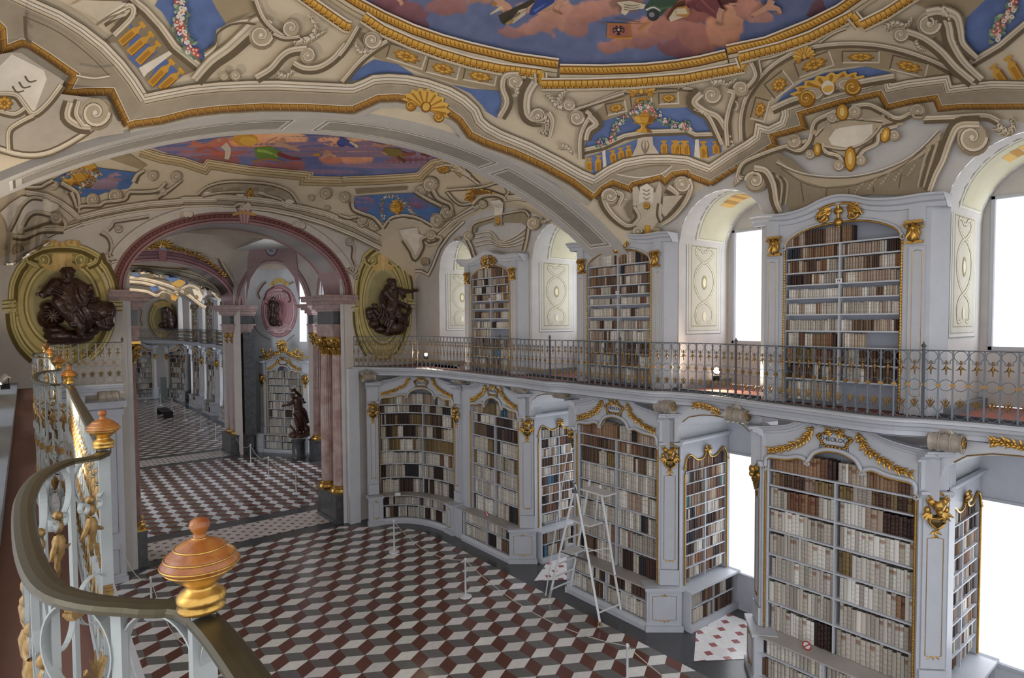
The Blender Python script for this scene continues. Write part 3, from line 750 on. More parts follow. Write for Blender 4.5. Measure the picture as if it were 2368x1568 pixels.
# ================================================================== SMALL WINDOW BOOKCASES, UPPER BOOKCASES
def side_case(Y,label,seed,bright=False,mix=None,detail=2):
    fn=frame((11.70,Y,0),(1,0,0),(0,0,1),(0,-1,0)); a=.80
    t=thing('window_bookcase',label,'bookcase',(0,0,0),0,'narrow bookcases in the window niches')
    mb=MB(fn); ubox(mb,-a,a,.9,3.9,-.22,-.2); mb.obj('back_panel','shade',t)
    top=[(-a,3.45),(-a+.06,3.66),(-a+.2,3.72),(-a+.45,3.58),(-.12,3.60),(0,3.75),(.12,3.60),(a-.45,3.58),(a-.2,3.72),(a-.06,3.66),(a,3.45)]
    us=[p[0] for p in top]
    mb=MB(fn)
    for (u0,v0),(u1,v1) in zip(top,top[1:]): mb.face([(u0,v0,.0),(u1,v1,.0),(u1,4.05,0),(u0,4.05,0)])
    for s in (-1,1): mb.box((s*a if s>0 else -a-.14,.9,-.22),(a+.14 if s>0 else -a,4.05,.0))
    mould(mb,-a-.14,a+.14,3.98,[(0,0),(.03,.0),(.05,.05),(.09,.07),(.09,.1),(0,.1)])
    mb.obj('surround','white',t)
    zs=[3.36-.262*i for i in range(10)]
    for z in zs[:-1]:
        mb=MB(fn); ubox(mb,-a,a,z-.02,z,-.2,-.005); mb.obj('shelf','white',t)
    mb=MB(fn); mb.box((-.01,.95,-.2),(.01,3.34,-.008)); mb.obj('divider','white',t)
    for i,z in enumerate(zs):
        tp=zs[i-1]-.02 if i else z+.26
        for j,(x0,x1) in enumerate(((-a+.01,-.012),(.012,a-.01))): shelf_books(fn,x0,x1,z,tp,mix(i) if mix else {'vellum':5,'tan':3,'brown':3,'rose':2,'dark':1.4,'blue':.3},seed*53+i*7+j,.034,band=False,dep=.14,hf=-.03)
    mb=MB(fn); F=.24
    mb.box((-a-.1,0,0),(a+.12,.14,F+.03)); mb.box((-a-.1,.14,-.2),(a+.12,.84,.01)); 
    for x in (-a-.1,a+.08): mb.box((x,.14,0),(x+.04,.84,F))
    mb.box((-.01,.14,0),(.01,.84,F-.02)); mb.box((-a,.48,0),(a,.5,F-.02)); mb.obj('bench_cabinet','white',t)
    mb=MB(fn); mb.box((-a-.13,.84,-.2),(a+.14,.89,F+.05)); mb.obj('ledge','white',t)
    fb=lambda u,v,h=0: fn(u,v,h+F)
    for zi,(z,tp) in enumerate(((.15,.47),(.51,.83))):
        for j,(x0,x1) in enumerate(((-a+.02,-.012),(.012,a-.02))): shelf_books(fb,x0,x1,z,tp,{'vellum':5,'brown':3,'dark':1,'blue':.3},seed*59+zi*3+j,.045,band=False,dep=.16,hf=-.03)
    mb=MB(fn); pts=[(-a,.92)]+[(-a,z) for z in segs(1.2,3.3,6)]+[(u,v) for u,v,_ in spline([(u,v,0) for u,v in top],3)]+[(a,z) for z in segs(3.3,1.2,6)]+[(a,.92)]
    mb.tube([(u,v,.02) for u,v in pts],.02,6)
    for s in (-1,1): mb.tube([(x,y,.03) for x,y in volute((s*(a+.02),3.46),.05,PI/2,s*1.1)],.014,5)
    for j in range(7): leaf(mb,(0,3.74),-.4+j*.65,.15,.035,.03,.04)
    mb.blob((0,3.76,.05),(.06,.07,.05)); mb.obj('gilded_frame','gold',t)
    return t
side_case(7.80,'narrow bookcase in the window niche just right of the step ladder bookcase',21)
side_case(12.55,'narrow bookcase in the window niche left of the step ladder',23)
side_case(3.05,'narrow bookcase at the right edge beside the bright lower window',25)
UZ=[7.88,7.66,7.42,7.21,6.98,6.70,6.42,6.15,5.87,5.59,5.22]
def upper_case(yc,label,seed,W=1.84,Y=None,dz=0,lay=None,detail=2,group='upper bookcases on the gallery'):
    fn=frame((10.52,yc,0),(0,1,0),(0,0,1),(-1,0,0)); a=W/2
    t=thing('upper_bookcase',label,'bookcase',(0,0,0),0,group)
    mb=MB(fn); ubox(mb,-a,a,5.15,8.3,-.2,-.18); mb.obj('back_panel','shade',t)
    hd=[(-a,7.86)]+[(-a+.04,7.95)]+[(u,8.20-.26*(abs(u)/a)**2.6) for u in segs(-a+.1,a-.1,14)]+[(a-.04,7.95),(a,7.86)]
    tp=spline([(-1.5,8.40,0),(-1.25,8.42,0),(-.85,8.42,0),(-.5,8.47,0),(-.25,8.56,0),(0,8.60,0),(.25,8.56,0),(.5,8.47,0),(.85,8.42,0),(1.25,8.46,0),(1.5,8.46,0)],4)
    ti=lambda u: next((v0+(v1-v0)*(u-u0)/(u1-u0+1e-9) for (u0,v0,_),(u1,v1,_) in zip(tp,tp[1:]) if u0<=u<=u1),8.4)
    mb=MB(fn)
    for (u0,v0),(u1,v1) in zip(hd,hd[1:]): mb.face([(u0,v0,.0),(u1,v1,.0),(u1,ti(u1),0),(u0,ti(u0),0)]); mb.face([(u0,v0,.0),(u1,v1,.0),(u1,v1,-.1),(u0,v0,-.1)])
    for s in (-1,1):
        x0,x1=sorted((s*a,s*1.30)); mb.box((x0,5.15,-.22),(x1,8.38,.0)); xa,xb=sorted((s*(a+.1),s*1.24)); mb.box((xa,5.3,0),(xb,7.7,.03)); mb.box((xa,8.05,0),(xb,8.4,.05))
        mb.box((xa-.02,5.15,0),(xb+.02,5.32,.05)); 
        e=s*1.30; mb.face([(e,5.15,0),(e+s*.18,5.15,-.22),(e+s*.18,8.4,-.22),(e,8.4,0)])
    mb.obj('surround','white',t)
    mb=MB(fn); mb.grid([[(u,v-.16,0),(u,v-.15,.04),(u,v-.09,.06),(u,v-.07,.12),(u,v-.02,.15),(u,v,.19),(u,v+.03,.19),(u,v+.035,-.2)] for u,v,_ in tp],(1,1,1),False)
    for u in (-1.5,1.5):
        v=ti(u); mb.face([(u,v-.16,0),(u,v-.09,.06),(u,v-.02,.15),(u,v+.03,.19),(u,v+.03,-.2),(u,v-.16,-.2)])
    mb.obj('pediment','white',t)
    for z in UZ[:-1]:
        mb=MB(fn); mb.box((-a,z-.024,-.2),(a,z,-.004)); mb.obj('shelf','white',t)
    mb=MB(fn); mb.box((-.012,5.2,-.2),(.012,7.86,-.008)); mb.obj('divider','white',t)
    r=random.Random(seed)
    for i,z in enumerate(UZ):
        top=UZ[i-1]-.024 if i else z+.30
        for j,(x0,x1) in enumerate(((-a+.02,-.014),(.014,a-.02))):
            mx={'vellum':4,'brown':2,'tan':1.5,'dark':1,'rose':3} if i<4 else {'vellum':7,'brown':1.2,'rose':2.5,'tan':.7,'dark':.4}
            if i in (8,9): mx={'vellum':3,'brown':3,'tan':3,'dark':1,'blue':.6,'gold':1}
            fl_=1.0
            # j=0 is the right half of the shelf
            if lay and (i,j) in lay: fl_=lay[(i,j)]
            if fl_>0: 
                w0=.05 if i in(8,9,10) else .036
                if fl_<1 and j==0: shelf_books(fn,x1-(x1-x0)*fl_,x1,z,z+(top-z)*(.86 if i in(5,6) else 1),mx,seed*61+i*5+j,w0,band=detail>1,dep=.14,hf=-.03)
                else: shelf_books(fn,x0,x1,z,z+(top-z)*(.78 if i in(5,6,4) else 1),mx,seed*61+i*5+j,w0,band=detail>1,dep=.14,hf=-.03,fill=fl_)
    mb=MB(fn); mb.tube([(-a,5.2,.015)]+[(-a,z,.015) for z in segs(5.5,7.8,6)]+[(u,v,.02) for u,v in hd]+[(a,z,.015) for z in segs(7.8,5.5,6)]+[(a,5.2,.015)],.017,6)
    if detail>1:
        for s in (-1,1):
            for z in segs(5.25,7.85,56): mb.blob((s*a,z,.03),(.018,.016,.014),n=5,m=3)
    mb.obj('gilded_frame','gold',t)
    mb=MB(fn); mb.tube([(u,v+.035,.02) for u,v in hd],.02,6)
    for s in (-1,1): mb.tube([(x,y,.03) for x,y in volute((s*(a+.02),7.86),.05,PI/2,s*1.1)],.014,5)
    mb.obj('scroll_moulding','white',t)
    mb=MB(fn)
    for s in (-1,1):
        mb.tube([(x,y,.07) for x,y in volute((s*.22,8.30),.11,PI/2,-s*1.2)],.026,6)
        for j in range(5): leaf(mb,(s*.12,8.42),PI/2-s*(1.0+.35*j),.24,.045,.05,.05)
        mb.tube([(s*.05,8.5,.08),(s*.2,8.47,.09),(s*.33,8.36,.07),(s*.36,8.28,.05)],.025,5)
    mb.blob((0,8.38,.06),(.08,.07,.04)); mb.blob((0,8.20,.06),(.07,.08,.05)); mb.tube([(0,8.12,.05),(0,8.48,.07)],.03,6)
    mb.obj('gilded_crest','gold',t)
    for s in (-1,1):
        mb=MB(fn); u=s*1.09
        mb.tube([(u,y,h) for h,y in [(.05+.07*math.cos(q),7.98+.08*math.sin(q)) for q in segs(-PI,PI*.9,12)]],.02,6)
        mb.blob((u,7.9,.06),(.10,.16,.06)); mb.box((u-.12,7.74,.02),(u+.12,7.78,.08)); mb.box((u-.12,8.04,.02),(u+.12,8.08,.10))
        for j in (-1,0,1): leaf(mb,(u,7.98),-PI/2+j*.5,.2,.035,.10,.03)
        for q in (-1,1): mb.tube([(x,y,.08) for x,y in volute((u+q*.1,8.0),.045,0,q*1.1)],.014,5)
        mb.obj('gilded_bracket','gold',t)
        mb=MB(fn); rail_lines(mb,s*(a+.15),s*1.2,5.45,7.62,.032,.005); mb.obj('gilt_panel_line','gold',t)
    mb=MB(fn); mb.box((-.05,7.21,-.0),(.05,7.28,.006)); cd=mb.obj('number_card','wht',t)
    mb=MB(fn); 
    for q in (-1,1): mb.box((q*.014-.006,7.23,.006),(q*.014+.006,7.262,.008))
    mb.obj('numeral','ink',cd)
    return t
upper_case(4.53,'large upper bookcase behind the railing at right, with half-empty lower shelves',31,lay={(0,0):.22,(7,0):.42,(10,0):0,(9,0):.92,(8,0):.95})
upper_case(9.35,'upper bookcase at the foot of the painted arch, by the railing',33,W=1.9)
upper_case(14.2,'upper bookcase farthest down the near gallery, between two arched windows',35,W=1.84,lay={(7,0):.0})
# ================================================================== GALLERY
RR=[(8.42,18.9),(8.85,18.3),(9.35,17.6),(9.78,16.9),(9.95,16.2),(9.98,15.3),(10.0,14.2),(9.95,13.0),(9.98,12.2),(9.92,11.5),(9.90,10.95),(10.05,10.5),(10.06,9.6),(10.1,8.9),(10.12,8.1),(10.3,7.75),(10.42,7.3),(10.45,6.9),(10.38,6.3),(10.28,5.9),(10.15,4.8),(10.02,3.95),(10.05,3.5),(10.22,3.2),(10.35,2.75),(10.42,2.3),(10.4,1.3),(10.15,.6),(10.1,-.6),(10.1,-1.6)]
RL_=[(.24,-1.6),(.22,0),(.215,.6),(.20,1.02),(.14,1.11),(.07,1.19),(.02,1.30),(-.005,1.5),(-.015,1.8),(-.01,2.04),(.02,2.28),(.09,2.45),(.205,2.58),(.22,3.5),(.23,4.5),(.24,5.53),(.14,5.72),(.07,6.05),(.05,6.5),(.07,7.0),(.14,7.35),(.25,7.54),(.25,8.8),(.25,10.15),(.14,10.35),(.08,10.8),(.08,11.6),(.14,12.1),(.25,12.3),(.27,14.3),(.32,15.6),(.42,16.7),(.62,17.45),(1.0,17.75),(1.4,17.78),(1.86,17.75)]
def smooth(P,n=4): return [(x,y) for x,y,_ in spline([(x,y,0) for x,y in P],n)]
NSL=8
SR=smooth(RR); SL=smooth(RL_,8)
GZ=5.15
CORNG=[(-.02,.0),(.10,.0),(.13,-.02),(.13,-.05),(.09,-.065),(.07,-.11),(.02,-.14),(-.01,-.19),(-.05,-.20),(-.05,-.27),(-.20,-.29)]
def gallery(name,line,wall,sgn):
    mb=MB()
    n=len(line)
    for (a,b) in zip(line,line[1:]):
        mb.face([(a[0],a[1],GZ-.012),(b[0],b[1],GZ-.012),(wall,b[1],GZ-.012),(wall,a[1],GZ-.012)],'8a564a' if wall>5 else '6a4a40')
        mb.face([(a[0],a[1],GZ-.28),(b[0],b[1],GZ-.28),(wall,b[1],GZ-.28),(wall,a[1],GZ-.28)],'c9cdd8')
    struct(name,mb,'paint')
    mb=MB(); mb.sweep(line,[(o*sgn,GZ+z) for o,z in CORNG],(1,1,1)); return tag(mb.obj('trim_%d'%(20+len(name)+(0 if wall>5 else 40)),'white'),kind='structure')
gallery('floor_gallery_right',SR,10.8,-1); gallery('floor_gallery_left',SL,-.6,-1)
for yc in WIN_Y:   # floors of the window niches at gallery level
    for X0,X1 in ((10.8,12.6),(-2.4,-.6)):
        if X0<0 and yc<3: continue
        mb=MB(); mb.box((X0,yc-NH,GZ-.02),(X1,yc+NH,GZ-.012),'9a5d4e'); struct('floor_niche',mb,'paint')
FR=[(x,53.1-y) for x,y in RR if y>0]+[(10.05,54.5),(10.1,57),(9.9,59.0),(9.3,60.6),(8.2,61.6),(7,61.9),(3,61.9)]
FR=smooth(FR,2); gallery('floor_gallery_far_right',FR,10.8,1)
mb=MB(); mb.box((.5,61.9,GZ-.28),(10,62.5,GZ-.01)); struct('floor_gallery_end',mb,'white')
# --- railing
def ring_c(c,r,gap,up,n=16,curl=.022,y=0,wd=.009,mb=None,cg=6):
    """open ring with curled ends; gap points down (up=-1) or up (up=1)"""
    a0=(PI/2 if up>0 else -PI/2)
    pts=[(c[0]+r*math.cos(a0+gap+(2*PI-2*gap)*i/n),y,c[1]+r*math.sin(a0+gap+(2*PI-2*gap)*i/n)) for i in range(n+1)]
    def curlp(p,sx):
        return [(p[0]+sx*(curl-curl*math.cos(q))*(-1),y,p[2]-up*(curl*math.sin(q))) for q in segs(.4,PI*1.35,cg)]
    A=curlp(pts[0],(1 if pts[0][0]<c[0] else -1)*-1); Bc=curlp(pts[-1],(1 if pts[-1][0]<c[0] else -1)*-1)
    mb.tube(A[::-1]+pts+Bc,wd,4,flat=.35 if False else 1)
def baluster_meshes(hi,s=.1776,im='iron'):
    n=26 if hi else 9; q=14 if hi else 6; out={}
    mb=MB(); mb.box((-.011,-.006,0),(.011,.006,.99))
    m=s/2; w=.0075
    strip=lambda pts: mb.grid([[(x-0,-w,z),(x,w,z)] for x,z in pts],(1,1,1),True) if hi else mb.tube([(x,0,z) for x,z in pts],.005,4)
    def strip(pts):
        if hi:
            rows=[]
            for i,(x,z) in enumerate(pts):
                a=pts[max(0,i-1)]; b=pts[min(len(pts)-1,i+1)]; d=Vector((b[0]-a[0],b[1]-a[1])); d.normalize(); nx,nz=-d[1]*.0016,d[0]*.0016
                rows.append([(x-nx,-.0085,z-nz),(x+nx,-.0085,z+nz),(x+nx,.0085,z+nz),(x-nx,.0085,z-nz)])
            mb.grid(rows,(1,1,1),False,True)
        else: mb.tube([(x,0,z) for x,z in pts],.0052,4)
    R=.079
    for up,cz in ((-1,.905),(1,.088)):
        a0=PI/2*up; g=.55
        arc=[(m+R*math.cos(a0+g+(2*PI-2*g)*i/n),cz+R*math.sin(a0+g+(2*PI-2*g)*i/n)) for i in range(n+1)]
        for end in (0,-1):
            sx=1 if arc[end][0]>m else -1
            cc=(arc[end][0]-sx*.012,arc[end][1]+up*.022); cu=[]
            a1=math.atan2(arc[end][1]-cc[1],arc[end][0]-cc[0])
            for k in range(q+1): t=k/q; rr=.025*(1-.65*t); aa=a1-(sx*up)*(-1)*t*2*PI*1.1; cu.append((cc[0]+rr*math.cos(aa),cc[1]+rr*math.sin(aa)))
            if end==0: strip(cu[::-1]+arc[:2])
            else: strip(arc[-2:]+cu)
        strip(arc)
    strip([(m+R*math.cos(2*PI*i/n),.49+R*1.05*math.sin(2*PI*i/n)) for i in range(n+1)])
    me=mb.obj('baluster',im); out['bar']=me.data; bpy.data.objects.remove(me)
    k=8 if hi else 5
    mb=MB(); mb.blob((m,0,.836),(.016,.016,.016),n=k,m=k//2+1); mb.blob((m,0,.803),(.018,.015,.024),n=k,m=k//2+1); mb.lathe([(.012,0),(.02,-.02),(.016,-.06),(.004,-.085)],(m,0,.775),k)
    for j,(dx,dz) in enumerate(((-.05,-.06),(.055,-.05),(.0,-.13))): mb.tube([(m,0,.77),(m+dx*.5,.006,.77+dz*.75),(m+dx,.0,.77+dz),(m+dx*1.25,-.004,.77+dz*.92)],[.010,.009,.006,.002],k if hi else 4)
    o=mb.obj('gilded_pendant','oldgold'); out['pendant']=o.data; bpy.data.objects.remove(o)
    mb=MB()
    for z0,z1,x in ((.465,.475,.022),(.475,.505,.030),(.505,.515,.022)): mb.box((-x,-.014,z0),(x,.014,z1))
    mb.box((-.036,-.016,.484),(.036,.016,.496))
    o=mb.obj('gilded_clasp','oldgold'); out['clasp']=o.data; bpy.data.objects.remove(o)
    mb=MB(); mb.blob((m,0,.17),(.018,.015,.014),n=k,m=4); mb.tube([(m,0,.17),(m,0,.26),(m,0,.31)],[.009,.008,.002],4)
    for sx in (-1,1):
        mb.tube([(m,0,.18),(m+sx*.028,.004,.22),(m+sx*.05,.0,.262),(m+sx*.058,0,.25)],[.008,.011,.008,.003],4)
        mb.tube([(m,0,.21),(m+sx*.016,-.004,.26),(m+sx*.03,0,.29)],[.006,.009,.002],4)
    o=mb.obj('gilded_fleuron','oldgold'); out['fleuron']=o.data; bpy.data.objects.remove(o)
    return out
BH=baluster_meshes(True); BL=baluster_meshes(False); BR=baluster_meshes(False,im='midiron')
def knob(par,p,s=1.,bright=True):
    mb=MB(); prof=[(.026,0),(.033,.003),(.0345,.009),(.031,.013),(.0345,.017),(.035,.024),(.030,.031),(.022,.036),(.0205,.041),(.026,.046),(.034,.052),(.043,.060),(.047,.064)]
    mb.lathe([(r*s,z*s) for r,z in prof],p,32); mb.obj('gilded_collar','gold',par)
    mb=MB(); prof=[(.046,.0635),(.052,.069),(.055,.074),(.0545,.078),(.050,.083),(.049,.086),(.043,.092),(.036,.098),(.035,.100),(.026,.106),(.017,.110),(.010,.113),(.0085,.120),(.0125,.125),(.0150,.132),(.0130,.139),(.007,.143),(.0005,.144)]
    mb.lathe([(r*s,z*s) for r,z in prof],p,32); mb.obj('turned_knob','wood',par)
    mb=MB()
    for z,r in ((.0745,.0552),(.0665,.0495),(.0855,.0495),(.099,.0355),(.1125,.0105)): mb.tube([(p[0]+r*s*math.cos(q),p[1]+r*s*math.sin(q),p[2]+z*s) for q in segs(0,2*PI,36)[:-1]],.0016*s,6,closed=True)
    mb.obj('gilded_ring','gold',par)
def dense(line,step=.02):
    out=[Vector(line[0])]
    for a,b in zip(line,line[1:]):
        a,b=Vector(a),Vector(b); n=max(1,int((b-a).length/step))
        for i in range(1,n+1): out.append(a+(b-a)*i/n)
    return out
def railing(line,label,hi,railm,group,knobs=(1,1),ks=1.,flip=False,parts=True,rw=.024):
    D=dense(line); t=thing('gallery_railing',label,'railing',(0,0,0),0,group)
    mb=MB(); n=len(D); rows=[]
    st=D[::(2 if hi else 3)]+[D[-1]]
    prof=[(-rw,.0),(-rw,.006),(-rw*.8,.012),(-rw*.3,.0145),(rw*.3,.0145),(rw*.8,.012),(rw,.006),(rw,.0)]
    mb.sweep([(p[0],p[1]) for p in st],[(o,GZ+.992+z) for o,z in prof]+[(-rw,GZ+.992)],(1,1,1)); mb.obj('handrail',railm,t)
    mb=MB(); mb.sweep([(p[0],p[1]) for p in st],[(-.011,GZ+.0),(-.011,GZ+.016),(.011,GZ+.016),(.011,GZ+.0),(-.011,GZ+.0)],(1,1,1)); mb.obj('bottom_rail','iron' if railm=='brass' else 'dkiron',t)
    L=0; S=[0]
    for a,b in zip(D,D[1:]): L+=(b-a).length; S.append(L)
    k=max(1,round(L/.1776)); stp=L/k; j=0
    Bm=BH if hi else (BL if railm=='brass' else BR)
    for i in range(k):
        u=i*stp
        while j<len(S)-2 and S[j+1]<u: j+=1
        a=D[j]; jj=min(len(D)-1,j+max(2,int(stp/.02))); b=D[jj]; d=(b-a).normalized(); sc=stp/.1776
        o=bpy.data.objects.new('baluster',Bm['bar']); COL.objects.link(o); o.parent=t
        o.matrix_local=Matrix(((d[0]*sc,-d[1],0,a[0]),(d[1]*sc,d[0],0,a[1]),(0,0,1,GZ+.01),(0,0,0,1)))
        for nm,key in (('gilded_pendant','pendant'),('gilded_clasp','clasp'),('gilded_fleuron','fleuron')):
            c=bpy.data.objects.new(nm,Bm[key]); COL.objects.link(c); c.parent=o
    for e,f in ((0,knobs[0]),(-1,knobs[1])):
        if not f: continue
        p=D[e]; mb=MB(); mb.box((p[0]-.017,p[1]-.017,GZ),(p[0]+.017,p[1]+.017,GZ+1.01)); po=mb.obj('post','iron' if railm=='brass' else 'dkiron',t)
        if f>1: knob(po,(p[0],p[1],GZ+1.01),ks)
        else:
            mb=MB(); mb.lathe([(.02,0),(.028,.01),(.014,.03),(.03,.055),(.036,.07),(.02,.09),(.008,.10),(.012,.115),(.001,.13)],(p[0],p[1],GZ+1.0),10); mb.obj('finial','dkiron',po)
    return t
def cut(line,ya,yb,rev=False):
    return [p for p in line if min(ya,yb)-1e-6<=p[1]<=max(ya,yb)+1e-6]
gR='railing sections along the window-side gallery'
def sub(line,i0,i1,n=4): return line[i0*n:i1*n+1]
idx=lambda P,y:min(range(len(P)),key=lambda i:abs(P[i][1]-y))
ks=[idx(RR,y) for y in (18.9,13.0,10.95,8.9,6.3,3.2,-1.6)]
names=['farthest railing section of the right gallery, ending at the medallion wall','railing section of the right gallery before the farthest upper bookcase','railing section of the right gallery left of the arch-foot bookcase','railing section between the arch-foot bookcase and the rounded finial near the window','railing section in front of the large half-empty upper bookcase','railing section of the right gallery running out at the right edge']
for i in range(6):
    railing(sub(SR,ks[i],ks[i+1]),names[i],False,'dkiron',gR,(1 if i else 0,1 if i==5 else 0),rw=.014)
gl='railing sections along the near gallery'
kl=[0,3,12,15,21,23,28,35]
nl=['brass-topped railing section running out at the bottom edge, right of the big knob','curved brass-topped railing bay nearest the camera','straight brass-topped railing run between the second and third turned knobs','second curved brass-topped railing bay along the near gallery','straight railing run beyond the second curved bay of the near gallery','third curved railing bay of the near gallery','far end of the near gallery railing in front of the left medallion']
for i in range(7):
    railing(sub(SL,kl[i],kl[i+1],8),nl[i],i<4,'brass',gl,(0,2 if i<6 else 1),(1.0 if i==0 else .95),rw=.023)
railing(FR[4:],'distant railing of the far hall gallery seen through the archway',False,'dkiron','distant gallery railings',(0,0),rw=.014)
# --- consoles under the gallery
def console(X,Y,label,big=True,nrm=(-1,0)):
    """drum volute under the gallery edge"""
    ex=Vector((-nrm[1],nrm[0],0)); fn=frame((X,Y,0),(-nrm[1],nrm[0],0),(0,0,1),(nrm[0],nrm[1],0))
    t=thing('gallery_console',label,'bracket',(0,0,0),0,'scroll consoles under the gallery')
    mb=MB(fn); R=.135 if big else .11; L_=.20 if big else .15
    us=segs(-L_,L_,8); rows=[]
    for i,u in enumerate(us):
        rr=R*(1+.10*math.cos(i*PI)); rows.append([(u,4.83+rr*math.sin(2*PI*k/16),.10+rr*math.cos(2*PI*k/16)) for k in range(16)])
    mb.grid(rows,(1,1,1),True,True); mb.add(rows[0],[list(range(16))]); mb.add(rows[-1],[list(range(16))])
    mb.tube([(0,4.95,.02),(.0,5.0,-.05),(0,4.98,-.2)],.09,6)
    mb.obj('scroll_drum',M['console'],t)
    for s in (-1,1):
        mb=MB(fn); mb.tube([(s*(L_+.012),y,x) for x,y in volute((.10,4.83),R*.85,0,1.8,n=26)],.010,5); mb.obj('gilt_spiral','gold',t)
    mb=MB(fn)
    for u in (-.07,.07): mb.tube([(u,4.83+(R+.015)*math.sin(q),.10+(R+.015)*math.cos(q)) for q in segs(-.8,2.2,10)],.008,4)
    for j in range(-2,3): leaf(mb,(j*.05,4.93),PI/2+j*.35,.16,.03,.12,.05)
    mb.obj('acanthus',M['console'],t)
    return t
M['console']=mat('stone_grey_gilt','a89f94',.45,.15,noise=.2,scale=12)
LC=[(7.86,'above the right capital of the ladder bookcase'),(6.22,'above the left capital of the nearest lower bookcase'),(2.92,'above the right capital of the nearest lower bookcase'),(11.0,'above the left capital of the ladder bookcase'),(12.62,'at the right of the straight far bookcase'),(15.5,'between the curved and the straight far bookcases')]
for y,l in LC: console(10.42,y,'grey and gilt scroll console '+l,True)
console(8.65,18.42,'grey and gilt scroll console under the gallery by the red marble columns',True,(0,-1))
console(1.55,17.95,'grey and gilt scroll console under the near gallery end, left of the columns',True,(0,-1))
def spray(fn,pts,label,seed,s=1.):
    mb=MB(fn); garland(mb,pts,.03,s,seed); return tag(mb.obj('gilded_spray','gold'),label,'ornament','gilded sprays under the gallery edge')
F0=FX(10.55)
spray(FX(10.40),[(7.25,4.90),(7.05,4.93),(6.85,4.90),(6.6,4.80)],'gilded leaf spray under the gallery between ladder and nearest bookcases',71,1.2)
spray(FX(10.40),[(2.45,4.90),(2.25,4.92),(2.0,4.86)],'gilded leaf spray under the gallery at the right edge',72,1.2)
spray(FX(10.40),[(12.1,4.90),(11.85,4.92),(11.5,4.82)],'gilded leaf spray under the gallery left of the ladder',73,1.2)
# ================================================================== COLUMNS AND PIERS
def column_parts(par,x,y,fl_=20,m='pink'):
    mb=MB(); R=.235; n=fl_*4; rows=[]
    for z in segs(1.22,5.53,12):
        k=(z-1.22)/4.31; r0=R*(1-.16*k**1.6); row=[]
        for i in range(n):
            a=2*PI*i/n; f=(i%4); d=(.0,.010,.016,.010)[f] ; d*=(1 if z>2.6 else .4); row.append((x+(r0-d)*math.cos(a),y+(r0-d)*math.sin(a),z))
        rows.append(row)
    mb.grid(rows,(1,1,1),False,True); mb.obj('shaft',m,par)
    mb=MB(); mb.lathe([(.34,0),(.34,.06),(.33,.07),(.335,.10),(.31,.13),(.27,.14),(.265,.165),(.285,.18),(.28,.205),(.24,.22)],(x,y,1.0),24); mb.box((x-.33,y-.33,.97),(x+.33,y+.33,1.03)); mb.obj('gilded_base','gold',par)
    mb=MB(); mb.lathe([(.20,0),(.215,.01),(.20,.03),(.20,.2),(.24,.40),(.30,.5),(.30,.53)],(x,y,5.52),20)
    for row,(zb,nn,h,o) in enumerate(((5.55,10,.22,.05),(5.70,10,.26,.09))):
        for i in range(nn):
            a=2*PI*(i+.5*row)/nn; c,s=math.cos(a),math.sin(a); fn=frame((x+.21*c,y+.21*s,zb),(-s,c,0),(0,0,1),(c,s,0))
            m2=MB(fn); m2.add([(-.06,0,0),(.06,0,0),(.065,h*.6,.03),(.04,h,.07+o*.4),(0,h*1.02,.10+o*.5),(-.04,h,.07+o*.4),(-.065,h*.6,.03),(0,h*.5,.05),(0,h*.82,.12+o*.5)],[(0,1,2,7),(0,7,6),(6,7,8,5),(7,2,3,8),(8,3,4),(8,4,5)],(1,1,1),True)
            mb.v_o=len(mb.v); o_=len(mb.v); mb.v+=m2.v; mb.f+=[[k+o_ for k in f] for f in m2.f]; mb.c+=m2.c; mb.sm+=m2.sm
    for a in (PI/4,3*PI/4,5*PI/4,7*PI/4):
        c,s=math.cos(a),math.sin(a); fn=frame((x+.27*c,y+.27*s,5.98),(c,s,0),(0,0,1),(-s,c,0)); m2=MB(fn)
        m2.tube([(u,v,0) for u,v in volute((.02,0),.09,PI/2,-1.3)],.03,6)
        o_=len(mb.v); mb.v+=m2.v; mb.f+=[[k+o_ for k in f] for f in m2.f]; mb.c+=m2.c; mb.sm+=m2.sm
    mb.box((x-.30,y-.30,6.06),(x+.30,y+.30,6.13)); mb.obj('gilded_capital','gold',par)
def pier(label,cols,ped,ent,mx=False,back=None,cm='pink'):
    t=thing('column_pier',label,'columns',(0,0,0),0,'marble column piers')
    X=(lambda a,b:(a,b)) if not mx else (lambda a,b:(10.2-b,10.2-a))
    def bx(mb,x0,x1,y0,y1,z0,z1,e=0): xa,xb=X(x0-e,x1+min(e,.05)*(1 if ent[1]<8.9 else 4)); mb.box((xa,y0-e,z0),(xb,y1+e,z1))
    mb=MB(); bx(mb,*ped,0,.94); bx(mb,*ped,0,.12,.03); bx(mb,*ped,.90,.98,.025); mb.obj('pedestal','green',t)
    for x,y in cols: column_parts(t,(10.2-x) if mx else x,y,m='pinkd' if mx else cm)
    mb=MB(); bx(mb,*ent,6.13,6.30); bx(mb,*ent,6.30,6.47,.02); bx(mb,*ent,6.47,6.55,.06); mb.obj('architrave','pinkp',t)
    mb=MB(); bx(mb,*ent,6.55,6.97,-.01); mb.obj('frieze_block','green',t)
    mb=MB(); bx(mb,*ent,6.97,7.05,.04); bx(mb,*ent,7.05,7.20,.12); bx(mb,*ent,7.20,7.30,.26); bx(mb,*ent,7.30,7.42,.40); bx(mb,*ent,7.42,7.48,.46); mb.obj('cornice','pinkp',t)
    if back:
        mb=MB(); bx(mb,*back,.98,6.13); mb.obj('rear_pilaster','green',t)
    return t
pier('pair of fluted red marble columns with gilded capitals at right of the near arch',[(8.08,19.33),(8.02,20.2)],(7.76,8.4,19.02,20.55),(7.82,8.45,19.1,20.5),back=(8.2,8.45,19.05,20.5))
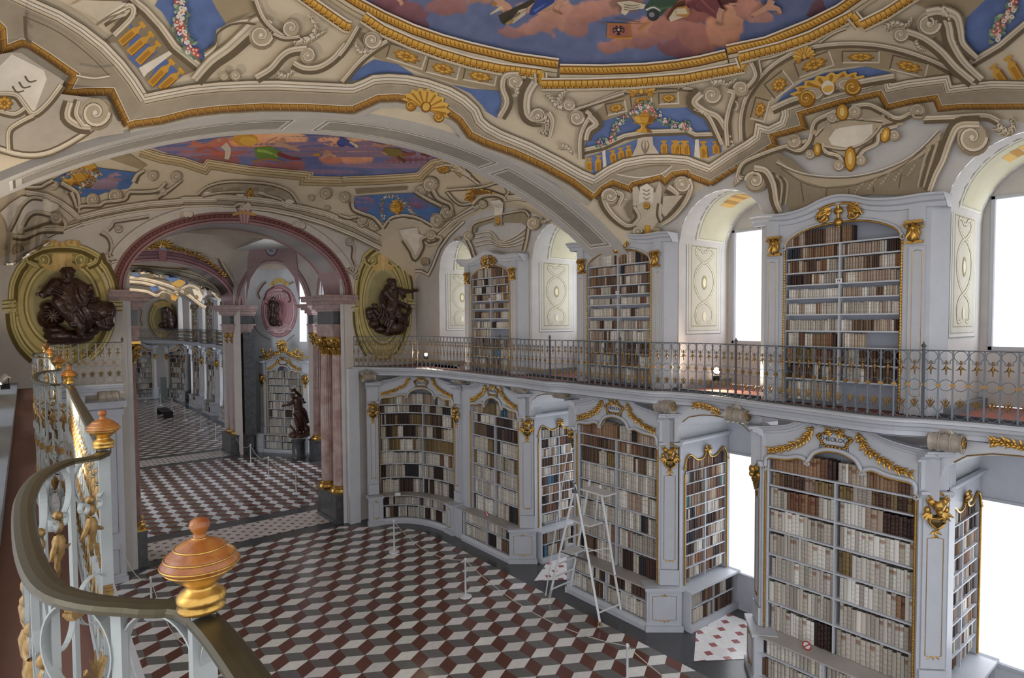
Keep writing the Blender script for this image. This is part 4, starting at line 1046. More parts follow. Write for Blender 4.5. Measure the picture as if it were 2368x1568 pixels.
pier('fluted dark red marble columns at left of the near arch, partly hidden',[(8.08,19.33),(8.02,20.2)],(7.76,8.4,19.02,20.55),(7.82,8.45,19.1,20.5),mx=True,back=(8.2,8.45,19.05,20.5))
pier('red marble columns on the right of the far arch, beside the statue bookcase',[(8.33,32.78),(8.33,33.7)],(7.85,8.95,32.35,34.1),(7.95,8.98,32.45,34.0),back=(8.5,9.05,32.2,34.0),cm='pinkd')
pier('single red marble column right of the wooden statue, behind the near columns',[(10.95,28.75)],(10.6,11.35,28.4,29.1),(10.65,11.3,28.42,29.08),back=(11.15,11.5,28.3,29.3),cm='pinkd')
# ================================================================== OCTAGON AND FAR HALL BOOKCASES
OROWS=[3.80,3.44,3.05,2.63,2.20,1.77,1.34,.90]
A_,B_=Vector((11.75,29.95)),Vector((9.05,33.35)); dd=(B_-A_)
oc=[tuple(A_+dd*t+Vector((dd[1],-dd[0])).normalized()*(-.22*math.sin(PI*t))) for t in segs(0,1,8)]
def no_far(i): return {'vellum':9,'tan':.6,'dark':.5,'brown':.6}
oc_case=lower_case(oc,2.0,'white bookcase with big gilded crest behind the wooden statue',41,no_far,OROWS,nseg=6,detail=1,pil=(2,2),bench=True,group='bookcases of the central octagon',w0=.055,benchmix={'vellum':1})
fnO,LO=pathfn(oc); fO=lambda u,v,h=0: fnO(LO/2+u,v,h)
mb=MB(fO); r=random.Random(3)
for s in (-1,1):
    for k in range(4): mb.tube([(x,y,.1) for x,y in volute((s*(.2+.28*k),5.05-.1*k+(.35 if k==0 else 0)),.15-.01*k,PI/2,s*1.2)],.035,6)
    for k in range(16): leaf(mb,(s*r.uniform(.05,1.2),4.85+r.uniform(0,.25)),r.uniform(.3,2.8),.28,.06,.08,.06)
for k in range(7): leaf(mb,(0,5.45),PI/2+(k-3)*.4,.38,.06,.1,.06)
mb.blob((0,5.35,.1),(.16,.22,.08)); mb.tube([(-1.35,4.85,.1),(-.8,4.92,.1),(-.4,5.1,.1),(0,5.2,.1),(.4,5.1,.1),(.8,4.92,.1),(1.35,4.85,.1)],.05,6)
mb.obj('gilded_crest','gold',oc_case)
c5=lower_case([(11.9,23.6),(11.9,27.6)],2.4,'sliver of a white bookcase between the two marble columns at right',43,no_far,OROWS,detail=1,group='bookcases of the central octagon')
FARC=[(38.9,'first'),(43.7,'second'),(48.5,'third')]
for i,(y,nm) in enumerate(FARC):
    lower_case([(XF,y-1.6),(XF,y+1.6)],2.3,'%s lower white bookcase of the far hall window wall, counted from the far arch'%nm,51+i,MIXB,ROWS,detail=0,group='bookcases in the far hall',w0=.06)
lower_case([(XF,53.3-1.6),(XF,53.3+1.6)],2.3,'fourth lower white bookcase of the far hall window wall, farthest straight one',55,MIXB,ROWS,detail=0,group='bookcases in the far hall',w0=.06)
fc=[(x,y) for x,y,_ in spline([(XF,56.4,0),(XF,58.2,0),(10.3,59.6,0),(9.7,60.7,0),(8.9,61.3,0)],3)]
fcv=lower_case(fc,3.0,'curved corner bookcase at the far right end of the far hall',57,MIXB,ROWS,nseg=8,pil=(2,2),detail=0,group='bookcases in the far hall',w0=.06)
lower_case([(8.85,61.75),(6.2,61.75)],2.3,'light-lit bookcase on the far end wall behind the black bench',58,no_far,ROWS,detail=0,group='bookcases in the far hall',w0=.06)
for i,y in enumerate((38.9,43.7,48.5,53.3)):
    fnu=(38.9,43.7,48.5,53.3)[i]
    upper_case(y,'%s upper bookcase of the far hall gallery, counted from the far arch'%ORD[i],61+i,detail=0,group='upper bookcases of the far hall')
bo=BOOKS.obj('books','books'); tag(bo,'rows of old vellum and leather books on all the remaining shelves','books',kind='stuff')
# ================================================================== PAINTED CEILINGS
def vault_many(P,yc,b=4.35):
    """traced points (x,y,h) of the photograph -> points on the real vault, h below it"""
    P=np.array(P,float); out=np.zeros((len(P),3))
    for s0 in range(0,len(P),20000):
        Q=P[s0:s0+20000]
        D=np.stack([(Q[:,0]-CX)/F_PX,(Q[:,1]-CY)/F_PX,np.ones(len(Q))],1)@RM
        def f(t):
            x,y,z=D[:,0]*t,D[:,1]*t,EYE+D[:,2]*t
            ok=(y-yc<b+.35)&(y-yc>(-b if yc>10 else -b-1.2))
            return np.where(ok,z-(vault_z(x,y,yc,b)-Q[:,2]),-1)
        lo=np.full(len(Q),1.); hi=np.full(len(Q),np.nan)
        t=.5
        while t<46:
            v=f(np.full(len(Q),t)); m=np.isnan(hi)&(v>=0); hi[m]=t; lo[m]=t-.2; t+=.2
        hi=np.where(np.isnan(hi),12.,hi)
        for _ in range(22):
            m=(lo+hi)/2; v=f(m); up=v>=0; hi=np.where(up,m,hi); lo=np.where(up,lo,m)
        tw=(XW-Q[:,2])/np.where(D[:,0]>1e-3,D[:,0],1e-3); lo=np.where((D[:,0]>1e-3)&(tw<lo),tw,lo)
        out[s0:s0+20000]=D*lo[:,None]+[0,0,EYE]
    return out
def resample(pts,step):
    out=[pts[0]]
    for a,b in zip(pts,pts[1:]):
        n=max(1,int(math.hypot(b[0]-a[0],b[1]-a[1])/step))
        out+=[(a[0]+(b[0]-a[0])*i/n,a[1]+(b[1]-a[1])*i/n) for i in range(1,n+1)]
    return out
def sm2(pts,n=4): return [(x,y) for x,y,_ in spline([(p[0],p[1],0) for p in pts],n)]
def offs(pts):
    N=[];n=len(pts)
    for i in range(n):
        a=pts[max(0,i-1)];b=pts[min(n-1,i+1)];p=pts[i]
        d1=Vector((p[0]-a[0],p[1]-a[1]));d2=Vector((b[0]-p[0],b[1]-p[1]))
        if d1.length<1e-6:d1=d2
        if d2.length<1e-6:d2=d1
        if d1.length<1e-6: N.append((0,1)); continue
        d1.normalize();d2.normalize();t=d1+d2
        t=t.normalized() if t.length>.2 else d1
        nn=Vector((-t[1],t[0]));k=1/max(.45,nn.dot(Vector((-d1[1],d1[0]))));N.append((nn[0]*k,nn[1]*k))
    return N
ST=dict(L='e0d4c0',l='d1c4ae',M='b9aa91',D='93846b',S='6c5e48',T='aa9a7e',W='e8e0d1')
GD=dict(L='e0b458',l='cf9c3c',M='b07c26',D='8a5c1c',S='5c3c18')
class VM(MB):
    def __init__(s,surf,step=14): MB.__init__(s); s.surf=surf; s.step=step; s.lay=.012; s.k=0
    def jit(s): s.k=(s.k+1)%9; return s.k*.00007
    def up(s,d=.0007): s.lay+=min(d,.0007)
    def ribbon(s,path,bands,w0=1.,w1=None,sm=0,h=None):
        """bands [(o0,o1,colour)] in traced pixels, + is to the right of travel (down for left-to-right)"""
        if sm: path=sm2(path,sm)
        path=resample(path,s.step); N=offs(path); n=len(path); w1=w0 if w1 is None else w1; h=(s.lay if h is None else h)+s.jit()
        for o0,o1,c in bands:
            rows=[]
            for i,(p,q) in enumerate(zip(path,N)):
                k=w0+(w1-w0)*i/(n-1) if n>1 else w0
                rows.append([(p[0]+q[0]*o0*k,p[1]+q[1]*o0*k,h),(p[0]+q[0]*o1*k,p[1]+q[1]*o1*k,h)])
            s.grid(rows,c,False)
    def between(s,A,B,c,n=60,h=None):
        h=s.lay if h is None else h
        def even(P):
            P=resample(P,4); L=[0]
            for a,b in zip(P,P[1:]): L.append(L[-1]+math.hypot(b[0]-a[0],b[1]-a[1]))
            return [P[min(len(P)-1,int(np.searchsorted(L,L[-1]*i/n)))] for i in range(n+1)]
        A,B=even(A),even(B)
        s.grid([[(a[0]+(b[0]-a[0])*k/4,a[1]+(b[1]-a[1])*k/4,h) for k in range(5)] for a,b in zip(A,B)],c,False)
    def fill(s,poly,c,h=None,cell=13):
        h=(s.lay if h is None else h)+s.jit()
        tri=tessellate_polygon([[Vector((p[0],p[1],0)) for p in poly]])
        for t in tri:
            T=[poly[k] for k in t]
            ar=(T[1][0]-T[0][0])*(T[2][1]-T[0][1])-(T[2][0]-T[0][0])*(T[1][1]-T[0][1])
            if abs(ar)<1e-6: continue
            if ar<0: T=T[::-1]
            xs=[p[0] for p in T];ys=[p[1] for p in T]
            for i in range(int(min(xs)//cell),int(max(xs)//cell)+1):
                for j in range(int(min(ys)//cell),int(max(ys)//cell)+1):
                    q=clip(clip(clip(clip(list(T),-1,0,-i*cell),1,0,(i+1)*cell),0,-1,-j*cell) if True else T,0,1,(j+1)*cell)
                    if len(q)>2: s.add([(x,y,h) for x,y in q],[list(range(len(q)))],c)
    def disc(s,cx,cy,rx,ry,c,rot=0,n=14,h=None):
        r=math.radians(rot); s.fill([(cx+rx*math.cos(a)*math.cos(r)-ry*math.sin(a)*math.sin(r),cy+rx*math.cos(a)*math.sin(r)+ry*math.sin(a)*math.cos(r)) for a in segs(0,2*PI,n)[:-1]],c,h)
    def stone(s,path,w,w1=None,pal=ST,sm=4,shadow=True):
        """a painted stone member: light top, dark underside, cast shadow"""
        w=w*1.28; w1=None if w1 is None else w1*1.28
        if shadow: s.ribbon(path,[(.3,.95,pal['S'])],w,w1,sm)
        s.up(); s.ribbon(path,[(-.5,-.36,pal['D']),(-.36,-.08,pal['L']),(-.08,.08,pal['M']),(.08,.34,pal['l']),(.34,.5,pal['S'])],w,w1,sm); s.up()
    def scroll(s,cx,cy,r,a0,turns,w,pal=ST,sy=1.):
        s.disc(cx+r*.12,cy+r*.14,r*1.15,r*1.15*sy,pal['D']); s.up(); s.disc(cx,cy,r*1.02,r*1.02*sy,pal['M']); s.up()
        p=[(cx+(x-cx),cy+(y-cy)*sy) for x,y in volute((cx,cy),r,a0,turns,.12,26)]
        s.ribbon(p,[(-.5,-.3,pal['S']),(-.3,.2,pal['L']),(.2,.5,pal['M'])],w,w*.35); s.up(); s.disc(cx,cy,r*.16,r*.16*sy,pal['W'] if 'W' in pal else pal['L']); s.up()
    def rosette(s,cx,cy,rx,ry,rot=0,frame=True,k=1.28):
        r=math.radians(rot); R=lambda a,b:(cx+a*math.cos(r)-b*math.sin(r),cy+a*math.sin(r)+b*math.cos(r))
        if frame:
            q=[R(-rx*k,-ry*k),R(rx*k,-ry*k),R(rx*k,ry*k),R(-rx*k,ry*k)]
            s.fill(q,ST['T']); s.up(); s.ribbon([q[1],q[0],q[3]],[(-1.6,1.6,ST['S'])]); s.ribbon([q[3],q[2],q[1]],[(-1.6,1.6,ST['L'])]); s.up()
        P=[]
        for i in range(32):
            a=2*PI*i/32; m=.86+.14*math.cos(a*8); P.append(R(rx*m*math.cos(a),ry*m*math.sin(a)))
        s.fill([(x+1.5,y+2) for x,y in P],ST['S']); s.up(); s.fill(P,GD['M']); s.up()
        for i in range(8):
            a=2*PI*i/8; p=R(rx*.52*math.cos(a),ry*.52*math.sin(a)); s.disc(p[0],p[1],max(1,rx*.16),max(1,ry*.16),GD['L'],rot,8)
        s.up(); s.disc(cx,cy,rx*.2,ry*.2,GD['D'],rot,10); s.up(); s.disc(cx,cy,rx*.1,ry*.1,GD['L'],rot,8); s.up()
    def balu(s,bx,by,tx,ty,w):
        d=Vector((tx-bx,ty-by)); L=d.length; d.normalize(); n=Vector((-d[1],d[0])); P=lambda u,v:(bx+d[0]*u*L+n[0]*v*w,by+d[1]*u*L+n[1]*v*w)
        s.fill([P(0,-.5),P(.62,-.5),P(.78,-.18),P(.88,-.18),P(.88,-.42),P(1,-.42),P(1,.42),P(.88,.42),P(.88,.18),P(.78,.18),P(.62,.5),P(0,.5)],GD['l'],cell=13); s.up(.001)
        s.fill([P(.05,-.28),P(.55,-.28),P(.55,.2),P(.05,.2)],GD['M'],cell=13); s.up(.001); s.fill([P(0,.36),P(.62,.36),P(.62,.5),P(0,.5)],GD['D'],cell=13); s.up(.001)
    def flowers(s,path,n,seed,r0=3.2):
        r=random.Random(seed); pp=resample(sm2(path,5),3)
        for i in range(n):
            p=pp[int(len(pp)*i/n)]; x,y=p[0]+r.uniform(-r0*2.2,r0*2.2),p[1]+r.uniform(-r0*2,r0*2)
            c=r.choice(['7e9478','6a8470','8fa48c','5f7a66','a8b8a0']); s.disc(x,y,r0*r.uniform(.7,1.3),r0*r.uniform(.4,.8),c,r.uniform(0,180),6)
            if i%16==0: s.up(.0006)
        s.up()
        for i in range(n//3):
            p=pp[int(len(pp)*i/(n//3))]; x,y=p[0]+r.uniform(-r0*1.5,r0*1.5),p[1]+r.uniform(-r0,r0); c=r.choice(['c05048','d8d4d0','e6e4e6','3c4c88','b86a60','d07060'])
            s.disc(x,y,r0*.95,r0*.9,c,0,7); s.disc(x,y,r0*.4,r0*.4,'e9d9c8' if c[0]!='e' else 'c09a60',0,6,h=s.lay+.0015)
        s.up(.003)
    def paint(s,poly,fn_,step=4):
        xs=[p[0] for p in poly];ys=[p[1] for p in poly]; x0,x1,y0,y1=min(xs),max(xs),min(ys),max(ys)
        nx,ny=int((x1-x0)/step)+1,int((y1-y0)/step)+1
        X,Y=np.meshgrid(x0+np.arange(nx+1)*step,y0+np.arange(ny+1)*step,indexing='ij'); Cc=fn_(X,Y)
        cx_,cy_=X,Y; ins=np.zeros(cx_.shape,bool); n=len(poly)
        for i in range(n):
            (xa,ya),(xb,yb)=poly[i],poly[(i+1)%n]
            if ya==yb: continue
            c=((ya>cy_)!=(yb>cy_))&(cx_<(xb-xa)*(cy_-ya)/(yb-ya)+xa); ins^=c
        ins=ins[:-1,:-1]&ins[1:,:-1]&ins[:-1,1:]&ins[1:,1:]; cm=tuple(Cc.reshape(-1,3).mean(0)); s.fill(poly,cm); s.up()
        o=len(s.v); m=ny+1; s.v+=[(float(a),float(b),s.lay) for a,b in zip(X.ravel(),Y.ravel())]
        CC=[tuple(map(float,c)) for c in Cc.reshape(-1,3)]
        for i,j in zip(*np.nonzero(ins)):
            f=[i*m+j,(i+1)*m+j,(i+1)*m+j+1,i*m+j+1]; s.f.append([k+o for k in f]); s.c.append([CC[k] for k in f]); s.sm.append(False)
        s.up()
    def obj(s,name,material,parent=None):
        s.v=[tuple(p) for p in s.surf(s.v)] if len(s.v) else []
        used=sorted({k for f in s.f for k in f}); mp={k:i for i,k in enumerate(used)}; s.v=[s.v[k] for k in used]; s.f=[[mp[k] for k in f] for f in s.f]
        return MB.obj(s,name,material,parent)
def vnoise(X,Y,sc,seed,oct=4):
    r=np.random.RandomState(seed); G=r.rand(256,256); out=0; a=1; t=0
    for o in range(oct):
        x=X/sc*(2**o)+o*17.3;y=Y/sc*(2**o)+o*9.1; i=np.floor(x).astype(int);j=np.floor(y).astype(int);u=x-i;v=y-j;u=u*u*(3-2*u);v=v*v*(3-2*v)
        g=lambda a_,b_:G[a_%256,b_%256]
        out=out+a*((g(i,j)*(1-u)+g(i+1,j)*u)*(1-v)+(g(i,j+1)*(1-u)+g(i+1,j+1)*u)*v); t+=a; a*=.55
    return out/t
def clouds(base,base2,blobs,seed,warp=26,soft=.16):
    def fn_(X,Y):
        n1=vnoise(X,Y,60,seed)-.5; n2=vnoise(X,Y,60,seed+1)-.5; n3=vnoise(X,Y,150,seed+2); W=lambda h: np.array(lin(h))
        C=W(base)[None,None]*(1-n3[...,None])+W(base2)[None,None]*n3[...,None]; C=C*(1+.35*(vnoise(X,Y,22,seed+5)[...,None]-.5))
        Xw=X+n1*warp*2;Yw=Y+n2*warp*2
        for cx,cy,rx,ry,col in blobs:
            d=((Xw-cx)/rx)**2+((Yw-cy)/ry)**2; a=np.clip((1.05-d)/soft/2,0,1); a=a*a*(3-2*a)
            sh=np.clip(.92-.25*(Yw-cy)/ry-.12*(Xw-cx)/rx*0,.62,1.25)*(1+.25*(vnoise(X,Y,18,seed+9)-.5))
            C=C*(1-a[...,None])+W(col)[None,None]*1.32*np.array([1.06,1.0,.92])*sh[...,None]*a[...,None]
        return np.clip(C,0,1)
    return fn_
def _keep(f):
    def g(vm,*a,**k):
        l0=vm.lay; f(vm,*a,**k); vm.lay=l0+.0008
    return g
T1=lambda L:[(x/2.959,y/2.959) for x,y in L]
T2=lambda L:[(784+x/2.959,y/2.959) for x,y in L]
T3=lambda L:[(1568+x/2.959,y/2.959) for x,y in L]
TA=lambda L:[(960+x/4.612,420+y/4.612) for x,y in L]
TB=lambda L:[(1300+x/4.612,380+y/4.612) for x,y in L]
TC=lambda L:[(x/5.226,400+y/5.226) for x,y in L]
TD=lambda L:[(380+x/4.554,420+y/4.554) for x,y in L]
def _wrap(name):
    f=getattr(VM,name)
    def g(s,*a,**k):
        l0=s.lay; r=f(s,*a,**k); s.lay=l0+.0005; return r
    setattr(VM,name,g)
for _n in ('stone','scroll','rosette','balu','flowers'): _wrap(_n)
V1=lambda P:vault_many(P,4.75); V2=lambda P:vault_many(P,14.55)
# ---------- bay 1: the great fresco
A1=VM(V1)
rollA=T2([(-130,-160),(0,-60),(130,22),(300,112),(500,202),(700,272),(900,327),(1200,397),(1500,440)])
rollA2=T2([(1510,478),(1800,481),(2100,470)])+T3([(-16,448),(150,420),(330,377)])
rollA3=T3([(335,345),(600,290),(900,170),(1100,70),(1230,-20),(1400,-130)])
sky=[(-60+784/1,-60)]
poly=T2([(-150,-200),(0,-60),(130,22),(300,112),(500,202),(700,272),(900,327),(1200,397),(1500,440),(1510,478),(1800,481),(2100,470)])+T3([(-16,448),(150,420),(330,377),(335,345),(600,290),(900,170),(1100,70),(1230,-20),(1400,-200)])
Bz=lambda off,L:[(off+x/2.959,y/2.959,rx/2.959,ry/2.959,c) for x,y,rx,ry,c in L]
bl=Bz(784,[(330,40,150,110,'6e4a56'),(470,90,140,100,'74505a'),(560,190,80,70,'5f4656'),(740,20,170,80,'8d676a'),(1000,-10,120,40,'9a7a76'),(1190,235,110,60,'8c6a6c'),(1340,190,150,75,'a47c76'),(1500,110,170,110,'ad8478'),(1400,20,200,60,'b4907f'),(1640,180,80,90,'97706c'),(1800,60,200,70,'a87e76'),(1700,110,110,80,'a0766e'),(1850,315,110,45,'98706e'),(2010,270,140,60,'a4786e'),(2160,200,200,90,'ae7e6e'),(2120,305,110,45,'8c6466'),(2300,190,150,110,'a07268'),(2380,350,100,90,'82565e'),(1980,30,140,60,'8a6a62')])+Bz(1568,[(80,70,200,100,'96625e'),(30,330,150,80,'79505a'),(150,260,170,90,'94665f'),(300,190,150,120,'b88672'),(350,110,120,90,'bf9078'),(480,60,120,80,'ac7e72'),(560,110,80,70,'a87e78'),(200,20,160,70,'6c3c42'),(330,10,90,50,'5c3238'),(960,50,80,60,'5c4050')])
A1.paint(poly,clouds('5a668f','6f7a9e',bl,3),3.2)
Q=lambda T,*L:T(list(L))
def fig(vm,T,items):
    for it in items:
        if it[0]=='d': _,x,y,rx,ry,c,ro=it; (px_,py_),=T([(x,y)]); vm.disc(px_,py_,rx/2.959,ry/2.959,c,ro,12)
        elif it[0]=='r': _,L,w,w1,c=it; vm.ribbon(T(L),[(-.5,.5,c)],w/2.959,w1/2.959,4)
        else: vm.fill(T(it[1]),it[2],cell=13)
        vm.up()
FL='c99a82'; FD='a0725e'
fig(A1,T2,[('r',[(400,-10),(430,20),(415,32)],26,16,FL),('d',1100,20,42,34,FL,20),('d',1145,55,50,36,FL,50),('d',1062,28,20,16,'a87a4a',0),('r',[(1035,98),(1080,70),(1120,50)],8,30,'cfc0a0'),('r',[(1150,70),(1120,100),(1090,95)],22,12,FD),
 ('f',[(1090,105),(1330,-10),(1345,10),(1130,170),(1105,150)],'3e3a30'),('f',[(1175,150),(1230,70),(1280,55),(1275,100),(1190,162)],'cdbfa6'),('f',[(1200,100),(1240,80),(1238,100),(1205,122)],'7a6c5c'),
 ('f',[(1310,60),(1350,0),(1480,-10),(1470,20),(1330,105),(1300,100)],'31488c'),('f',[(1330,70),(1420,20),(1400,40),(1340,85)],'5a72b4'),('r',[(1520,-10),(1490,50),(1480,70)],40,26,FL),('r',[(1470,66),(1500,85),(1528,98)],22,14,FD),
 ('f',[(1900,15),(1990,5),(2100,30),(2085,60),(1990,70),(1960,105),(1930,90),(1935,50)],'d8cdb4'),('f',[(2090,60),(2130,0),(2330,0),(2250,60),(2200,110),(2120,120)],'38523f'),('r',[(2150,40),(2200,60),(2290,40)],18,10,'4f6e50'),
 ('d',2150,105,42,40,'33333a',0),('d',2140,100,20,18,'8a8a8c',0),('r',[(2100,70),(2150,50),(2200,75)],14,8,'d0d0cc'),
 ('f',[(2240,130),(2290,30),(2367,0),(2367,30),(2270,145)],'5c3a24'),('f',[(2255,125),(2300,60),(2400,55),(2380,110),(2270,150)],'dccbb0'),
 ('f',[(1838,155),(1990,160),(1998,268),(1830,262)],'b5763a'),('f',[(1850,168),(1980,172),(1984,248),(1846,244)],'a8685c'),('r',[(1890,128),(2060,150)],5,5,'6c5a50'),('r',[(2055,210),(2100,170),(2130,150)],16,10,'b88a48'),('r',[(1795,157),(2090,165)],5,4,'8a6a4c')])
for sx in (-1,1):   # the double eagle on the banner
    fig(A1,T2,[('r',[(1913,205),(1913+sx*10,190),(1913+sx*12,180),(1913+sx*22,182)],10,5,'1c1a1c'),('r',[(1913,210),(1913+sx*28,192),(1913+sx*38,205),(1913+sx*34,225)],10,4,'1c1a1c'),('r',[(1913,212),(1913+sx*22,214),(1913+sx*30,226)],8,3,'1c1a1c'),('r',[(1913,225),(1913+sx*14,240)],6,3,'1c1a1c')])
fig(A1,T2,[('d',1913,208,13,17,'1c1a1c',0),('d',1913,203,8,10,'c8c4c0',0),('r',[(1913,220),(1913,240)],8,14,'1c1a1c')])
for i in range(12): fig(A1,T2,[('d',1948+10.5*i-60,262,4,7,'d6a048',0)])
for y in (46,62,78): fig(A1,T2,[('r',[(1950,y-14),(2010,y-6),(2060,y-16)],5,3,'6a5c4c')])
fig(A1,T2,[('r',[(1290,62),(1150,150)],4,4,'8a7a5c'),('f',[(1135,160),(1200,128),(1190,155),(1150,172)],'a88a54')])
fig(A1,T3,[('f',[(-10,50),(60,40),(85,90),(60,120),(-10,110)],'b88a4e'),('f',[(-10,60),(50,56),(66,95),(-10,98)],'d8c8a8'),('f',[(100,-10),(260,-10),(300,60),(260,130),(200,90),(130,60)],'7a4248'),('r',[(160,0),(210,50),(260,90)],16,8,'9a5c5c'),('r',[(300,60),(280,110),(285,150)],44,26,FL),('r',[(262,150),(290,170),(305,160)],24,14,FD),('r',[(350,30),(410,25)],20,10,FL),
 ('r',[(500,110),(560,80),(620,40),(640,0)],26,52,FL),('r',[(610,50),(680,60),(700,95)],44,22,FL),('r',[(655,88),(705,98)],14,10,FD),('r',[(500,112),(520,118)],18,14,FD)])
# gilt leaf roll and the second gilt band, with the plain mouldings between
roll=[(-14,-10,ST['W']),(-10,-6,GD['D']),(-6,-1,GD['L']),(-1,4,GD['l']),(4,8,GD['M']),(8,11,GD['S']),(11,19,'cdbfa2'),(19,21,ST['S']),(21,29,'bdae90'),(29,31,ST['D'])]
for R_ in (rollA,rollA2,rollA3):
    A1.ribbon(R_,roll); A1.up()
    pts=resample(R_,9.); N=offs(pts)
    for i in range(1,len(pts)-1):
        p,q=pts[i],N[i]; t=Vector((pts[i+1][0]-p[0],pts[i+1][1]-p[1])).normalized(); sg=1 if i%2 else -1
        A1.ribbon([(p[0]+q[0]*(-4),p[1]+q[1]*(-4)),(p[0]+q[0]*5+t[0]*5,p[1]+q[1]*5+t[1]*5)],[(-1.1,1.1,GD['D'])])
    A1.up()
B1=[T1([(2030,-60),(2200,60),(2367,175)])+T2([(80,182)]),T2([(170,112),(300,200),(500,290),(700,362),(900,422),(1100,465),(1385,500)]),T2([(1385,500),(1390,572)]),T2([(1385,572),(1700,570),(2000,560),(2367,532)])+T3([(200,502),(450,455)]),T3([(450,455),(425,385)]),T3([(420,390),(700,320),(900,250),(1100,150),(1195,100)]),T3([(1195,100),(1255,172)]),T3([(1255,172),(1420,90),(1560,0),(1700,-90)])]
gb=[(-13,-9,ST['W']),(-9,-6,GD['D']),(-6,0,GD['L']),(0,5,GD['l']),(5,9,GD['M']),(9,12,GD['S']),(12,17,'d2c4aa'),(17,19,ST['D'])]
for R_ in B1:
    A1.ribbon(R_,gb); A1.up(.0008); pts=resample(R_,12.); N=offs(pts)
    for i in range(1,len(pts)-1): p,q=pts[i],N[i]; A1.ribbon([(p[0]-q[0]*6,p[1]-q[1]*6),(p[0]+q[0]*8,p[1]+q[1]*8)],[(-.9,.9,GD['D'])])
    A1.up(.0008)
    for i in range(0,len(pts)*2): 
        k=min(len(pts)-1,i//2); p,q=pts[k],N[k]; A1.disc(p[0]+q[0]*10+(i%2)*5,p[1]+q[1]*10,1.6,1.6,GD['L'],0,6)
    A1.up(.0008)
fo=A1.obj('ceiling_fresco','fresco'); tag(fo,'large oval sky fresco with pink clouds, figures and gilded moulding, nearest dome','fresco')
# ---------- bay 1: painted architecture
C1=VM(V1)
band_out=T2([(-20,110),(100,210),(300,330),(500,400),(700,460),(900,520),(1100,560)])
cof_lo=T2([(-60,230),(230,395),(430,470),(650,560),(870,610),(1100,650)])
C1.between(T2([(90,210),(300,260),(500,340),(700,410),(900,470),(1130,520)]),T2([(240,395),(430,450),(620,520),(800,575),(950,605),(1100,625)]),'a8977a')
for p in ((460,385,100,40,18),(710,470,86,38,14),(965,522,86,34,11)): (a,b),=T2([p[:2]]); C1.rosette(a,b,p[2]/2.959,p[3]/2.959,p[4])
C1.fill(T1([(1440,-10),(1480,60),(1545,165),(1640,130),(1760,60),(1700,-10)]),'a8977a')
BLU='5a70a4'
for L,T in (([(1060,40),(1085,-10),(1445,-10),(1482,60),(1548,165),(1480,205),(1462,330),(1380,418),(1300,340),(1220,280),(1170,180),(1110,85)],T1),([(68,560),(130,475),(240,408),(400,440),(515,512),(300,512),(200,530)],T2),([(775,580),(900,608),(1095,622),(1112,695),(1080,808),(1010,765),(980,720),(900,640)],T2)):
    C1.paint([(p[0],p[1]) for p in T(L)],clouds('5a70a4','6c82b4',[],8),4.5)
C1.paint(T2([(1685,1012),(1700,930),(1765,842),(1900,800),(2100,745),(2380,733)])+T3([(90,730),(100,770),(200,800),(240,880),(246,908),(0,905)])+T2([(2100,915),(1950,940),(1800,1000)]),clouds('5a70a4','6c82b4',[],9),4.5)
C1.paint(T3([(650,730),(720,650),(850,560),(1000,500),(1280,458),(1462,497),(1200,560),(900,660),(720,715)]),clouds('5a70a4','6c82b4',[],10),4.5)
C1.paint(T3([(1975,120),(2110,-10),(2400,-10),(2400,140),(2200,290),(2050,378),(1958,262)]),clouds('5a70a4','6c82b4',[],11),4.5)
C1.fill(T3([(1560,0),(2110,-10),(1975,120),(1900,90),(1700,60)]),'a8977a')
# coffered arches with gilt rosettes
C1.between(T2([(1720,800),(1850,700),(2000,640),(2200,612),(2380,605)]),T2([(1770,838),(1900,800),(2100,745),(2380,735)]),'a8977a',24)
for p in ((1895,738,52,30,-12),(2068,690,55,28,-8),(2255,672,52,30,-3)): (a,b),=T2([p[:2]]); C1.rosette(a,b,p[2]/2.959,p[3]/2.959,p[4])
C1.fill(T3([(0,610),(90,620),(90,730),(0,735)]),'a8977a')
C1.between(T3([(470,960),(470,800),(520,640),(650,480),(850,370),(1100,325),(1400,340),(1700,430),(1900,540)]),T3([(560,850),(590,740),(650,650),(800,560),(1000,478),(1250,450),(1450,480),(1650,540),(1780,560)]),'a8977a',50)
C1.up()
for p in ((560,750,38,58,15),(690,578,62,48,-38),(930,440,98,40,-20),(1250,390,98,30,0),(1580,455,96,38,14)): (a,b),=T3([p[:2]]); C1.rosette(a,b,p[2]/2.959,p[3]/2.959,p[4])
C1.stone(T3([(430,960),(430,800),(480,640),(620,470),(820,350),(1100,300),(1400,315),(1700,400),(2000,545)]),9)
C1.stone(T3([(0,600),(100,610)]),6); C1.stone(T2([(1600,770),(1750,700),(1900,640),(2100,600),(2367,590)]),6)
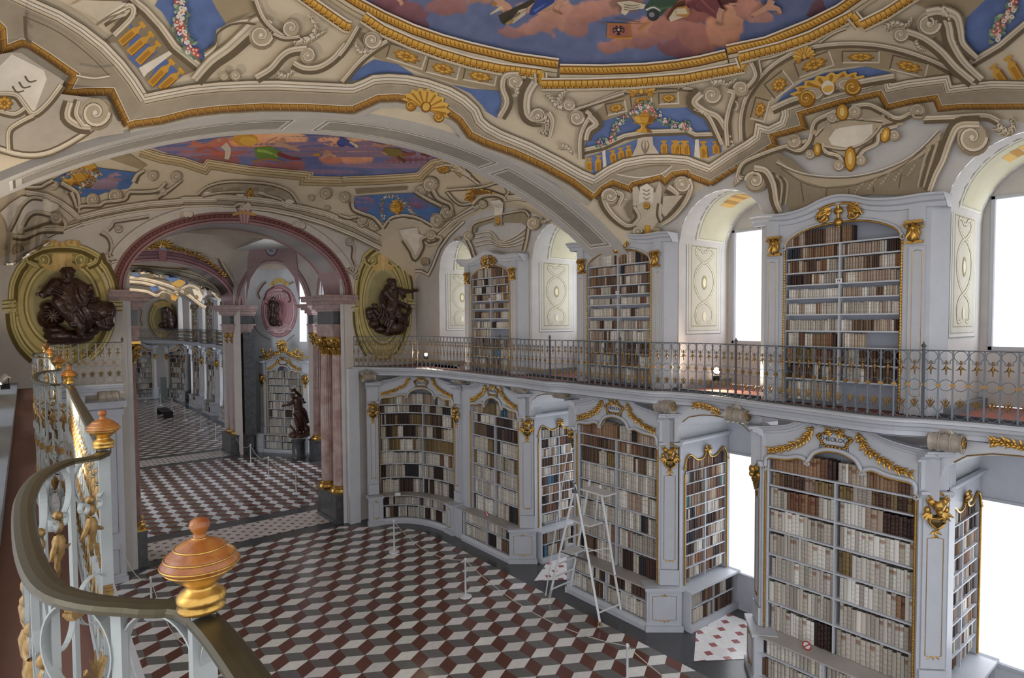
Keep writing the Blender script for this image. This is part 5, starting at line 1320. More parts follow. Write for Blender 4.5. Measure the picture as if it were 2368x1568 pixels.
# balustrades
C1.fill(T1([(890,150),(960,90),(1030,170),(1180,330),(1380,465),(1250,520),(1200,560),(1040,605),(960,480),(800,290),(700,300)]),'8d7f68')
C1.up(); C1.fill(T1([(890,150),(930,215),(1010,290),(1080,360),(950,470),(880,400)]),BLU); C1.fill(T1([(1080,430),(1130,400),(1200,470),(1240,520),(1100,600),(1010,560)]),BLU); C1.up()
for b_ in ((825,300,985,160),(885,365,1045,225),(945,430,1090,290),(1030,580,1185,415),(1100,610,1250,475)):
    p,q=T1([b_[:2],b_[2:]]); C1.balu(*p,*q,20)
C1.fill(T1([(950,465),(1180,335),(1195,355),(1010,500),(985,530)]),ST['W']); C1.up()
C1.stone(T1([(900,-10),(1000,70),(1100,180),(1200,320),(1380,465)]),14,sm=0)
C1.paint(T2([(1690,1080),(1900,1010),(2100,930),(2380,915)])+T3([(290,935),(300,1040),(200,1080),(0,1060)])+T2([(2200,1070),(1960,1090),(1745,1190)]),clouds('5a70a4','6c82b4',[],12),5)
for T,L in ((T2,[(1712,1165,1712,1080,15),(1775,1170,1775,1062,15),(1885,1115,1870,1028,16),(1940,1095,1925,1010,16),(1990,1080,1978,996,15),(2230,1052,2222,962,17),(2300,1052,2295,960,17),(2362,1052,2360,962,17)]),(T3,[(-5,1060,-5,965,17),(62,1062,50,965,18),(182,1082,172,965,19),(265,1052,258,965,18),(2230,565,2150,450,22),(2340,545,2250,390,24)])):
    for x0,y0,x1,y1,w in L: p,q=T([(x0,y0),(x1,y1)]); C1.balu(*p,*q,w)
C1.fill(T2([(1800,1030),(1822,1025),(1830,1140),(1808,1150)]),ST['W']); C1.fill(T3([(118,950),(140,945),(152,1085),(110,1070)]),ST['W'])
C1.fill(T2([(2045,940),(2145,935),(2150,990),(2195,1058),(2000,1075),(2035,1000)]),ST['l']); C1.up()
for k in (-1,0,1): C1.ribbon(T2([(2095,1050),(2095+k*24,1000),(2095+k*14,960)]),[(-.5,.5,ST['D'])],5,2,4)
C1.up()
C1.stone(T2([(1665,1030),(1800,1000),(1950,930),(2100,903),(2380,893)])+T3([(120,922),(300,915)]),9,sm=0)
C1.stone(T3([(2000,430),(2200,310),(2400,140)]),12,sm=0)
# vases
@_keep
def vase(vm,T,x,y,s,rot=0):
    r=math.radians(rot); R=lambda a,b:(x+(a*math.cos(r)-b*math.sin(r))*s,y+(a*math.sin(r)+b*math.cos(r))*s)
    prof=[(0.30,0),(.26,-.08),(.12,-.16),(.10,-.24),(.30,-.36),(.42,-.52),(.42,-.62),(.36,-.68),(.40,-.74),(.36,-.8),(.20,-.84),(.18,-.9),(.28,-1.0)]
    vm.fill(T([R(a*1.0+.03,b+.02) for a,b in prof]+[R(-a,b) for a,b in prof[::-1]]),GD['S'],cell=13); vm.up()
    vm.fill(T([R(a,b) for a,b in prof]+[R(-a,b) for a,b in prof[::-1]]),GD['l'],cell=13); vm.up()
    vm.fill(T([R(a*.95,b) for a,b in prof]+[R(a*.45,b) for a,b in prof[::-1]]),GD['D'],cell=13); vm.fill(T([R(-a*.8,b) for a,b in prof]+[R(-a*.35,b) for a,b in prof[::-1]]),GD['L'],cell=13); vm.up()
    for q in (-.36,-.64,-.74): vm.ribbon(T([R(-.38,q),R(0,q+.05),R(.38,q)]),[(-.5,.5,GD['M'])],s*.045/2.959,None,3)
    vm.up()
vase(C1,T2,2085,905,185)
C1.flowers(T2([(1780,985),(1850,960),(1900,870),(1980,790),(2080,745),(2160,780),(2230,830),(2300,860),(2380,855)])+T3([(30,860),(90,895)]),170,5,4.2)
C1.flowers(T2([(2030,760),(2085,720),(2150,750)]),50,6,4.5)
C1.flowers(T1([(1235,-5),(1250,100),(1225,200),(1270,280),(1325,370)]),150,7,6.5)
C1.flowers(T3([(2290,-5),(2270,80),(2200,180),(2170,270)]),110,8,6)
# great painted cornice: fascia, moulding and gilt band
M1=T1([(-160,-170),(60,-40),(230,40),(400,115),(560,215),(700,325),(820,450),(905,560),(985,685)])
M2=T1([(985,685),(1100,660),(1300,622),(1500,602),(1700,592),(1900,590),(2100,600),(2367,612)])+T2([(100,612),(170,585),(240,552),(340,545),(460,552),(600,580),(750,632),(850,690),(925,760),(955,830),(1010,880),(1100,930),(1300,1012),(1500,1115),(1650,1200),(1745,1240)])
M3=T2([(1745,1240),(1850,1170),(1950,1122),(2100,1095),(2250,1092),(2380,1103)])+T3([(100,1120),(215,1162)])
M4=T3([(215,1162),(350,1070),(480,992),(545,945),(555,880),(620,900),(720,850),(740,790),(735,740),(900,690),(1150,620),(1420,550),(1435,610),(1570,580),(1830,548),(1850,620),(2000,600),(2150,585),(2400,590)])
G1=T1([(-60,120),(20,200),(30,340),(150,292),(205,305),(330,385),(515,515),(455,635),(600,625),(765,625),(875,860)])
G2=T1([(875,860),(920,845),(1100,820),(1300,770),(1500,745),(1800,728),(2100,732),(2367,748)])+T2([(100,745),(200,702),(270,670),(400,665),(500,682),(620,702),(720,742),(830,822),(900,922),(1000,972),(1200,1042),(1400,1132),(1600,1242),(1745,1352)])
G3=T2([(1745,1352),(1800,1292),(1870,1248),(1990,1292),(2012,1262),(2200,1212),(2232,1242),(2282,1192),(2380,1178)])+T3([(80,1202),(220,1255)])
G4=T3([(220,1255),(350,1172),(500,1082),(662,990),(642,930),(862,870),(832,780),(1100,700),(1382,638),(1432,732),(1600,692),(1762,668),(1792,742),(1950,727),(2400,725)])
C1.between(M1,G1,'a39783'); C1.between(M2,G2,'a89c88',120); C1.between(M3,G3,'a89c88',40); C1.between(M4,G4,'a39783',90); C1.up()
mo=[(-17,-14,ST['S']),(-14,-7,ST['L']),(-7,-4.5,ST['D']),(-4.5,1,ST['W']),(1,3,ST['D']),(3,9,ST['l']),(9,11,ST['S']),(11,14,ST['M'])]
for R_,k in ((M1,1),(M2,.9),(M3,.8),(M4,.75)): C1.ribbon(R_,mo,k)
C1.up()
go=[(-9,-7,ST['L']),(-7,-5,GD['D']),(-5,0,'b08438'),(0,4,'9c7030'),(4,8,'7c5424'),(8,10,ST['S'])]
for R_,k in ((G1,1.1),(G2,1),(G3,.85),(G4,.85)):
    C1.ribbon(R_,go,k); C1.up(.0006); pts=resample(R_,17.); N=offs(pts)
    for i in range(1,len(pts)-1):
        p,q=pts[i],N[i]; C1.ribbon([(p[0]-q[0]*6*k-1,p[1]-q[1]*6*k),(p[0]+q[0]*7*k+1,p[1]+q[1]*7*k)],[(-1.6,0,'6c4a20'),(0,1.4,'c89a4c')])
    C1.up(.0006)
# strip between gilt band and the arch
C1.ribbon(G2,[(10,13,ST['D']),(13,24,'b9b3a8')]); C1.up()
# lens panels and shell on the fascia
C1.ribbon(T2([(1900,1192),(2000,1165),(2150,1135),(2280,1135)]),[(-1.3,1.3,ST['D'])],1,1,4); C1.ribbon(T2([(1900,1192),(2050,1215),(2200,1190),(2280,1135)]),[(-1.3,1.3,ST['W'])],1,1,4)
@_keep
def shell(vm,T,x,y,w,hh,seed=0,rot=0):
    r=math.radians(rot); R=lambda a,b:(x+a*math.cos(r)-b*math.sin(r),y+a*math.sin(r)+b*math.cos(r))
    P=[]
    for i in range(41):
        a=PI*i/40; m=1+.09*math.cos(a*18); P.append(R(-w*m*math.cos(a),-hh*m*math.sin(a)))
    vm.fill(T([(a+5,b+7) for a,b in P]),ST['S'],cell=13); vm.up(); vm.fill(T(P),GD['L'],cell=13); vm.up()
    for i in range(8): a=PI*(i+.5)/8; vm.ribbon(T([R(0,0),R(-w*.9*math.cos(a),-hh*.9*math.sin(a))]),[(-.5,.5,GD['M'])],w*.01,w*.035)
    vm.up(); vm.disc(*T([R(0,-hh*.1)])[0],w*.22/2.959,hh*.3/2.959,GD['D'],rot); vm.up(); vm.disc(*T([R(0,-hh*.12)])[0],w*.15/2.959,hh*.22/2.959,GD['L'],rot); vm.up()
    for s_ in (-1,1):
        p,=T([R(s_*w*.62,hh*.12)]); vm.scroll(p[0],p[1],w*.2/2.959,0,s_*1.2,w*.1/2.959,pal=dict(GD,W='e6c070'))
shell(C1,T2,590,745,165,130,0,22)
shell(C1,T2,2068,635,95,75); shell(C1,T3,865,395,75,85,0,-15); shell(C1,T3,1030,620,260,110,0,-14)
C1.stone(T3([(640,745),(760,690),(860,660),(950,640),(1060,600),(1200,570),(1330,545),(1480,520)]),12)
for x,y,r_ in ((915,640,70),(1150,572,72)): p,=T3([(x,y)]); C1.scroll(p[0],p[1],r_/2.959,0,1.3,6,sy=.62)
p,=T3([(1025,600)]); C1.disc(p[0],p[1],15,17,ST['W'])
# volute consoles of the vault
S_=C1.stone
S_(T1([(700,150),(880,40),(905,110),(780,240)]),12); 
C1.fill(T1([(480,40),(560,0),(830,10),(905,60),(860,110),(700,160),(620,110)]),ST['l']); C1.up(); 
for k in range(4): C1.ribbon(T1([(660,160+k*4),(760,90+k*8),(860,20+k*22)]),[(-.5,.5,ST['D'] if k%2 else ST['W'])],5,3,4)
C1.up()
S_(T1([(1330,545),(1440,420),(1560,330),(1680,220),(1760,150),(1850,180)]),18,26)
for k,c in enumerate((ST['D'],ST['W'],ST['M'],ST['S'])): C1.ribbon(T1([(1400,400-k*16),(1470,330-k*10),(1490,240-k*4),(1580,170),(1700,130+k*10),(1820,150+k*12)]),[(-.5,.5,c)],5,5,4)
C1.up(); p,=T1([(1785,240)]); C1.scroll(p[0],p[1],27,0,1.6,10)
S_(T1([(1750,0),(1800,120),(1870,200),(1940,250)]),9); p,=T1([(1990,190)]); C1.scroll(p[0],p[1],19,PI/2,1.3,9)
@_keep
def acan(vm,T,pts,w,seed,pal=ST):
    """curling acanthus leaf"""
    r=random.Random(seed); pp=sm2(pts,5); vm.ribbon(T([(a+6,b+8) for a,b in pp]),[(-.5,.6,pal['D'])],w/2.959,w*.3/2.959); vm.up()
    vm.ribbon(T(pp),[(-.5,-.2,pal['L']),(-.2,.1,pal['W'] if 'W' in pal else pal['L']),(.1,.5,pal['M'])],w/2.959,w*.25/2.959); vm.up(.001)
    n=len(pp)
    for i in range(1,n-1,2):
        a,b=pp[i],pp[i+1]; ang=math.atan2(b[1]-a[1],b[0]-a[0])
        for s_ in (-1,1):
            L_=w*(.9-.6*i/n); q=ang+s_*(2.2+r.uniform(-.2,.2)); e=(a[0]+math.cos(q)*L_,a[1]+math.sin(q)*L_); m=((a[0]+e[0])/2+math.cos(ang)*L_*.3,(a[1]+e[1])/2+math.sin(ang)*L_*.3)
            vm.ribbon(T([a,m,e]),[(-.5,.1,pal['l']),(.1,.5,pal['S'])],w*.42/2.959,w*.1/2.959,3)
    vm.up()
acan(C1,T1,[(2010,290),(2120,260),(2160,180),(2110,100)],50,1); acan(C1,T1,[(2080,290),(2160,250),(2230,210)],34,2); S_(T1([(1870,230),(1950,260),(2050,250)]),7)
S_(T1([(1750,530),(1850,470),(1920,390),(1990,345),(2100,330)]),13); p,=T1([(2105,380)]); C1.scroll(p[0],p[1],17,-PI/2,1.4,7); S_(T1([(2010,430),(2080,465),(2180,460),(2280,400),(2367,300)]),12)
acan(C1,T1,[(1900,510),(1960,520),(2010,480)],40,3)
p,=T1([(1530,520)]); C1.scroll(p[0],p[1],9,0,1.2,4); p,=T1([(1610,515)]); C1.scroll(p[0],p[1],11,0,1.2,4)
S_(T2([(20,560),(140,420),(250,330),(330,280)]),9); p,=T2([(225,275)]); C1.scroll(p[0],p[1],20,0,1.5,10); acan(C1,T2,[(200,340),(140,350),(110,290)],36,4); S_(T2([(0,380),(60,300),(130,180)]),9)
S_(T2([(1100,800),(1150,700),(1120,600),(1140,520),(1230,510)]),12); p,=T2([(1200,555)]); C1.scroll(p[0],p[1],17,0,1.4,8); acan(C1,T2,[(1210,590),(1215,640),(1190,660)],36,5)
S_(T2([(1340,560),(1290,650),(1285,760),(1320,810),(1390,820)]),18,14); p,=T2([(1365,790)]); C1.scroll(p[0],p[1],17,PI,1.4,9)
acan(C1,T2,[(1380,800),(1430,840),(1420,900),(1370,900)],56,6); S_(T2([(1430,770),(1460,830),(1440,940)]),13,8)
acan(C1,T2,[(1590,740),(1500,720),(1450,670),(1410,640)],50,7); acan(C1,T2,[(1500,700),(1520,650),(1560,620)],40,8); p,=T2([(1570,715)]); C1.scroll(p[0],p[1],14,0,1.4,7); S_(T2([(1600,755),(1800,690),(1950,640)]),5)
p,=T2([(1625,805)]); C1.scroll(p[0],p[1],17,0,1.4,9); S_(T2([(1650,1090),(1650,950),(1680,860),(1720,790),(1690,760)]),9); S_(T2([(1690,960),(1710,890),(1760,850),(1720,800)]),10,14)
acan(C1,T2,[(1510,1000),(1560,1010),(1595,1050)],34,9)
p,=T3([(230,650)]); C1.scroll(p[0],p[1],20,0,1.4,9); S_(T3([(160,640),(110,700),(180,760),(270,800),(330,900),(370,1000)]),16,10); S_(T3([(110,740),(200,790),(260,900),(300,990)]),10,8)
S_(T3([(340,1000),(330,850),(350,740),(380,640),(340,620)]),10); p,=T3([(430,605)]); C1.scroll(p[0],p[1],17,PI,1.3,7); S_(T3([(470,600),(530,520),(500,430)]),9); acan(C1,T3,[(230,570),(300,560),(330,580),(400,540)],36,10); acan(C1,T3,[(390,760),(410,720),(390,690)],24,11)
p,=T3([(1715,160)]); C1.scroll(p[0],p[1],27,0,1.5,11); S_(T3([(1700,90),(1800,80),(1850,180),(1870,280),(1950,420),(2080,545)]),20,14); S_(T3([(1800,70),(1900,110),(1930,200),(1950,300),(2050,400)]),22,10)
S_(T3([(1560,215),(1680,260),(1800,350),(1900,460),(2020,560)]),14); p,=T3([(1520,235)]); C1.scroll(p[0],p[1],17,0,1.4,8); acan(C1,T3,[(1420,190),(1480,160),(1560,170),(1600,120)],44,12); acan(C1,T3,[(1620,280),(1650,330),(1690,340)],34,13)
S_(T3([(970,290),(1060,230),(1145,195)]),4); S_(T3([(555,410),(650,390),(730,360)]),4); S_(T3([(570,500),(555,410)]),4)
# lower zone: cartouche console over the pier, shells over the windows
C1.ribbon(TB([(690,380),(470,280)]),[(-.5,.5,ST['W'])],2)
S_(TB([(440,330),(470,440),(560,560),(680,650),(750,650)]),13,8); p,=TB([(515,340)]); C1.scroll(p[0],p[1],19,PI,1.4,9); S_(TB([(570,300),(640,330),(600,430)]),12,8)
S_(TB([(1340,160),(1370,260),(1300,420),(1180,560),(1060,640)]),13,8); p,=TB([(1275,210)]); C1.scroll(p[0],p[1],18,0,1.4,9); S_(TB([(1130,240),(1200,290),(1240,330)]),14,8); C1.fill(TB([(1080,340),(1290,330),(1100,560),(1060,520)]),ST['l']); C1.up()
C1.fill(TB([(750,250),(800,230),(830,300),(990,300),(1040,180),(1062,260),(1050,410),(1030,600),(960,700),(870,700),(770,640),(800,440),(755,440)]),ST['l']); C1.up()
C1.fill(TB([(815,420),(830,240),(905,205),(975,260),(970,410),(900,380)]),ST['W']); C1.up()
for yy in (280,320,365): C1.ribbon(TB([(862,yy-12),(900,yy+8),(935,yy-12)]),[(-.5,.5,ST['D'])],2.6,None,4)
S_(TB([(765,450),(820,560),(750,650)]),7); S_(TB([(1050,420),(1040,540),(1070,610)]),7); (a,b),=TB([(898,440)]); C1.rosette(a,b,9,9,0,False)
C1.fill(TB([(660,460),(720,380),(755,380),(745,600),(700,560)]),'8f836f'); C1.up()
for s_,x in ((-1,800),(1,1000)): 
    p,=TB([(x,720)]); C1.scroll(p[0],p[1],11,0,s_*1.3,6); S_(TB([(x,780),(x-s_*10,840),(x-s_*60,860)]),9,5)
C1.fill(TB([(880,650),(940,650),(950,820),(905,895),(870,820)]),GD['l']); C1.up(); C1.fill(TB([(895,660),(925,660),(920,860),(900,880)]),GD['L']); C1.up()
def cart(items,T):
    for L,w in items: S_(T(L),w)
# the big shell field above the half-empty upper bookcase
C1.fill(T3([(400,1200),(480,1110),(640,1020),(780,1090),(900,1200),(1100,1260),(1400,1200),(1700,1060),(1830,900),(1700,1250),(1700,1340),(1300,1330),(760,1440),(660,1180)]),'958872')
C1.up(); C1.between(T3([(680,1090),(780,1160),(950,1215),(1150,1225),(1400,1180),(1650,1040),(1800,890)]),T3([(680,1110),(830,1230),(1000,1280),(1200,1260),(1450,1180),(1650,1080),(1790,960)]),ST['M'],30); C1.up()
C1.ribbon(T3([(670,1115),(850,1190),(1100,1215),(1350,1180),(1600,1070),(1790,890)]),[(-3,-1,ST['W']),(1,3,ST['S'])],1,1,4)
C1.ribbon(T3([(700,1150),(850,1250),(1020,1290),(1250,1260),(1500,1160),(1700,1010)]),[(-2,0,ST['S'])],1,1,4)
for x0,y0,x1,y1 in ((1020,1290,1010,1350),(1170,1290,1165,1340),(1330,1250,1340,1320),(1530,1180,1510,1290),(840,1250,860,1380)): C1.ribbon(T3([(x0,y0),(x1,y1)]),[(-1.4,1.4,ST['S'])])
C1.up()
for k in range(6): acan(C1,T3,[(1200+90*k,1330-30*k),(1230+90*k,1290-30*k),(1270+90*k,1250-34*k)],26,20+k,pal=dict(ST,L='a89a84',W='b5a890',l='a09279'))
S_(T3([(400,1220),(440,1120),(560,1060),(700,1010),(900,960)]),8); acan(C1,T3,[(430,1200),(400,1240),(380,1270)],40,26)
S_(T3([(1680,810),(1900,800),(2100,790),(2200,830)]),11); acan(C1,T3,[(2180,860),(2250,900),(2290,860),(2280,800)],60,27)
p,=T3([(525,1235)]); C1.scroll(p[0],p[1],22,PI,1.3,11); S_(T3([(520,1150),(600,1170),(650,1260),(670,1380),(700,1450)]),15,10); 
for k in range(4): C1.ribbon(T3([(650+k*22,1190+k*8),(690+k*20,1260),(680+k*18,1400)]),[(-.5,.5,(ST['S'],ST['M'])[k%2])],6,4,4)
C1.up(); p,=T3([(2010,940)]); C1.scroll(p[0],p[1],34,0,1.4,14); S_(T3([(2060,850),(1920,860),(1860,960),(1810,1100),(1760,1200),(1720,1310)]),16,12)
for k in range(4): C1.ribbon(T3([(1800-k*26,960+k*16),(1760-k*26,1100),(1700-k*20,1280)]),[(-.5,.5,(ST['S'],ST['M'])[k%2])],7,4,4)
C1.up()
# central cartouche
C1.fill(T3([(870,980),(960,800),(1090,750),(1200,740),(1400,760),(1550,850),(1370,900),(1300,1000),(1200,1110),(1080,1040),(980,1000)]),ST['M']); C1.up()
C1.fill(T3([(1030,950),(1080,880),(1200,860),(1330,850),(1330,910),(1260,980),(1150,1010),(1050,990)]),ST['W']); C1.up()
cart((([(740,1000),(830,1030),(900,960),(930,840),(1010,790),(1080,760)],9),([(1190,730),(1300,715),(1400,760),(1500,810),(1600,770),(1680,770)],9),([(990,980),(1010,1040),(1100,1070),(1130,1140)],8),([(1500,860),(1380,900),(1360,980),(1270,1030),(1230,1090)],8),([(940,930),(1010,860),(1150,810),(1400,830)],4),([(1000,1000),(1150,1020),(1300,960),(1390,860)],4)),T3)
for x,y,r_,e in ((1050,805,30,0),(1210,765,38,PI),(790,965,42,0),(1640,760,46,PI),(900,1055,28,0),(1480,925,32,PI),(1095,1130,32,0),(1250,1095,32,PI)): p,=T3([(x,y)]); C1.scroll(p[0],p[1],r_/2.959*1.1,e,1.3,5)
for x,y,rx,ry,ro in ((1125,770,45,60,0),(955,1025,28,48,0),(1420,925,34,56,15),(1180,1090,42,88,0)):
    p,=T3([(x,y)]); C1.disc(p[0],p[1],rx/2.959,ry/2.959,GD['D'],ro); C1.up(); C1.disc(p[0]-1,p[1]-1,rx*.8/2.959,ry*.85/2.959,GD['l'],ro); C1.up(); C1.disc(p[0]-1,p[1]-2,rx*.35/2.959,ry*.5/2.959,'f0cf80',ro); C1.up()
# far left pier
C1.fill(T1([(-40,380),(60,360),(140,360),(440,555),(390,640),(720,680),(850,910),(600,950),(200,1060),(-40,1060)]),'b8ae9f'); C1.up()
C1.ribbon(T1([(-60,1000),(150,1060),(350,1040),(600,900),(740,760),(720,690)]),[(-9,-5,ST['S']),(-5,2,ST['L']),(2,5,ST['M']),(5,9,ST['S'])],1,1,4); C1.up()
C1.fill(T1([(-30,480),(80,370),(200,430),(300,480),(320,540),(230,780),(160,720),(0,640)]),ST['W']); C1.up()
for x,y in ((200,530),(160,570),(115,600)): C1.ribbon(T1([(x-30,y-10),(x,y+30),(x+50,y+20)]),[(-.5,.5,ST['S'])],5,3,4)
S_(T1([(0,640),(110,650),(170,720),(230,780),(330,700),(420,580)]),10); S_(T1([(0,760),(100,780),(170,740)]),9); S_(T1([(60,1030),(60,900),(130,840),(230,790)]),9)
p,=T1([(650,770)]); C1.scroll(p[0],p[1],33,0,1.5,14); S_(T1([(480,700),(460,800),(540,860),(620,870)]),14); S_(T1([(540,690),(520,780),(570,860)]),10)
p,=T1([(30,705)]); C1.rosette(p[0],p[1],20,18,0,False)
C1.ribbon(T1([(170,110),(180,260),(215,290)]),[(-4,4,ST['S'])],1,1,3); C1.ribbon(T1([(160,110),(400,220),(600,370),(750,520)]),[(-1.2,1.2,ST['S'])],1,1,4); C1.ribbon(T1([(520,520),(640,540),(750,525)]),[(-3,0,ST['W']),(0,3,ST['D'])],1,1,4)
struct('trim_50',C1,'fresco') if False else None
co=C1.obj('trim_50','fresco'); co['kind']='structure'
# ================================================================== PAINTED ARCH SOFFIT, BAY 2, END WALL, NICHES, OCTAGON
def soffit_fn(x,y,h): return (x,y,arc_z(x,.10)-.004-h)
mb=MB(soffit_fn)
for x0,x1 in ((-.1,3.3),(3.75,7.15),(7.35,10.3)):
    for e,c,h in ((0,'dcd8d0',.0),(.035,'6f6a60',.001),(.06,'c9c4ba',.002),(.12,'8f8a80',.003),(.14,'97928a',.004)):
        a,b=9.32+e,9.98-e; n=24; mb.grid([[(x,a,h),(x,b,h)] for x in segs(x0+e,x1-e,n)],c,False)
o=mb.obj('trim_51','fresco'); o['kind']='structure'
C2=VM(V2,10)
# oval fresco of the second dome
pol=T1([(1000,1000),(1200,940),(1500,905),(1800,880),(2100,880),(2367,900)])+T2([(300,950),(700,1085),(640,1100),(560,1170),(545,1188),(300,1202),(0,1214)])+T1([(2100,1216),(2110,1192),(1430,1108),(1420,1130),(1250,1085)])
bl2=[(x/2.959,y/2.959,a/2.959,b/2.959,c) for x,y,a,b,c in [(1330,1030,110,45,'a86a5c'),(1500,1090,150,60,'8a5c60'),(1560,1010,170,60,'b5685a'),(1750,960,180,60,'e0a07a'),(1950,950,160,50,'e8b090'),(1850,1140,150,50,'8c5a62'),(2010,1130,90,50,'905e62'),(2367,960,200,45,'e8a888'),(2280,1060,100,60,'c98672'),(2450,1070,110,60,'d69a80'),(2620,1020,120,50,'d08a74'),(2750,1120,110,35,'8c5c64'),(2850,1090,120,45,'7a5060'),(2950,1130,100,40,'6e5064')]]
C2.paint(pol,clouds('5f6da6','7a80aa',bl2,21,12),2.6)
fig(C2,T1,[('r',[(1310,970),(1400,1000),(1480,960),(1570,950)],34,22,'c9806a'),('r',[(1340,1030),(1420,1010),(1500,1040)],26,16,'b5665a'),('r',[(1530,990),(1560,1030),(1550,1090)],52,30,'d8ccb8'),('d',1500,960,18,16,FL,0),('d',1580,950,20,14,FL,0),('d',1680,955,90,45,'d9a040',5),('d',1700,965,60,32,'e8b850',5),('r',[(1800,990),(1850,960),(1900,940)],14,10,FL),('d',1935,960,22,18,FL,0),('r',[(1880,980),(1960,1000),(2050,1030)],44,18,'c9a08a'),
 ('f',[(1740,1010),(1850,1000),(1930,1040),(1900,1090),(1780,1100),(1745,1060)],'6c8a3c'),('r',[(1760,1030),(1830,1040),(1900,1070)],22,12,'9ab454'),('r',[(1730,1105),(1850,1090),(1940,1110)],16,12,'a87a4a'),('r',[(1900,1050),(1980,1080),(2060,1090)],30,14,'8a3c3a'),('d',2240,1050,30,26,FL,0),('r',[(2200,1080),(2250,1060),(2300,1070)],20,16,'d8a890'),('r',[(2140,1058),(2190,1060)],12,18,'d9a040'),('d',2340,980,36,26,'3c4a90',0)])
fig(C2,T2,[('r',[(0,960),(60,980),(110,1000)],52,28,'4c5aa0'),('r',[(70,975),(130,1005)],30,18,'e0c8b0'),('r',[(230,985),(300,1000),(350,990)],22,18,FL),('f',[(310,1010),(420,1020),(460,1080),(400,1090),(300,1050)],'8a7a3c'),('r',[(290,1040),(330,1060)],20,14,FL),('r',[(430,1050),(480,1060),(520,1050)],26,16,'a05a4c'),('r',[(400,1070),(450,1110)],22,14,'7a3c34'),('r',[(560,1050),(620,1070)],22,14,'7a3c3c')])
# its frame
fr_=[(-9,-6,'d9c7a4'),(-6,-4,'8e744c'),(-4,0,'e2d2ae'),(0,2,'a08658'),(2,7,'cbb68c'),(7,9,'8e7a58'),(9,14,'bda880'),(14,16,'857457')]
for L in (T1([(960,1030),(1100,1075),(1250,1100),(1400,1150),(1425,1115),(1700,1158),(2115,1198),(2105,1228),(2367,1235)])+T2([(0,1232),(300,1222),(545,1205),(580,1165),(640,1115),(720,1098),(800,1130),(860,1190)]),):
    C2.ribbon(L,fr_,.9)
C2.up()
for k,(dx,dy) in enumerate(((0,0),(25,28),(60,60))): C2.ribbon(T2([(640+dx,1115+dy),(720+dx,1098+dy),(800+dx,1130+dy),(900+dx,1200+dy)]),[(-3,-1,ST['D']),(-1,3,ST['L']),(3,5,ST['S'])],1,1,4)
C2.up(); (a,b),=T2([(715,1160)]); C2.rosette(a,b,17,9,-4,False)
C2.fill(T1([(740,1085),(860,1040),(1010,1135),(960,1160)]),'a8977a'); C2.fill(T2([(110,1295),(470,1275),(465,1300),(120,1328)]),'958468'); C2.up()
# blue openings with vases
C2.paint(TC([(640,90),(740,30),(900,-30),(1180,-60),(1660,0),(1610,110),(1560,185),(1270,240),(1180,275),(950,300),(930,190),(860,165),(740,115)]),clouds('5478b0','46689e',[(TC([(1250,130)])[0]+(38,14,'8a7890')),(TC([(1400,60)])[0]+(20,10,'94788a'))],31,10),3.2)
C2.paint(T2([(105,1345),(300,1330),(520,1320),(600,1370),(690,1420),(700,1440),(640,1510),(620,1530),(540,1500),(460,1470),(380,1490),(320,1530),(200,1470),(100,1450)]),clouds('4a70ac','5c84ba',[(T2([(160,1385)])[0]+(34,20,'8a6c84')),(T2([(560,1380)])[0]+(40,16,'7c6080'))],32,10),3.2)
vase(C2,T1,455,1272,240,52); vase(C2,T2,405,1487,120,-8)
C2.flowers(TC([(760,60),(830,20),(900,-10),(1000,-30),(1150,20)]),70,41,2.4); C2.flowers(TC([(950,270),(980,170),(1060,120),(1150,60),(1220,10)]),80,42,2.6)
C2.flowers(T2([(310,1500),(290,1440),(300,1370),(350,1340),(420,1370),(470,1420),(530,1480)]),100,43,2.4)
# cornice that follows the end wall arch
E1=TC([(320,240),(560,280),(740,370),(860,460),(945,545)]); E2=TC([(945,545),(1200,480),(1500,420),(1800,375),(2195,345)])+TD([(200,190),(530,185),(535,160),(900,185),(1240,225),(1290,250),(1500,290),(1700,340),(2000,460),(2270,600)])
E3=TD([(2270,600)])+TA([(170,440),(290,510)]); E3=TA([(290,510),(480,370),(640,270),(740,230)]); E4=TA([(960,180),(1100,170),(1280,200),(1400,250)])
mo2=[(-8,-6,ST['D']),(-6,-2,ST['L']),(-2,-1,ST['D']),(-1,2,ST['W']),(2,3,ST['D']),(3,6,ST['l']),(6,7.5,ST['S'])]
F1=TC([(560,760),(700,690),(900,640),(1200,560),(1500,500),(1800,455),(2195,425)])+TD([(200,270),(500,262),(760,272),(900,270),(1100,290),(1400,350),(1700,440),(2000,560),(2280,700)])
C2.between(E2,F1,'b0a48e',80); C2.up(); C2.ribbon(E1,mo2); C2.ribbon(E2,mo2); C2.ribbon(F1,[(-6,-4,ST['S']),(-4,0,ST['L']),(0,1,ST['D']),(1,5,ST['W']),(5,7,ST['S']),(7,10,'a89c88')]); C2.up()
C2.ribbon(TC([(0,1090),(160,1100),(300,1010),(560,860),(800,700),(1000,620)]),[(-4,-2,ST['S']),(-2,2,ST['W']),(2,4,ST['D'])]); C2.ribbon(E3,mo2); C2.ribbon(E4,mo2); C2.up()
C2.ribbon(TA([(0,575),(150,690),(260,560),(400,430),(560,340),(640,300)]),[(-5,-3,ST['S']),(-3,1,ST['L']),(1,2,ST['S']),(2,5,ST['l'])]); C2.ribbon(TA([(0,960),(60,960),(140,1000),(190,900),(260,720),(360,580),(520,430)]),[(-5,-3,ST['S']),(-3,1,ST['W']),(1,3,ST['D'])]); C2.up()
def S2(p,w,w1=None): C2.stone(p,w,w1)
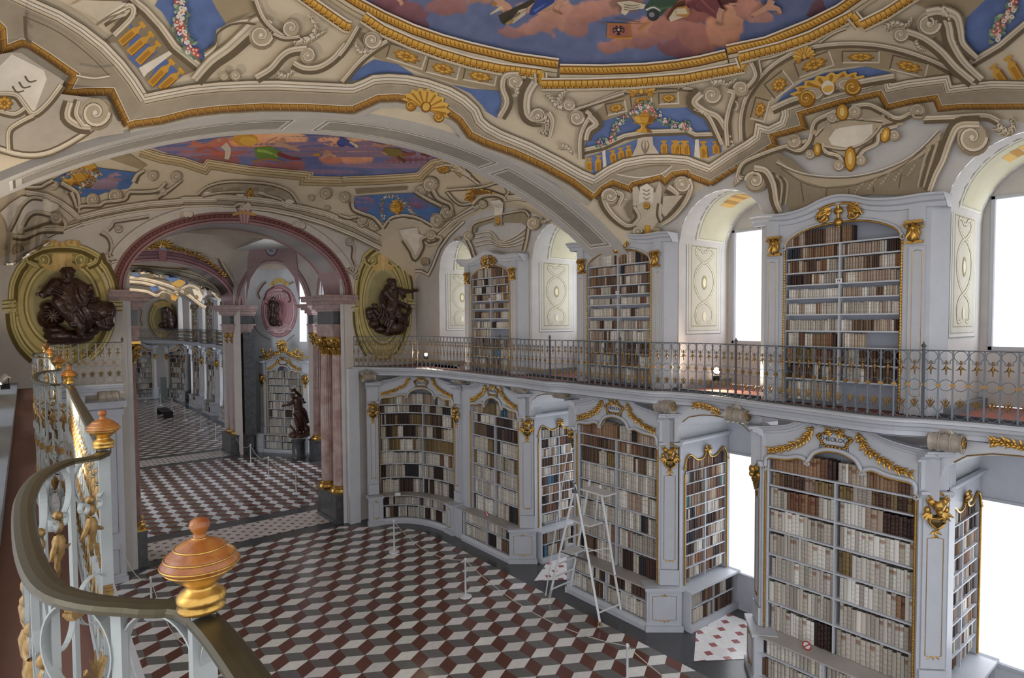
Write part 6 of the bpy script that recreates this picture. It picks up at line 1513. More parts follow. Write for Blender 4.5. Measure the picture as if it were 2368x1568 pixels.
# volutes bordering the openings
for T,L in ((TC,[(645,145,55),(825,215,38),(1115,320,75),(1390,270,80),(1850,30,55),(2130,40,60)]),(T2,[(40,1350,32),(620,1265,45),(560,1310,38),(165,1500,48),(245,1535,40),(735,1455,45),(670,1505,48)]),(TA,[(160,25,75),(60,95,55),(345,325,60),(240,405,65)]),(TD,[(1700,120,55),(1900,160,50),(1550,170,30),(2080,395,52),(2230,460,48),(1720,275,24)])):
    sc={TC:5.226,T2:2.959,TA:4.612,TD:4.554}[T]
    for x,y,r_ in L: p,=T([(x,y)]); C2.scroll(p[0],p[1],r_/sc,PI*.5,1.4,r_/sc*.42)
S2(TC([(300,170),(480,170),(560,130),(640,90)]),6); S2(TC([(740,120),(880,200),(940,260),(960,400),(950,480)]),9,5); S2(TC([(860,230),(900,330),(930,430)]),8,4)
S2(TC([(950,430),(1000,400),(1200,390),(1270,350),(1500,320),(1560,235),(1700,230),(1900,210),(2000,120)]),6); S2(TC([(1610,110),(1660,20),(1740,-30)]),9,5); S2(TC([(1900,290),(1990,240),(2080,180),(2195,90)]),7,4); p,=TC([(1970,225)]); C2.scroll(p[0],p[1],8,0,1.2,4)
S2(T2([(0,1470),(60,1490),(130,1480)]),5); S2(T2([(90,1380),(100,1430),(160,1460),(240,1490),(300,1560)]),6); S2(T2([(640,1300),(680,1360),(760,1400),(770,1440)]),8,5); S2(T2([(520,1310),(600,1360),(700,1410)]),6)
C2.fill(T2([(320,1560),(350,1500),(420,1480),(480,1500),(560,1500),(600,1545),(480,1530),(400,1540)]),ST['l']); C2.up(); S2(T2([(300,1560),(350,1495),(420,1475),(490,1478),(560,1500),(640,1545)]),5)
S2(TA([(330,100),(470,240),(640,225),(740,210)]),4); S2(TA([(330,90),(700,60),(900,10),(990,100),(960,160)]),4)
acan(C2,TA,[(570,200),(600,110),(700,100),(860,130)],60,51,pal=dict(GD,W='f0d080'))
S2(TA([(610,245),(700,160),(850,140),(940,170),(960,200)]),6); p,=TA([(715,240)]); C2.scroll(p[0],p[1],9,0,1.4,5); C2.fill(TA([(800,210),(900,190),(940,230),(930,350),(840,365),(850,290)]),ST['W']); C2.up(); C2.fill(TA([(838,370),(930,350),(930,470),(836,478)]),ST['T']); C2.up(); (a,b),=TA([(880,415)]); C2.rosette(a,b,6,10,0,False)
C2.fill(TA([(600,520),(640,430),(840,385),(836,430),(660,490),(640,560)]),'9c9079'); C2.fill(TA([(935,385),(1150,320),(1220,370),(1190,480),(1130,440),(935,440)]),'9c9079'); C2.up(); S2(TA([(590,540),(620,450),(760,400),(840,375)]),4); S2(TA([(935,345),(1150,310),(1215,370)]),4)
for k in range(4): C2.ribbon(TA([(640,560+k*45),(800,540+k*40),(900,640+k*18),(1040,600+k*30),(1180,500+k*50)]),[(-1.6,0,ST['W']),(0,2.2,ST['D'])],1,1,4)
C2.up(); S2(TA([(560,620),(600,700),(630,800)]),5); S2(TA([(1210,480),(1190,620),(1160,740)]),5); p,=TA([(565,575)]); C2.scroll(p[0],p[1],10,PI/2,1.3,6); p,=TA([(1255,440)]); C2.scroll(p[0],p[1],14,PI/2,1.3,7)
for L,w,sd in (([(480,600),(440,600),(410,620)],22,52),([(1330,400),(1370,430),(1440,400),(1490,400)],26,53)): acan(C2,TA,L,w,sd)
# pier shells (white) left and right
for T,P in ((TC,[(120,370),(260,280),(380,290),(400,320),(560,310),(620,350),(700,380),(720,420),(600,480),(420,480),(330,560),(270,640),(200,740),(100,700),(60,560),(0,480)]),(TA,[(-170,520),(-60,500),(20,490),(40,560),(120,580),(60,640),(80,760),(0,830),(-60,760),(-110,640)])):
    C2.fill(T(P),ST['W']); C2.up()
for T,L,w in ((TC,[(110,700),(180,560),(260,400),(380,300),(520,310)],6),(TC,[(270,640),(340,520),(440,470),(600,500),(760,560),(780,660),(620,640),(480,680),(300,740)],7),(TC,[(160,760),(300,770),(500,690),(770,690)],8),(TA,[(-120,620),(-40,740),(0,820),(70,700),(60,620),(150,580),(270,600),(250,650),(150,680)],6)): S2(T(L),w)
for T,L in ((TC,[(675,540,85),(215,930,80),(60,900,30)]),(TA,[(165,570,60),(100,850,50)])):
    sc=5.226 if T is TC else 4.612
    for x,y,r_ in L: p,=T([(x,y)]); C2.scroll(p[0],p[1],r_/sc*.8,0,1.4,r_/sc*.35)
# small lunette on the axis
C2.between(TD([(350,140),(450,60),(640,10),(900,10),(1150,40),(1330,120),(1400,230)]),TD([(400,140),(520,110),(700,85),(860,75),(1000,90),(1180,140),(1280,200)]),'a89c86',40); C2.up(); C2.stone(TD([(350,140),(450,55),(640,5),(900,5),(1150,35),(1330,110),(1410,230)]),4)
for x in (560,740,940,1110): C2.fill(TD([(x-60,70),(x+60,60),(x+50,100),(x-60,110)]),'958870'); 
C2.up(); acan(C2,TD,[(900,150),(900,110),(920,80)],50,54,pal=dict(GD,W='f0d080')); 
for x in (460,800,1020,1320): p,=TD([(x,130+(x>1200)*80)]); C2.disc(p[0],p[1],10,5,ST['W'],5)
C2.up(); C2.stone(TD([(400,150),(560,120),(700,110),(850,110)]),4); C2.stone(TD([(980,120),(1100,150),(1240,190)]),4)
C2.stone(TD([(740,260),(800,235),(830,270)]),6); 
for x in (825,880): p,=TD([(x,265)]); C2.disc(p[0],p[1],7,10,ST['L'])
o=C2.obj('trim_52','fresco'); o['kind']='structure'
# ---------- end wall of the near wing: painted frames
W1=VM(lambda P:np.array([onY(x,y,18.9-h) for x,y,h in P]),12)
OC=dict(L='d8cc94',l='c9bb80',M='a89a5c',D='857640',S='6a5a2c',T='b8aa74',W='ebe0b4')
AR=dict(L='d2c8bc',l='c4b8aa',M='a89a8c',D='8a7c70',S='6c5e54',T='b5a898',W='e2dad0')
@_keep
def medallion(vm,ell,top,x0,y0,kx,ky):
    """ochre painted frame; (x0,y0) centre, kx,ky half sizes in the photograph"""
    P=lambda u,v:(x0+u*kx,y0+v*ky)
    oval=lambda a,b,n=40,c=0:[P(a*math.cos(t),c+b*math.sin(t)*(1 if math.sin(t)>0 else .98)) for t in segs(0,2*PI,n)]
    vm.fill(oval(1.0,1.0)[:-1],'b9ad72'); vm.up()
    for a,c1 in ((1.0,OC['D']),(.965,OC['L']),(.92,OC['M']),(.88,OC['l']),(.78,OC['D']),(.745,OC['L']),(.70,OC['M']),(.66,'bdb485'),(.58,'aba276')):
        vm.fill(oval(a,a*.97 if a<.9 else a,40,.0 if a>.8 else -.02)[:-1],c1); vm.up()
    k=kx/100
    for s_ in (-1,1):
        vm.stone([P(s_*1.02,-.05),P(s_*.99,-.35),P(s_*.86,-.6),P(s_*.78,-.68),P(s_*.70,-.84)],7*k*1.5,pal=OC); 
        vm.scroll(*P(s_*1.0,-.02),6*k*1.4,0,1.3,4,pal=OC); vm.scroll(*P(s_*.98,.12),6*k*1.4,0,1.3,4,pal=OC)
        for q in (-.06,.0,.07): vm.ribbon([P(s_*.92,q),P(s_*1.2,q+.01)],[(-.5,.1,OC['L']),(.1,.5,OC['D'])],8*k*1.4,5*k)
        vm.stone([P(s_*1.0,.14),P(s_*.96,.4),P(s_*.8,.68),P(s_*.55,.9)],8*k*1.4,pal=OC)
        vm.scroll(*P(s_*.38,-.76),10*k*1.4,PI/2,s_*1.3,6*k,pal=OC); vm.stone([P(s_*.5,-.66),P(s_*.66,-.72),P(s_*.70,-.82)],6*k*1.3,pal=OC)
    vm.stone([P(-.72,-.82),P(-.4,-.95),P(0,-.99),P(.4,-.95),P(.72,-.82)],7*k*1.4,pal=OC)
    for s_ in (-1,0,1): vm.fill([P(s_*.12-.07,-.86),P(s_*.12+.07,-.86),P(s_*.14+.06,-.62),P(s_*.14,-.56),P(s_*.14-.06,-.62)],'e0c080' if s_ else 'e8cc90'); vm.up(.001)
    for s_ in (-1,1): vm.fill([P(s_*.18,-.66),P(s_*.45,-.70),P(s_*.34,-.6),P(s_*.2,-.56)],'d8b878')
    vm.up()
    for j in range(12): vm.disc(*P(-.34+.06*j,-1.03-.02*math.sin(j*.9)),6*k,4.5*k,('d8bc80','c09a5c')[j%2],j*40)
    vm.up()
    for j in range(-5,6): vm.fill([P(j*.06-.03,.80),P(j*.06+.03,.80),P(j*.09+.02,.98+.04*math.cos(j)),P(j*.09-.03,.98+.04*math.cos(j))],('dcc488','bfa468')[j%2])
    vm.up(); 
    for s_ in (-1,1): vm.scroll(*P(s_*.22,.86),8*k*1.4,PI/2,s_*1.3,5*k,pal=OC)
medallion(W1,0,0,144,705,116,138); medallion(W1,0,0,886,702,62,132)
# archivolt: pink mouldings round the opening
aro=[(274,690),(274,640),(288,610),(328,562),(398,527),(478,510),(558,503),(638,516),(718,556),(768,601),(798,650),(806,690)]
arc_in=[(AXX-3.02*math.cos(t),7.5+2.02*math.sin(t)) for t in segs(0,PI,48)]
def xz(vm_x,z): 
    v=RM@np.array([vm_x,18.9,z-EYE]); return (CX+F_PX*v[0]/v[2],CY+F_PX*v[1]/v[2])
arch_px=[xz(x,z) for x,z in [(AXX-3.02,7.3)]+arc_in+[(AXX+3.02,7.3)]]
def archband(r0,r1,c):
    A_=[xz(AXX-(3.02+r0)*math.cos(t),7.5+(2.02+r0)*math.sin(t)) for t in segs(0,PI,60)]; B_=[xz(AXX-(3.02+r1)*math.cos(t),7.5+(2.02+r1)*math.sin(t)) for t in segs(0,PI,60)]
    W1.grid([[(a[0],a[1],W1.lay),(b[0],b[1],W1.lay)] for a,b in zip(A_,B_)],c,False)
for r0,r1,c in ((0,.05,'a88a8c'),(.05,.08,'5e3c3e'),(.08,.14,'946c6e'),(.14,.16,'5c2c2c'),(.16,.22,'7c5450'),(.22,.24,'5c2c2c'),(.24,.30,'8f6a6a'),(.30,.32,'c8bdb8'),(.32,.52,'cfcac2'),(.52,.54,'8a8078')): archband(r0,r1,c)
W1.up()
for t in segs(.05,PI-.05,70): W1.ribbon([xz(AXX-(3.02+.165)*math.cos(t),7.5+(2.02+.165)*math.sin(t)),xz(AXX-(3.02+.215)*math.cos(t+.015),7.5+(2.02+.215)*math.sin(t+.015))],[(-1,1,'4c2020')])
W1.up(); W1.fill([xz(AXX-.22,9.95),xz(AXX+.22,9.95),xz(AXX+.12,9.5),xz(AXX-.12,9.5)],'8f6c6e'); W1.up()
for s_ in (-1,0,1): W1.fill([xz(AXX+s_*.12-.05,9.93),xz(AXX+s_*.12+.04,9.93),xz(AXX+s_*.07+.02,9.52),xz(AXX+s_*.07-.02,9.52)],'c09a9a')
W1.up()
def SW(p,w,w1=None): W1.stone(p,w,w1,pal=AR)
p=TC([(1430,670)])[0]; W1.scroll(p[0],p[1],9,0,1.3,5,pal=AR); SW(TC([(1300,690),(1350,640),(1380,590),(1500,570),(1800,520)]),5); SW(TC([(1220,710),(1310,770),(1350,880),(1320,980),(1260,1010)]),7,4); acan(W1,TC,[(1360,1010),(1300,1060),(1300,1150),(1350,1230)],90,61,pal=AR); acan(W1,TC,[(1250,1060),(1260,1140),(1290,1200)],60,62,pal=AR)
SW(TD([(1960,620),(2000,700),(1990,800),(2030,890)]),6,4); p=TD([(1950,630)])[0]; W1.scroll(p[0],p[1],9,0,1.3,5,pal=AR); acan(W1,TD,[(1960,900),(2000,960),(2010,1030)],70,63,pal=AR)
for x,y in ((235,350),(1420,450)): 
    for k in range(3): p=TD([(x+40*k-40,y+10*k*(1 if x>1000 else -0.2))])[0]; W1.disc(p[0],p[1],8,8,AR['S']); W1.up(.001); W1.disc(p[0]-1,p[1]-1,7,7,AR['L'] if k else AR['l']); W1.up(.001)
W1.ribbon(TD([(720,350),(830,325),(960,350)]),[(-.5,.5,'c9a05c')],6,6,4)
# small painted panel right of the wall, by the corner window
o=W1.obj('trim_53','fresco'); o['kind']='structure'
# ---------- painted panels in the window niches (jamb facing us, and head)
def jamb(Y,yn):
    vm=VM(lambda P:np.array([(x,Y-h,z) for x,z,h in P]),.08); K=.0012
    x0,x1,z0,z1=11.0,12.3,6.3,8.38
    def rect(e,c,hh): vm.add([(x,z,hh) for x,z in ((x0+e,z0+e),(x1-e,z0+e),(x1-e,z1-e),(x0+e,z1-e))],[(0,1,2,3)],c)
    for i,(e,c) in enumerate(((0,'8c8e90'),(.02,'d2d2ce'),(.07,'a6a49a'),(.09,'c9c7bc'),(.17,'a09a84'),(.19,'cac6b6'))): rect(e,c,.004+i*K)
    vm.lay=.014; mx=(x0+x1)/2
    P=lambda u,v:(mx+u*.42,z0+.19+v*1.7)
    for s_ in (-1,1):
        for L in ([(0,.30),(.5,.38),(.85,.52),(.75,.68),(.3,.78),(0,.8)],[(0,.80),(.5,.86),(.75,.93),(.6,.99),(.3,.97)],[(0,.30),(-.5,.25),(-.75,.15),(-.6,.04),(-.3,.05)],[(.35,.99),(.15,.94),(0,.95)]):
            L2=[P(s_*u,v) for u,v in L]; vm.ribbon(L2,[(-.030,-.014,'9c9678'),(-.014,.010,'dedac8'),(.010,.026,'a8a286')],1,1,5)
        vm.up(.001)
    for v,a in ((.55,.16),(.55,.1),(.12,.1)): vm.disc(*P(0,v),a*.6,a,'a39a70' if a==.16 else 'e6dfc4',0,14,h=vm.lay); vm.up(.001)
    o=vm.obj('trim_%d'%yn,'paint'); o['kind']='structure'
for k,Y in enumerate((3.125,7.855,12.605,17.325)): jamb(Y,60+k)
for k,yc in enumerate(WIN_Y):   # painted heads of the niches
    mb=MB(lambda t,x,h: (x,yc+(NH-h)*math.cos(t),8.18+(NH-h)*math.sin(t)))
    for i,(e,c) in enumerate(((0,'9a9a8c'),(.03,'d4d3c8'),(.07,'b2af98'),(.09,'cbc7ae'))):
        mb.grid([[(t,10.95+e*1.5+.35*abs(math.cos(t)),.004+i*.002),(t,12.45-e,.004+i*.002)] for t in segs(.12+e,PI-.12-e,20)],c,True)
    for j in range(9):
        t=PI/2+(j-4)*.12; mb.grid([[(tt,11.3+.05*abs(j-4),.014),(tt,11.9+.04*math.cos(j),.014)] for tt in segs(t-.055,t+.055,3)],('d9b060','b8883c')[j%2],True)
    o=mb.obj('trim_%d'%(70+k),'paint'); o['kind']='structure'
# gilt lines under the lower niche heads
for k,yc in enumerate(WIN_Y[:3]):
    mb=MB(FX(10.60)); mb.tube([(yc-.75,4.50,.01),(yc-.6,4.62,.01),(yc-.3,4.70,.01),(yc,4.72,.01),(yc+.3,4.70,.01),(yc+.6,4.62,.01),(yc+.75,4.50,.01)],.01,4); tag(mb.obj('gilt_line','gold'),kind='structure').name='trim_%d'%(80+k)
    mb=MB(frame((0,yc+NH-.01,0),(1,0,0),(0,0,1),(0,-1,0))); mb.tube([(11.0,4.3,.01),(11.1,4.22,.01),(11.7,4.2,.01),(12.2,4.22,.01),(12.3,4.3,.01)],.008,4); o=mb.obj('trim_%d'%(84+k),'gold'); o['kind']='structure'
# ---------- octagon: pink painted architecture
def diag(P,Q_,h0=.03):
    P,Q_=Vector((P[0],P[1],0)),Vector((Q_[0],Q_[1],0)); d=(Q_-P).normalized(); n=Vector((d[1],-d[0],0))
    if n.dot(Vector((AXX,26.55,0))-P)<0: n=-n
    return lambda u,v,h=0:P+d*u+n*(h+h0)+Vector((0,0,v)),(Q_-P).length
for (P_,Q_),mir in (((P0[2],P0[3]),0),((P0[1],P0[2]),0)):
    f,L=diag(P_,Q_); mb=MB(f); a=L/2-.42; c=L/2; zs=7.2
    el=lambda r,t:(c-(a+r)*math.cos(t),zs+1.25*a*math.sin(t)+r*math.sin(t))
    for i,(r0,r1,cc) in enumerate(((-.02,.10,'c0a8a8'),(.10,.14,'7f5c60'),(.14,.24,'a88a8c'),(.24,.27,'745256'))):
        mb.grid([[(*el(r0,t),i*.003),(*el(r1,t),i*.003)] for t in segs(0,PI,30)],cc,False)
    T_=zs+1.25*a
    mb.prism([(c-1.5,zs+.4),(c-1.35,T_+.2),(c-1.2,T_+.9),(c-.6,T_+1.0),(c-.45,T_+1.35),(c,T_+1.5),(c+.45,T_+1.35),(c+.6,T_+1.0),(c+1.2,T_+.9),(c+1.35,T_+.2),(c+1.5,zs+.4),(c+1.2,zs+1.6),(c+.5,T_+.15),(c,T_+.2),(c-.5,T_+.15),(c-1.2,zs+1.6)],.0,.015,'ac9092')
    for w_,cc,hh in ((.075,'745256',.02),(.04,'c9a0a2',.035)):
        mb.tube([(c-1.3,T_+.85,hh),(c-.65,T_+.95,hh),(c-.45,T_+1.3,hh),(c,T_+1.48,hh),(c+.45,T_+1.3,hh),(c+.65,T_+.95,hh),(c+1.3,T_+.85,hh)],w_,5,cc,flat=.4)
    mb.prism([(c+.36*math.cos(t),T_+.72+.42*math.sin(t)) for t in segs(0,2*PI,20)[:-1]],.0,.03,'7f5c60'); mb.prism([(c+.29*math.cos(t),T_+.72+.35*math.sin(t)) for t in segs(0,2*PI,20)[:-1]],.0,.04,'aeb0bc')
    mb.tube([(c-.1,T_+.55,.045),(c+.1,T_+.6,.045),(c-.05,T_+.75,.045),(c+.12,T_+.85,.045),(c-.1,T_+.9,.045)],.03,5,'6c7080')
    o=mb.obj('trim_9%d'%mir,'fresco'); o['kind']='structure'; o.name='trim_90'
# far arch face, pink mouldings
mb=MB(frame((AXX,32.48,0),(1,0,0),(0,0,1),(0,-1,0)))
for i,(r0,r1,cc) in enumerate(((0,.1,'b98c90'),(.1,.14,'5e3c3e'),(.14,.26,'9a7478'),(.26,.29,'5e3c3e'),(.29,.42,'8c666a'),(.42,.45,'5c2c30'),(.45,.55,'b98c90'))):
    mb.grid([[(-(3.02+r0)*math.cos(t),7.5+(2.02+r0)*math.sin(t),.004*i),(-(3.02+r1)*math.cos(t),7.5+(2.02+r1)*math.sin(t),.004*i)] for t in segs(0,PI,48)],cc,False)
mb.prism([(-.2,10.2),(.2,10.2),(.12,9.5),(-.12,9.5)],0,.05,'b07c80'); garl=[(.3,10.15),(1.2,9.95),(2.0,9.55),(2.7,8.9)]
o=mb.obj('trim_92','fresco'); o['kind']='structure'
mb=MB(frame((AXX,32.42,0),(1,0,0),(0,0,1),(0,-1,0))); garland(mb,garl,.05,2.4,5); garland(mb,[(-x,z) for x,z in garl],.05,2.4,6)
for k in range(9): leaf(mb,(0,10.2),PI/2+(k-4)*.4,.5,.12,.05,.1)
tag(mb.obj('gilded_arch_garland','gold'),'gilded leaf garland lying along the top of the far pink arch','ornament')
# dome and far vaults: broad painted mouldings
mb=MB()
for t0,t1,cc,dz in ((.55,.58,ST['D'],.02),(.58,.66,ST['L'],.03),(.66,.68,ST['S'],.03),(.78,.80,ST['D'],.02),(.80,.86,ST['l'],.03),(.86,.875,ST['S'],.03),(.2,.5,'8090b8',.02),(.5,.55,'c8a870',.03)):
    rows=[]
    for t in (t0,t1):
        row=[]
        for k in range(72):
            a=2*PI*k/72; r=1/((abs(math.cos(a))**3+abs(math.sin(a))**3)**(1/3)); w_=1+.015*math.cos(8*a); row.append((AXX+6.1*t*w_*r*math.cos(a),26.55+6.2*t*w_*r*math.sin(a),9.3+3.2*(1-min(.99,t*w_)**2.2)**.5-dz))
        rows.append(row)
    mb.grid(rows,cc,False,True)
o=mb.obj('trim_93','fresco'); o['kind']='structure'
for bi,yc in enumerate(BAY[2:]):
    mb=MB(lambda x,y,h: (x,y,vault_z(x,y,yc)-.012-h)); r=random.Random(bi)
    def eln(kx,ky,w_,cc,h):
        n=56; mb.grid([[(AXX+(kx+e)*math.cos(t)*(1+.04*math.cos(4*t)),yc+(ky+e)*math.sin(t)*(1+.04*math.cos(4*t)),h) for e in segs(-w_,w_,2)] for t in segs(0,2*PI,n)],cc,False)
    for rr in segs(0,3.0,8)[1:]: eln(rr-.2,rr*.75-.15,.24,'7c86b0' if rr<2.2 else '8a7c98',.0)
    eln(3.2,2.5,.16,ST['l'],.01); eln(3.4,2.7,.04,GD['M'],.012); eln(3.05,2.35,.03,GD['D'],.012)
    for s_ in (-1,1):
        for q in (-1,1):
            mb.grid([[(AXX+s_*(3.7+.9*u),yc+q*(2.6+.8*u*v),.005) for v in (0,.5,1)] for u in segs(0,1,4)],'6078b0',False)
            for w_,cc,h in ((.16,ST['L'],.01),(.05,ST['S'],.014),(.03,GD['M'],.02)):
                pts=[(AXX+s_*x,yc+q*y) for x,y in ((0,4.1),(1.5,4.0),(2.6,3.7),(3.8,3.3),(4.4,2.4),(4.8,1.4),(5.0,0))]; pts=sm2(pts,5)
                N=offs(pts); mb.grid([[(p[0]-k[0]*w_,p[1]-k[1]*w_,h),(p[0]+k[0]*w_,p[1]+k[1]*w_,h)] for p,k in zip(pts,N)],cc,False)
            for j in range(5): x,y=AXX+s_*r.uniform(2.5,5.2),yc+q*r.uniform(1.2,3.9); pts=volute((x,y),r.uniform(.25,.5),r.uniform(0,6),1.2,.2,16); N=offs(pts); mb.grid([[(p[0]-k[0]*.06,p[1]-k[1]*.06,.022),(p[0]+k[0]*.06,p[1]+k[1]*.06,.022)] for p,k in zip(pts,N)],(ST['W'],ST['L'],GD['l'])[j%3],False)
    o=mb.obj('trim_%d'%(94+bi),'fresco'); o['kind']='structure'

# far hall vaults: the mouldings, blue openings and scrolls that show through the archway
V4=VM(lambda P:vault_many(P,38.55),6)
BG=lambda c:clouds(c,'7488b4',[],50)
for L in ([(480,440),(560,420),(640,450),(560,500)],[(140,400),(210,400),(240,440),(190,450)],[(330,540),(420,520),(430,570),(360,590)]): V4.fill(Z5_(L) if False else [(270+x/4.356,540+y/4.356) for x,y in L],'5e78ae')
V4.up()
Z5=lambda L:[(270+x/4.356,540+y/4.356) for x,y in L]
V4.fill(Z5([(540,490),(660,460),(700,500),(600,560)]),'c9a45c'); V4.up()
for L,w_ in (([(150,350),(330,340),(560,380),(800,440),(960,520),(1070,620)],1.),([(140,370),(330,370),(560,415),(780,480),(930,560),(1040,660)],.8),([(130,440),(300,460),(520,520),(700,600),(830,700),(900,745)],1.),([(130,480),(300,500),(480,560),(620,620)],.8),([(130,560),(300,580),(400,620),(480,580),(560,600),(640,560),(740,520),(830,560)],.8),([(240,400),(330,390),(420,430)],.6)):
    V4.ribbon(Z5(L),[(-4,-2,ST['D']),(-2,1,ST['W']),(1,2,ST['D']),(2,4.5,ST['l']),(4.5,5.5,ST['S'])],w_,w_,4)
V4.up()
for x,y,r_ in ((460,625,26),(700,590,26),(870,540,24),(350,420,18),(450,430,16),(800,640,20)): p,=Z5([(x,y)]); V4.scroll(p[0],p[1],r_/4.356,0,1.2,3)
V4.fill(Z5([(540,620),(590,600),(620,640),(590,680),(550,665)]),'cfa256'); V4.fill(Z5([(760,560),(830,560),(870,640),(840,700),(790,640)]),ST['W'])
o=V4.obj('trim_103','fresco'); o['kind']='structure'
V5=VM(lambda P:np.array([onY(x,y,32.44-h) for x,y,h in P]),8)
for L,w_ in (([(1010,130),(1020,200),(1080,330),(1150,440),(1200,540)],9),([(1130,130),(1150,230),(1240,350),(1290,440)],8),([(1180,200),(1210,190),(1307,240)],4),([(1190,250),(1307,380)],4),([(640,100),(780,100),(950,90),(1100,90)],4),([(640,150),(800,190),(940,170),(1010,250)],4),([(1110,90),(1200,130),(1307,140)],4)): V5.stone(Z5(L),w_/2)
for x,y in ((1020,145),(1060,140),(1110,140),(1195,495)): p,=Z5([(x,y)]); V5.scroll(p[0],p[1],6,0,1.2,3)
p,=Z5([(600,110)]); 
for j in range(9): V5.disc(p[0]+9*math.cos(j*.7),p[1]+9*math.sin(j*.7)*.9,5,5,('d8ac5c','b5843c')[j%2])
V5.up(); V5.disc(p[0]-26,p[1]+3,17,11,'a9adbc')
V5.fill(Z5([(770,-5),(885,-5),(890,45),(780,55)]),'c9a49a'); V5.fill(Z5([(900,-5),(1080,-5),(1090,30),(910,40)]),'8e7f9c')
o=V5.obj('trim_104','fresco'); o['kind']='structure'
# ================================================================== STATUES
def remesh(o,vox,sm=3,disp=0.,ds=.12):
    m=o.modifiers.new('r','REMESH'); m.mode='VOXEL'; m.voxel_size=vox; m.use_smooth_shade=True
    if disp:
        t=bpy.data.textures.new('folds','CLOUDS'); t.noise_scale=ds; t.noise_depth=2
        d=o.modifiers.new('d','DISPLACE'); d.texture=t; d.strength=disp; d.mid_level=.5
    s=o.modifiers.new('s','SMOOTH'); s.iterations=sm; s.factor=.5
def limb(mb,pts,rs,n=10):
    pp=[Vector(p) for p in pts]; out=[];rr=[]
    for i in range(len(pp)-1):
        for k in range(4): t=k/4; out.append(pp[i].lerp(pp[i+1],t)); rr.append(rs[i]+(rs[i+1]-rs[i])*t)
    out.append(pp[-1]); rr.append(rs[-1]); mb.tube([tuple(p) for p in out],rr,n); mb.blob(tuple(pp[0]),rs[0]*1.02,n=n,m=6); mb.blob(tuple(pp[-1]),rs[-1]*1.02,n=n,m=6)
def head(mb,c,r,face=(0,0,1),beard=True,n=12,tilt=0.):
    """c centre in local (u,v,h); face direction mostly +h"""
    f=Vector(face).normalized(); up=Vector((0,1,0)); rt=up.cross(f).normalized(); P=lambda a,b,d: tuple(Vector(c)+rt*a*r+up*b*r+f*d*r)
    mb.blob(c,(r*.80,r*1.05,r*.95),n=n,m=9); mb.blob(P(0,-.35,.25),(r*.62,r*.6,r*.6),n=n,m=7)
    mb.tube([P(0,.25,.85),P(0,-.05,1.08),P(0,-.12,.95)],[r*.08,r*.15,r*.14],8)          # nose
    for s in (-1,1):
        mb.tube([P(s*.12,.26,.9),P(s*.34,.33,.84),P(s*.56,.22,.66)],[r*.09,r*.11,r*.07],6)     # brow
        mb.blob(P(s*.30,.10,.80),r*.11,n=8,m=6); mb.blob(P(s*.80,.0,.0),(r*.12,r*.24,r*.16),n=7,m=5); mb.blob(P(s*.38,-.22,.68),r*.22,n=8,m=6)
    mb.tube([P(-.22,-.45,.85),P(0,-.42,.93),P(.22,-.45,.85)],r*.07,6); mb.tube([P(-.18,-.56,.82),P(0,-.58,.90),P(.18,-.56,.82)],r*.075,6)
    if beard:
        for k in range(14): a=-1.1+2.2*k/13; mb.tube([P(.6*math.sin(a),-.5,.55*math.cos(a)+.15),P(.5*math.sin(a),-.95,.6*math.cos(a)+.15),P(.25*math.sin(a)+.05*(-1)**k,-1.35,.45)],[r*.17,r*.17,r*.05],6)
    for k in range(26):
        a=2*PI*k/26; b=.35+.5*(k%3)/2; mb.blob(P(.85*math.cos(a)*math.cos(b),.25+.85*math.sin(b),.85*math.sin(a)*math.cos(b)-.2),r*.27,n=7,m=5)
def hand(mb,c,d,r,curl=.3,side=(0,1,0)):
    """palm with four fingers of different lengths and a thumb from its side"""
    d=Vector(d).normalized(); s=Vector(side); s=(s-d*s.dot(d)).normalized(); n=d.cross(s); c=Vector(c)
    P=lambda a,b,e=0: tuple(c+d*a*r+s*b*r+n*e*r)
    mb.tube([P(0,0),P(.5,0),P(1.0,0)],[r*.30,r*.42,r*.40],8,flat=1)
    for k,(o,L) in enumerate(((-.33,.85),(-.11,1.0),(.11,.95),(.33,.72))):
        mb.tube([P(.9,o),P(.9+L*.4,o*1.2,curl*.15),P(.9+L*.75,o*1.3,curl*.45),P(.9+L,o*1.35,curl*.8)],[r*.12,r*.115,r*.10,r*.07],6)
    mb.tube([P(.25,.35),P(.6,.62,.1),P(.95,.75,.2)],[r*.15,r*.13,r*.09],6)
def drape(mb,pts,w,k=5,amp=.35,seed=1):
    """a bundle of cloth folds running side by side"""
    r=random.Random(seed); pp=[Vector(p) for p in pts]
    for i in range(k):
        o=(i-(k-1)/2)/k*2*w; q=[]
        for j,p in enumerate(pp):
            a=pp[max(0,j-1)];b=pp[min(len(pp)-1,j+1)]; t=(b-a).normalized(); n=Vector((-t[1],t[0],0)); q.append(tuple(p+n*o*(1+.15*r.uniform(-1,1))+Vector((0,0,amp*w*math.cos(i*2.1)*.5))))
        mb.tube([tuple(v) for v in spline(q,3)],w/k*1.35,7)
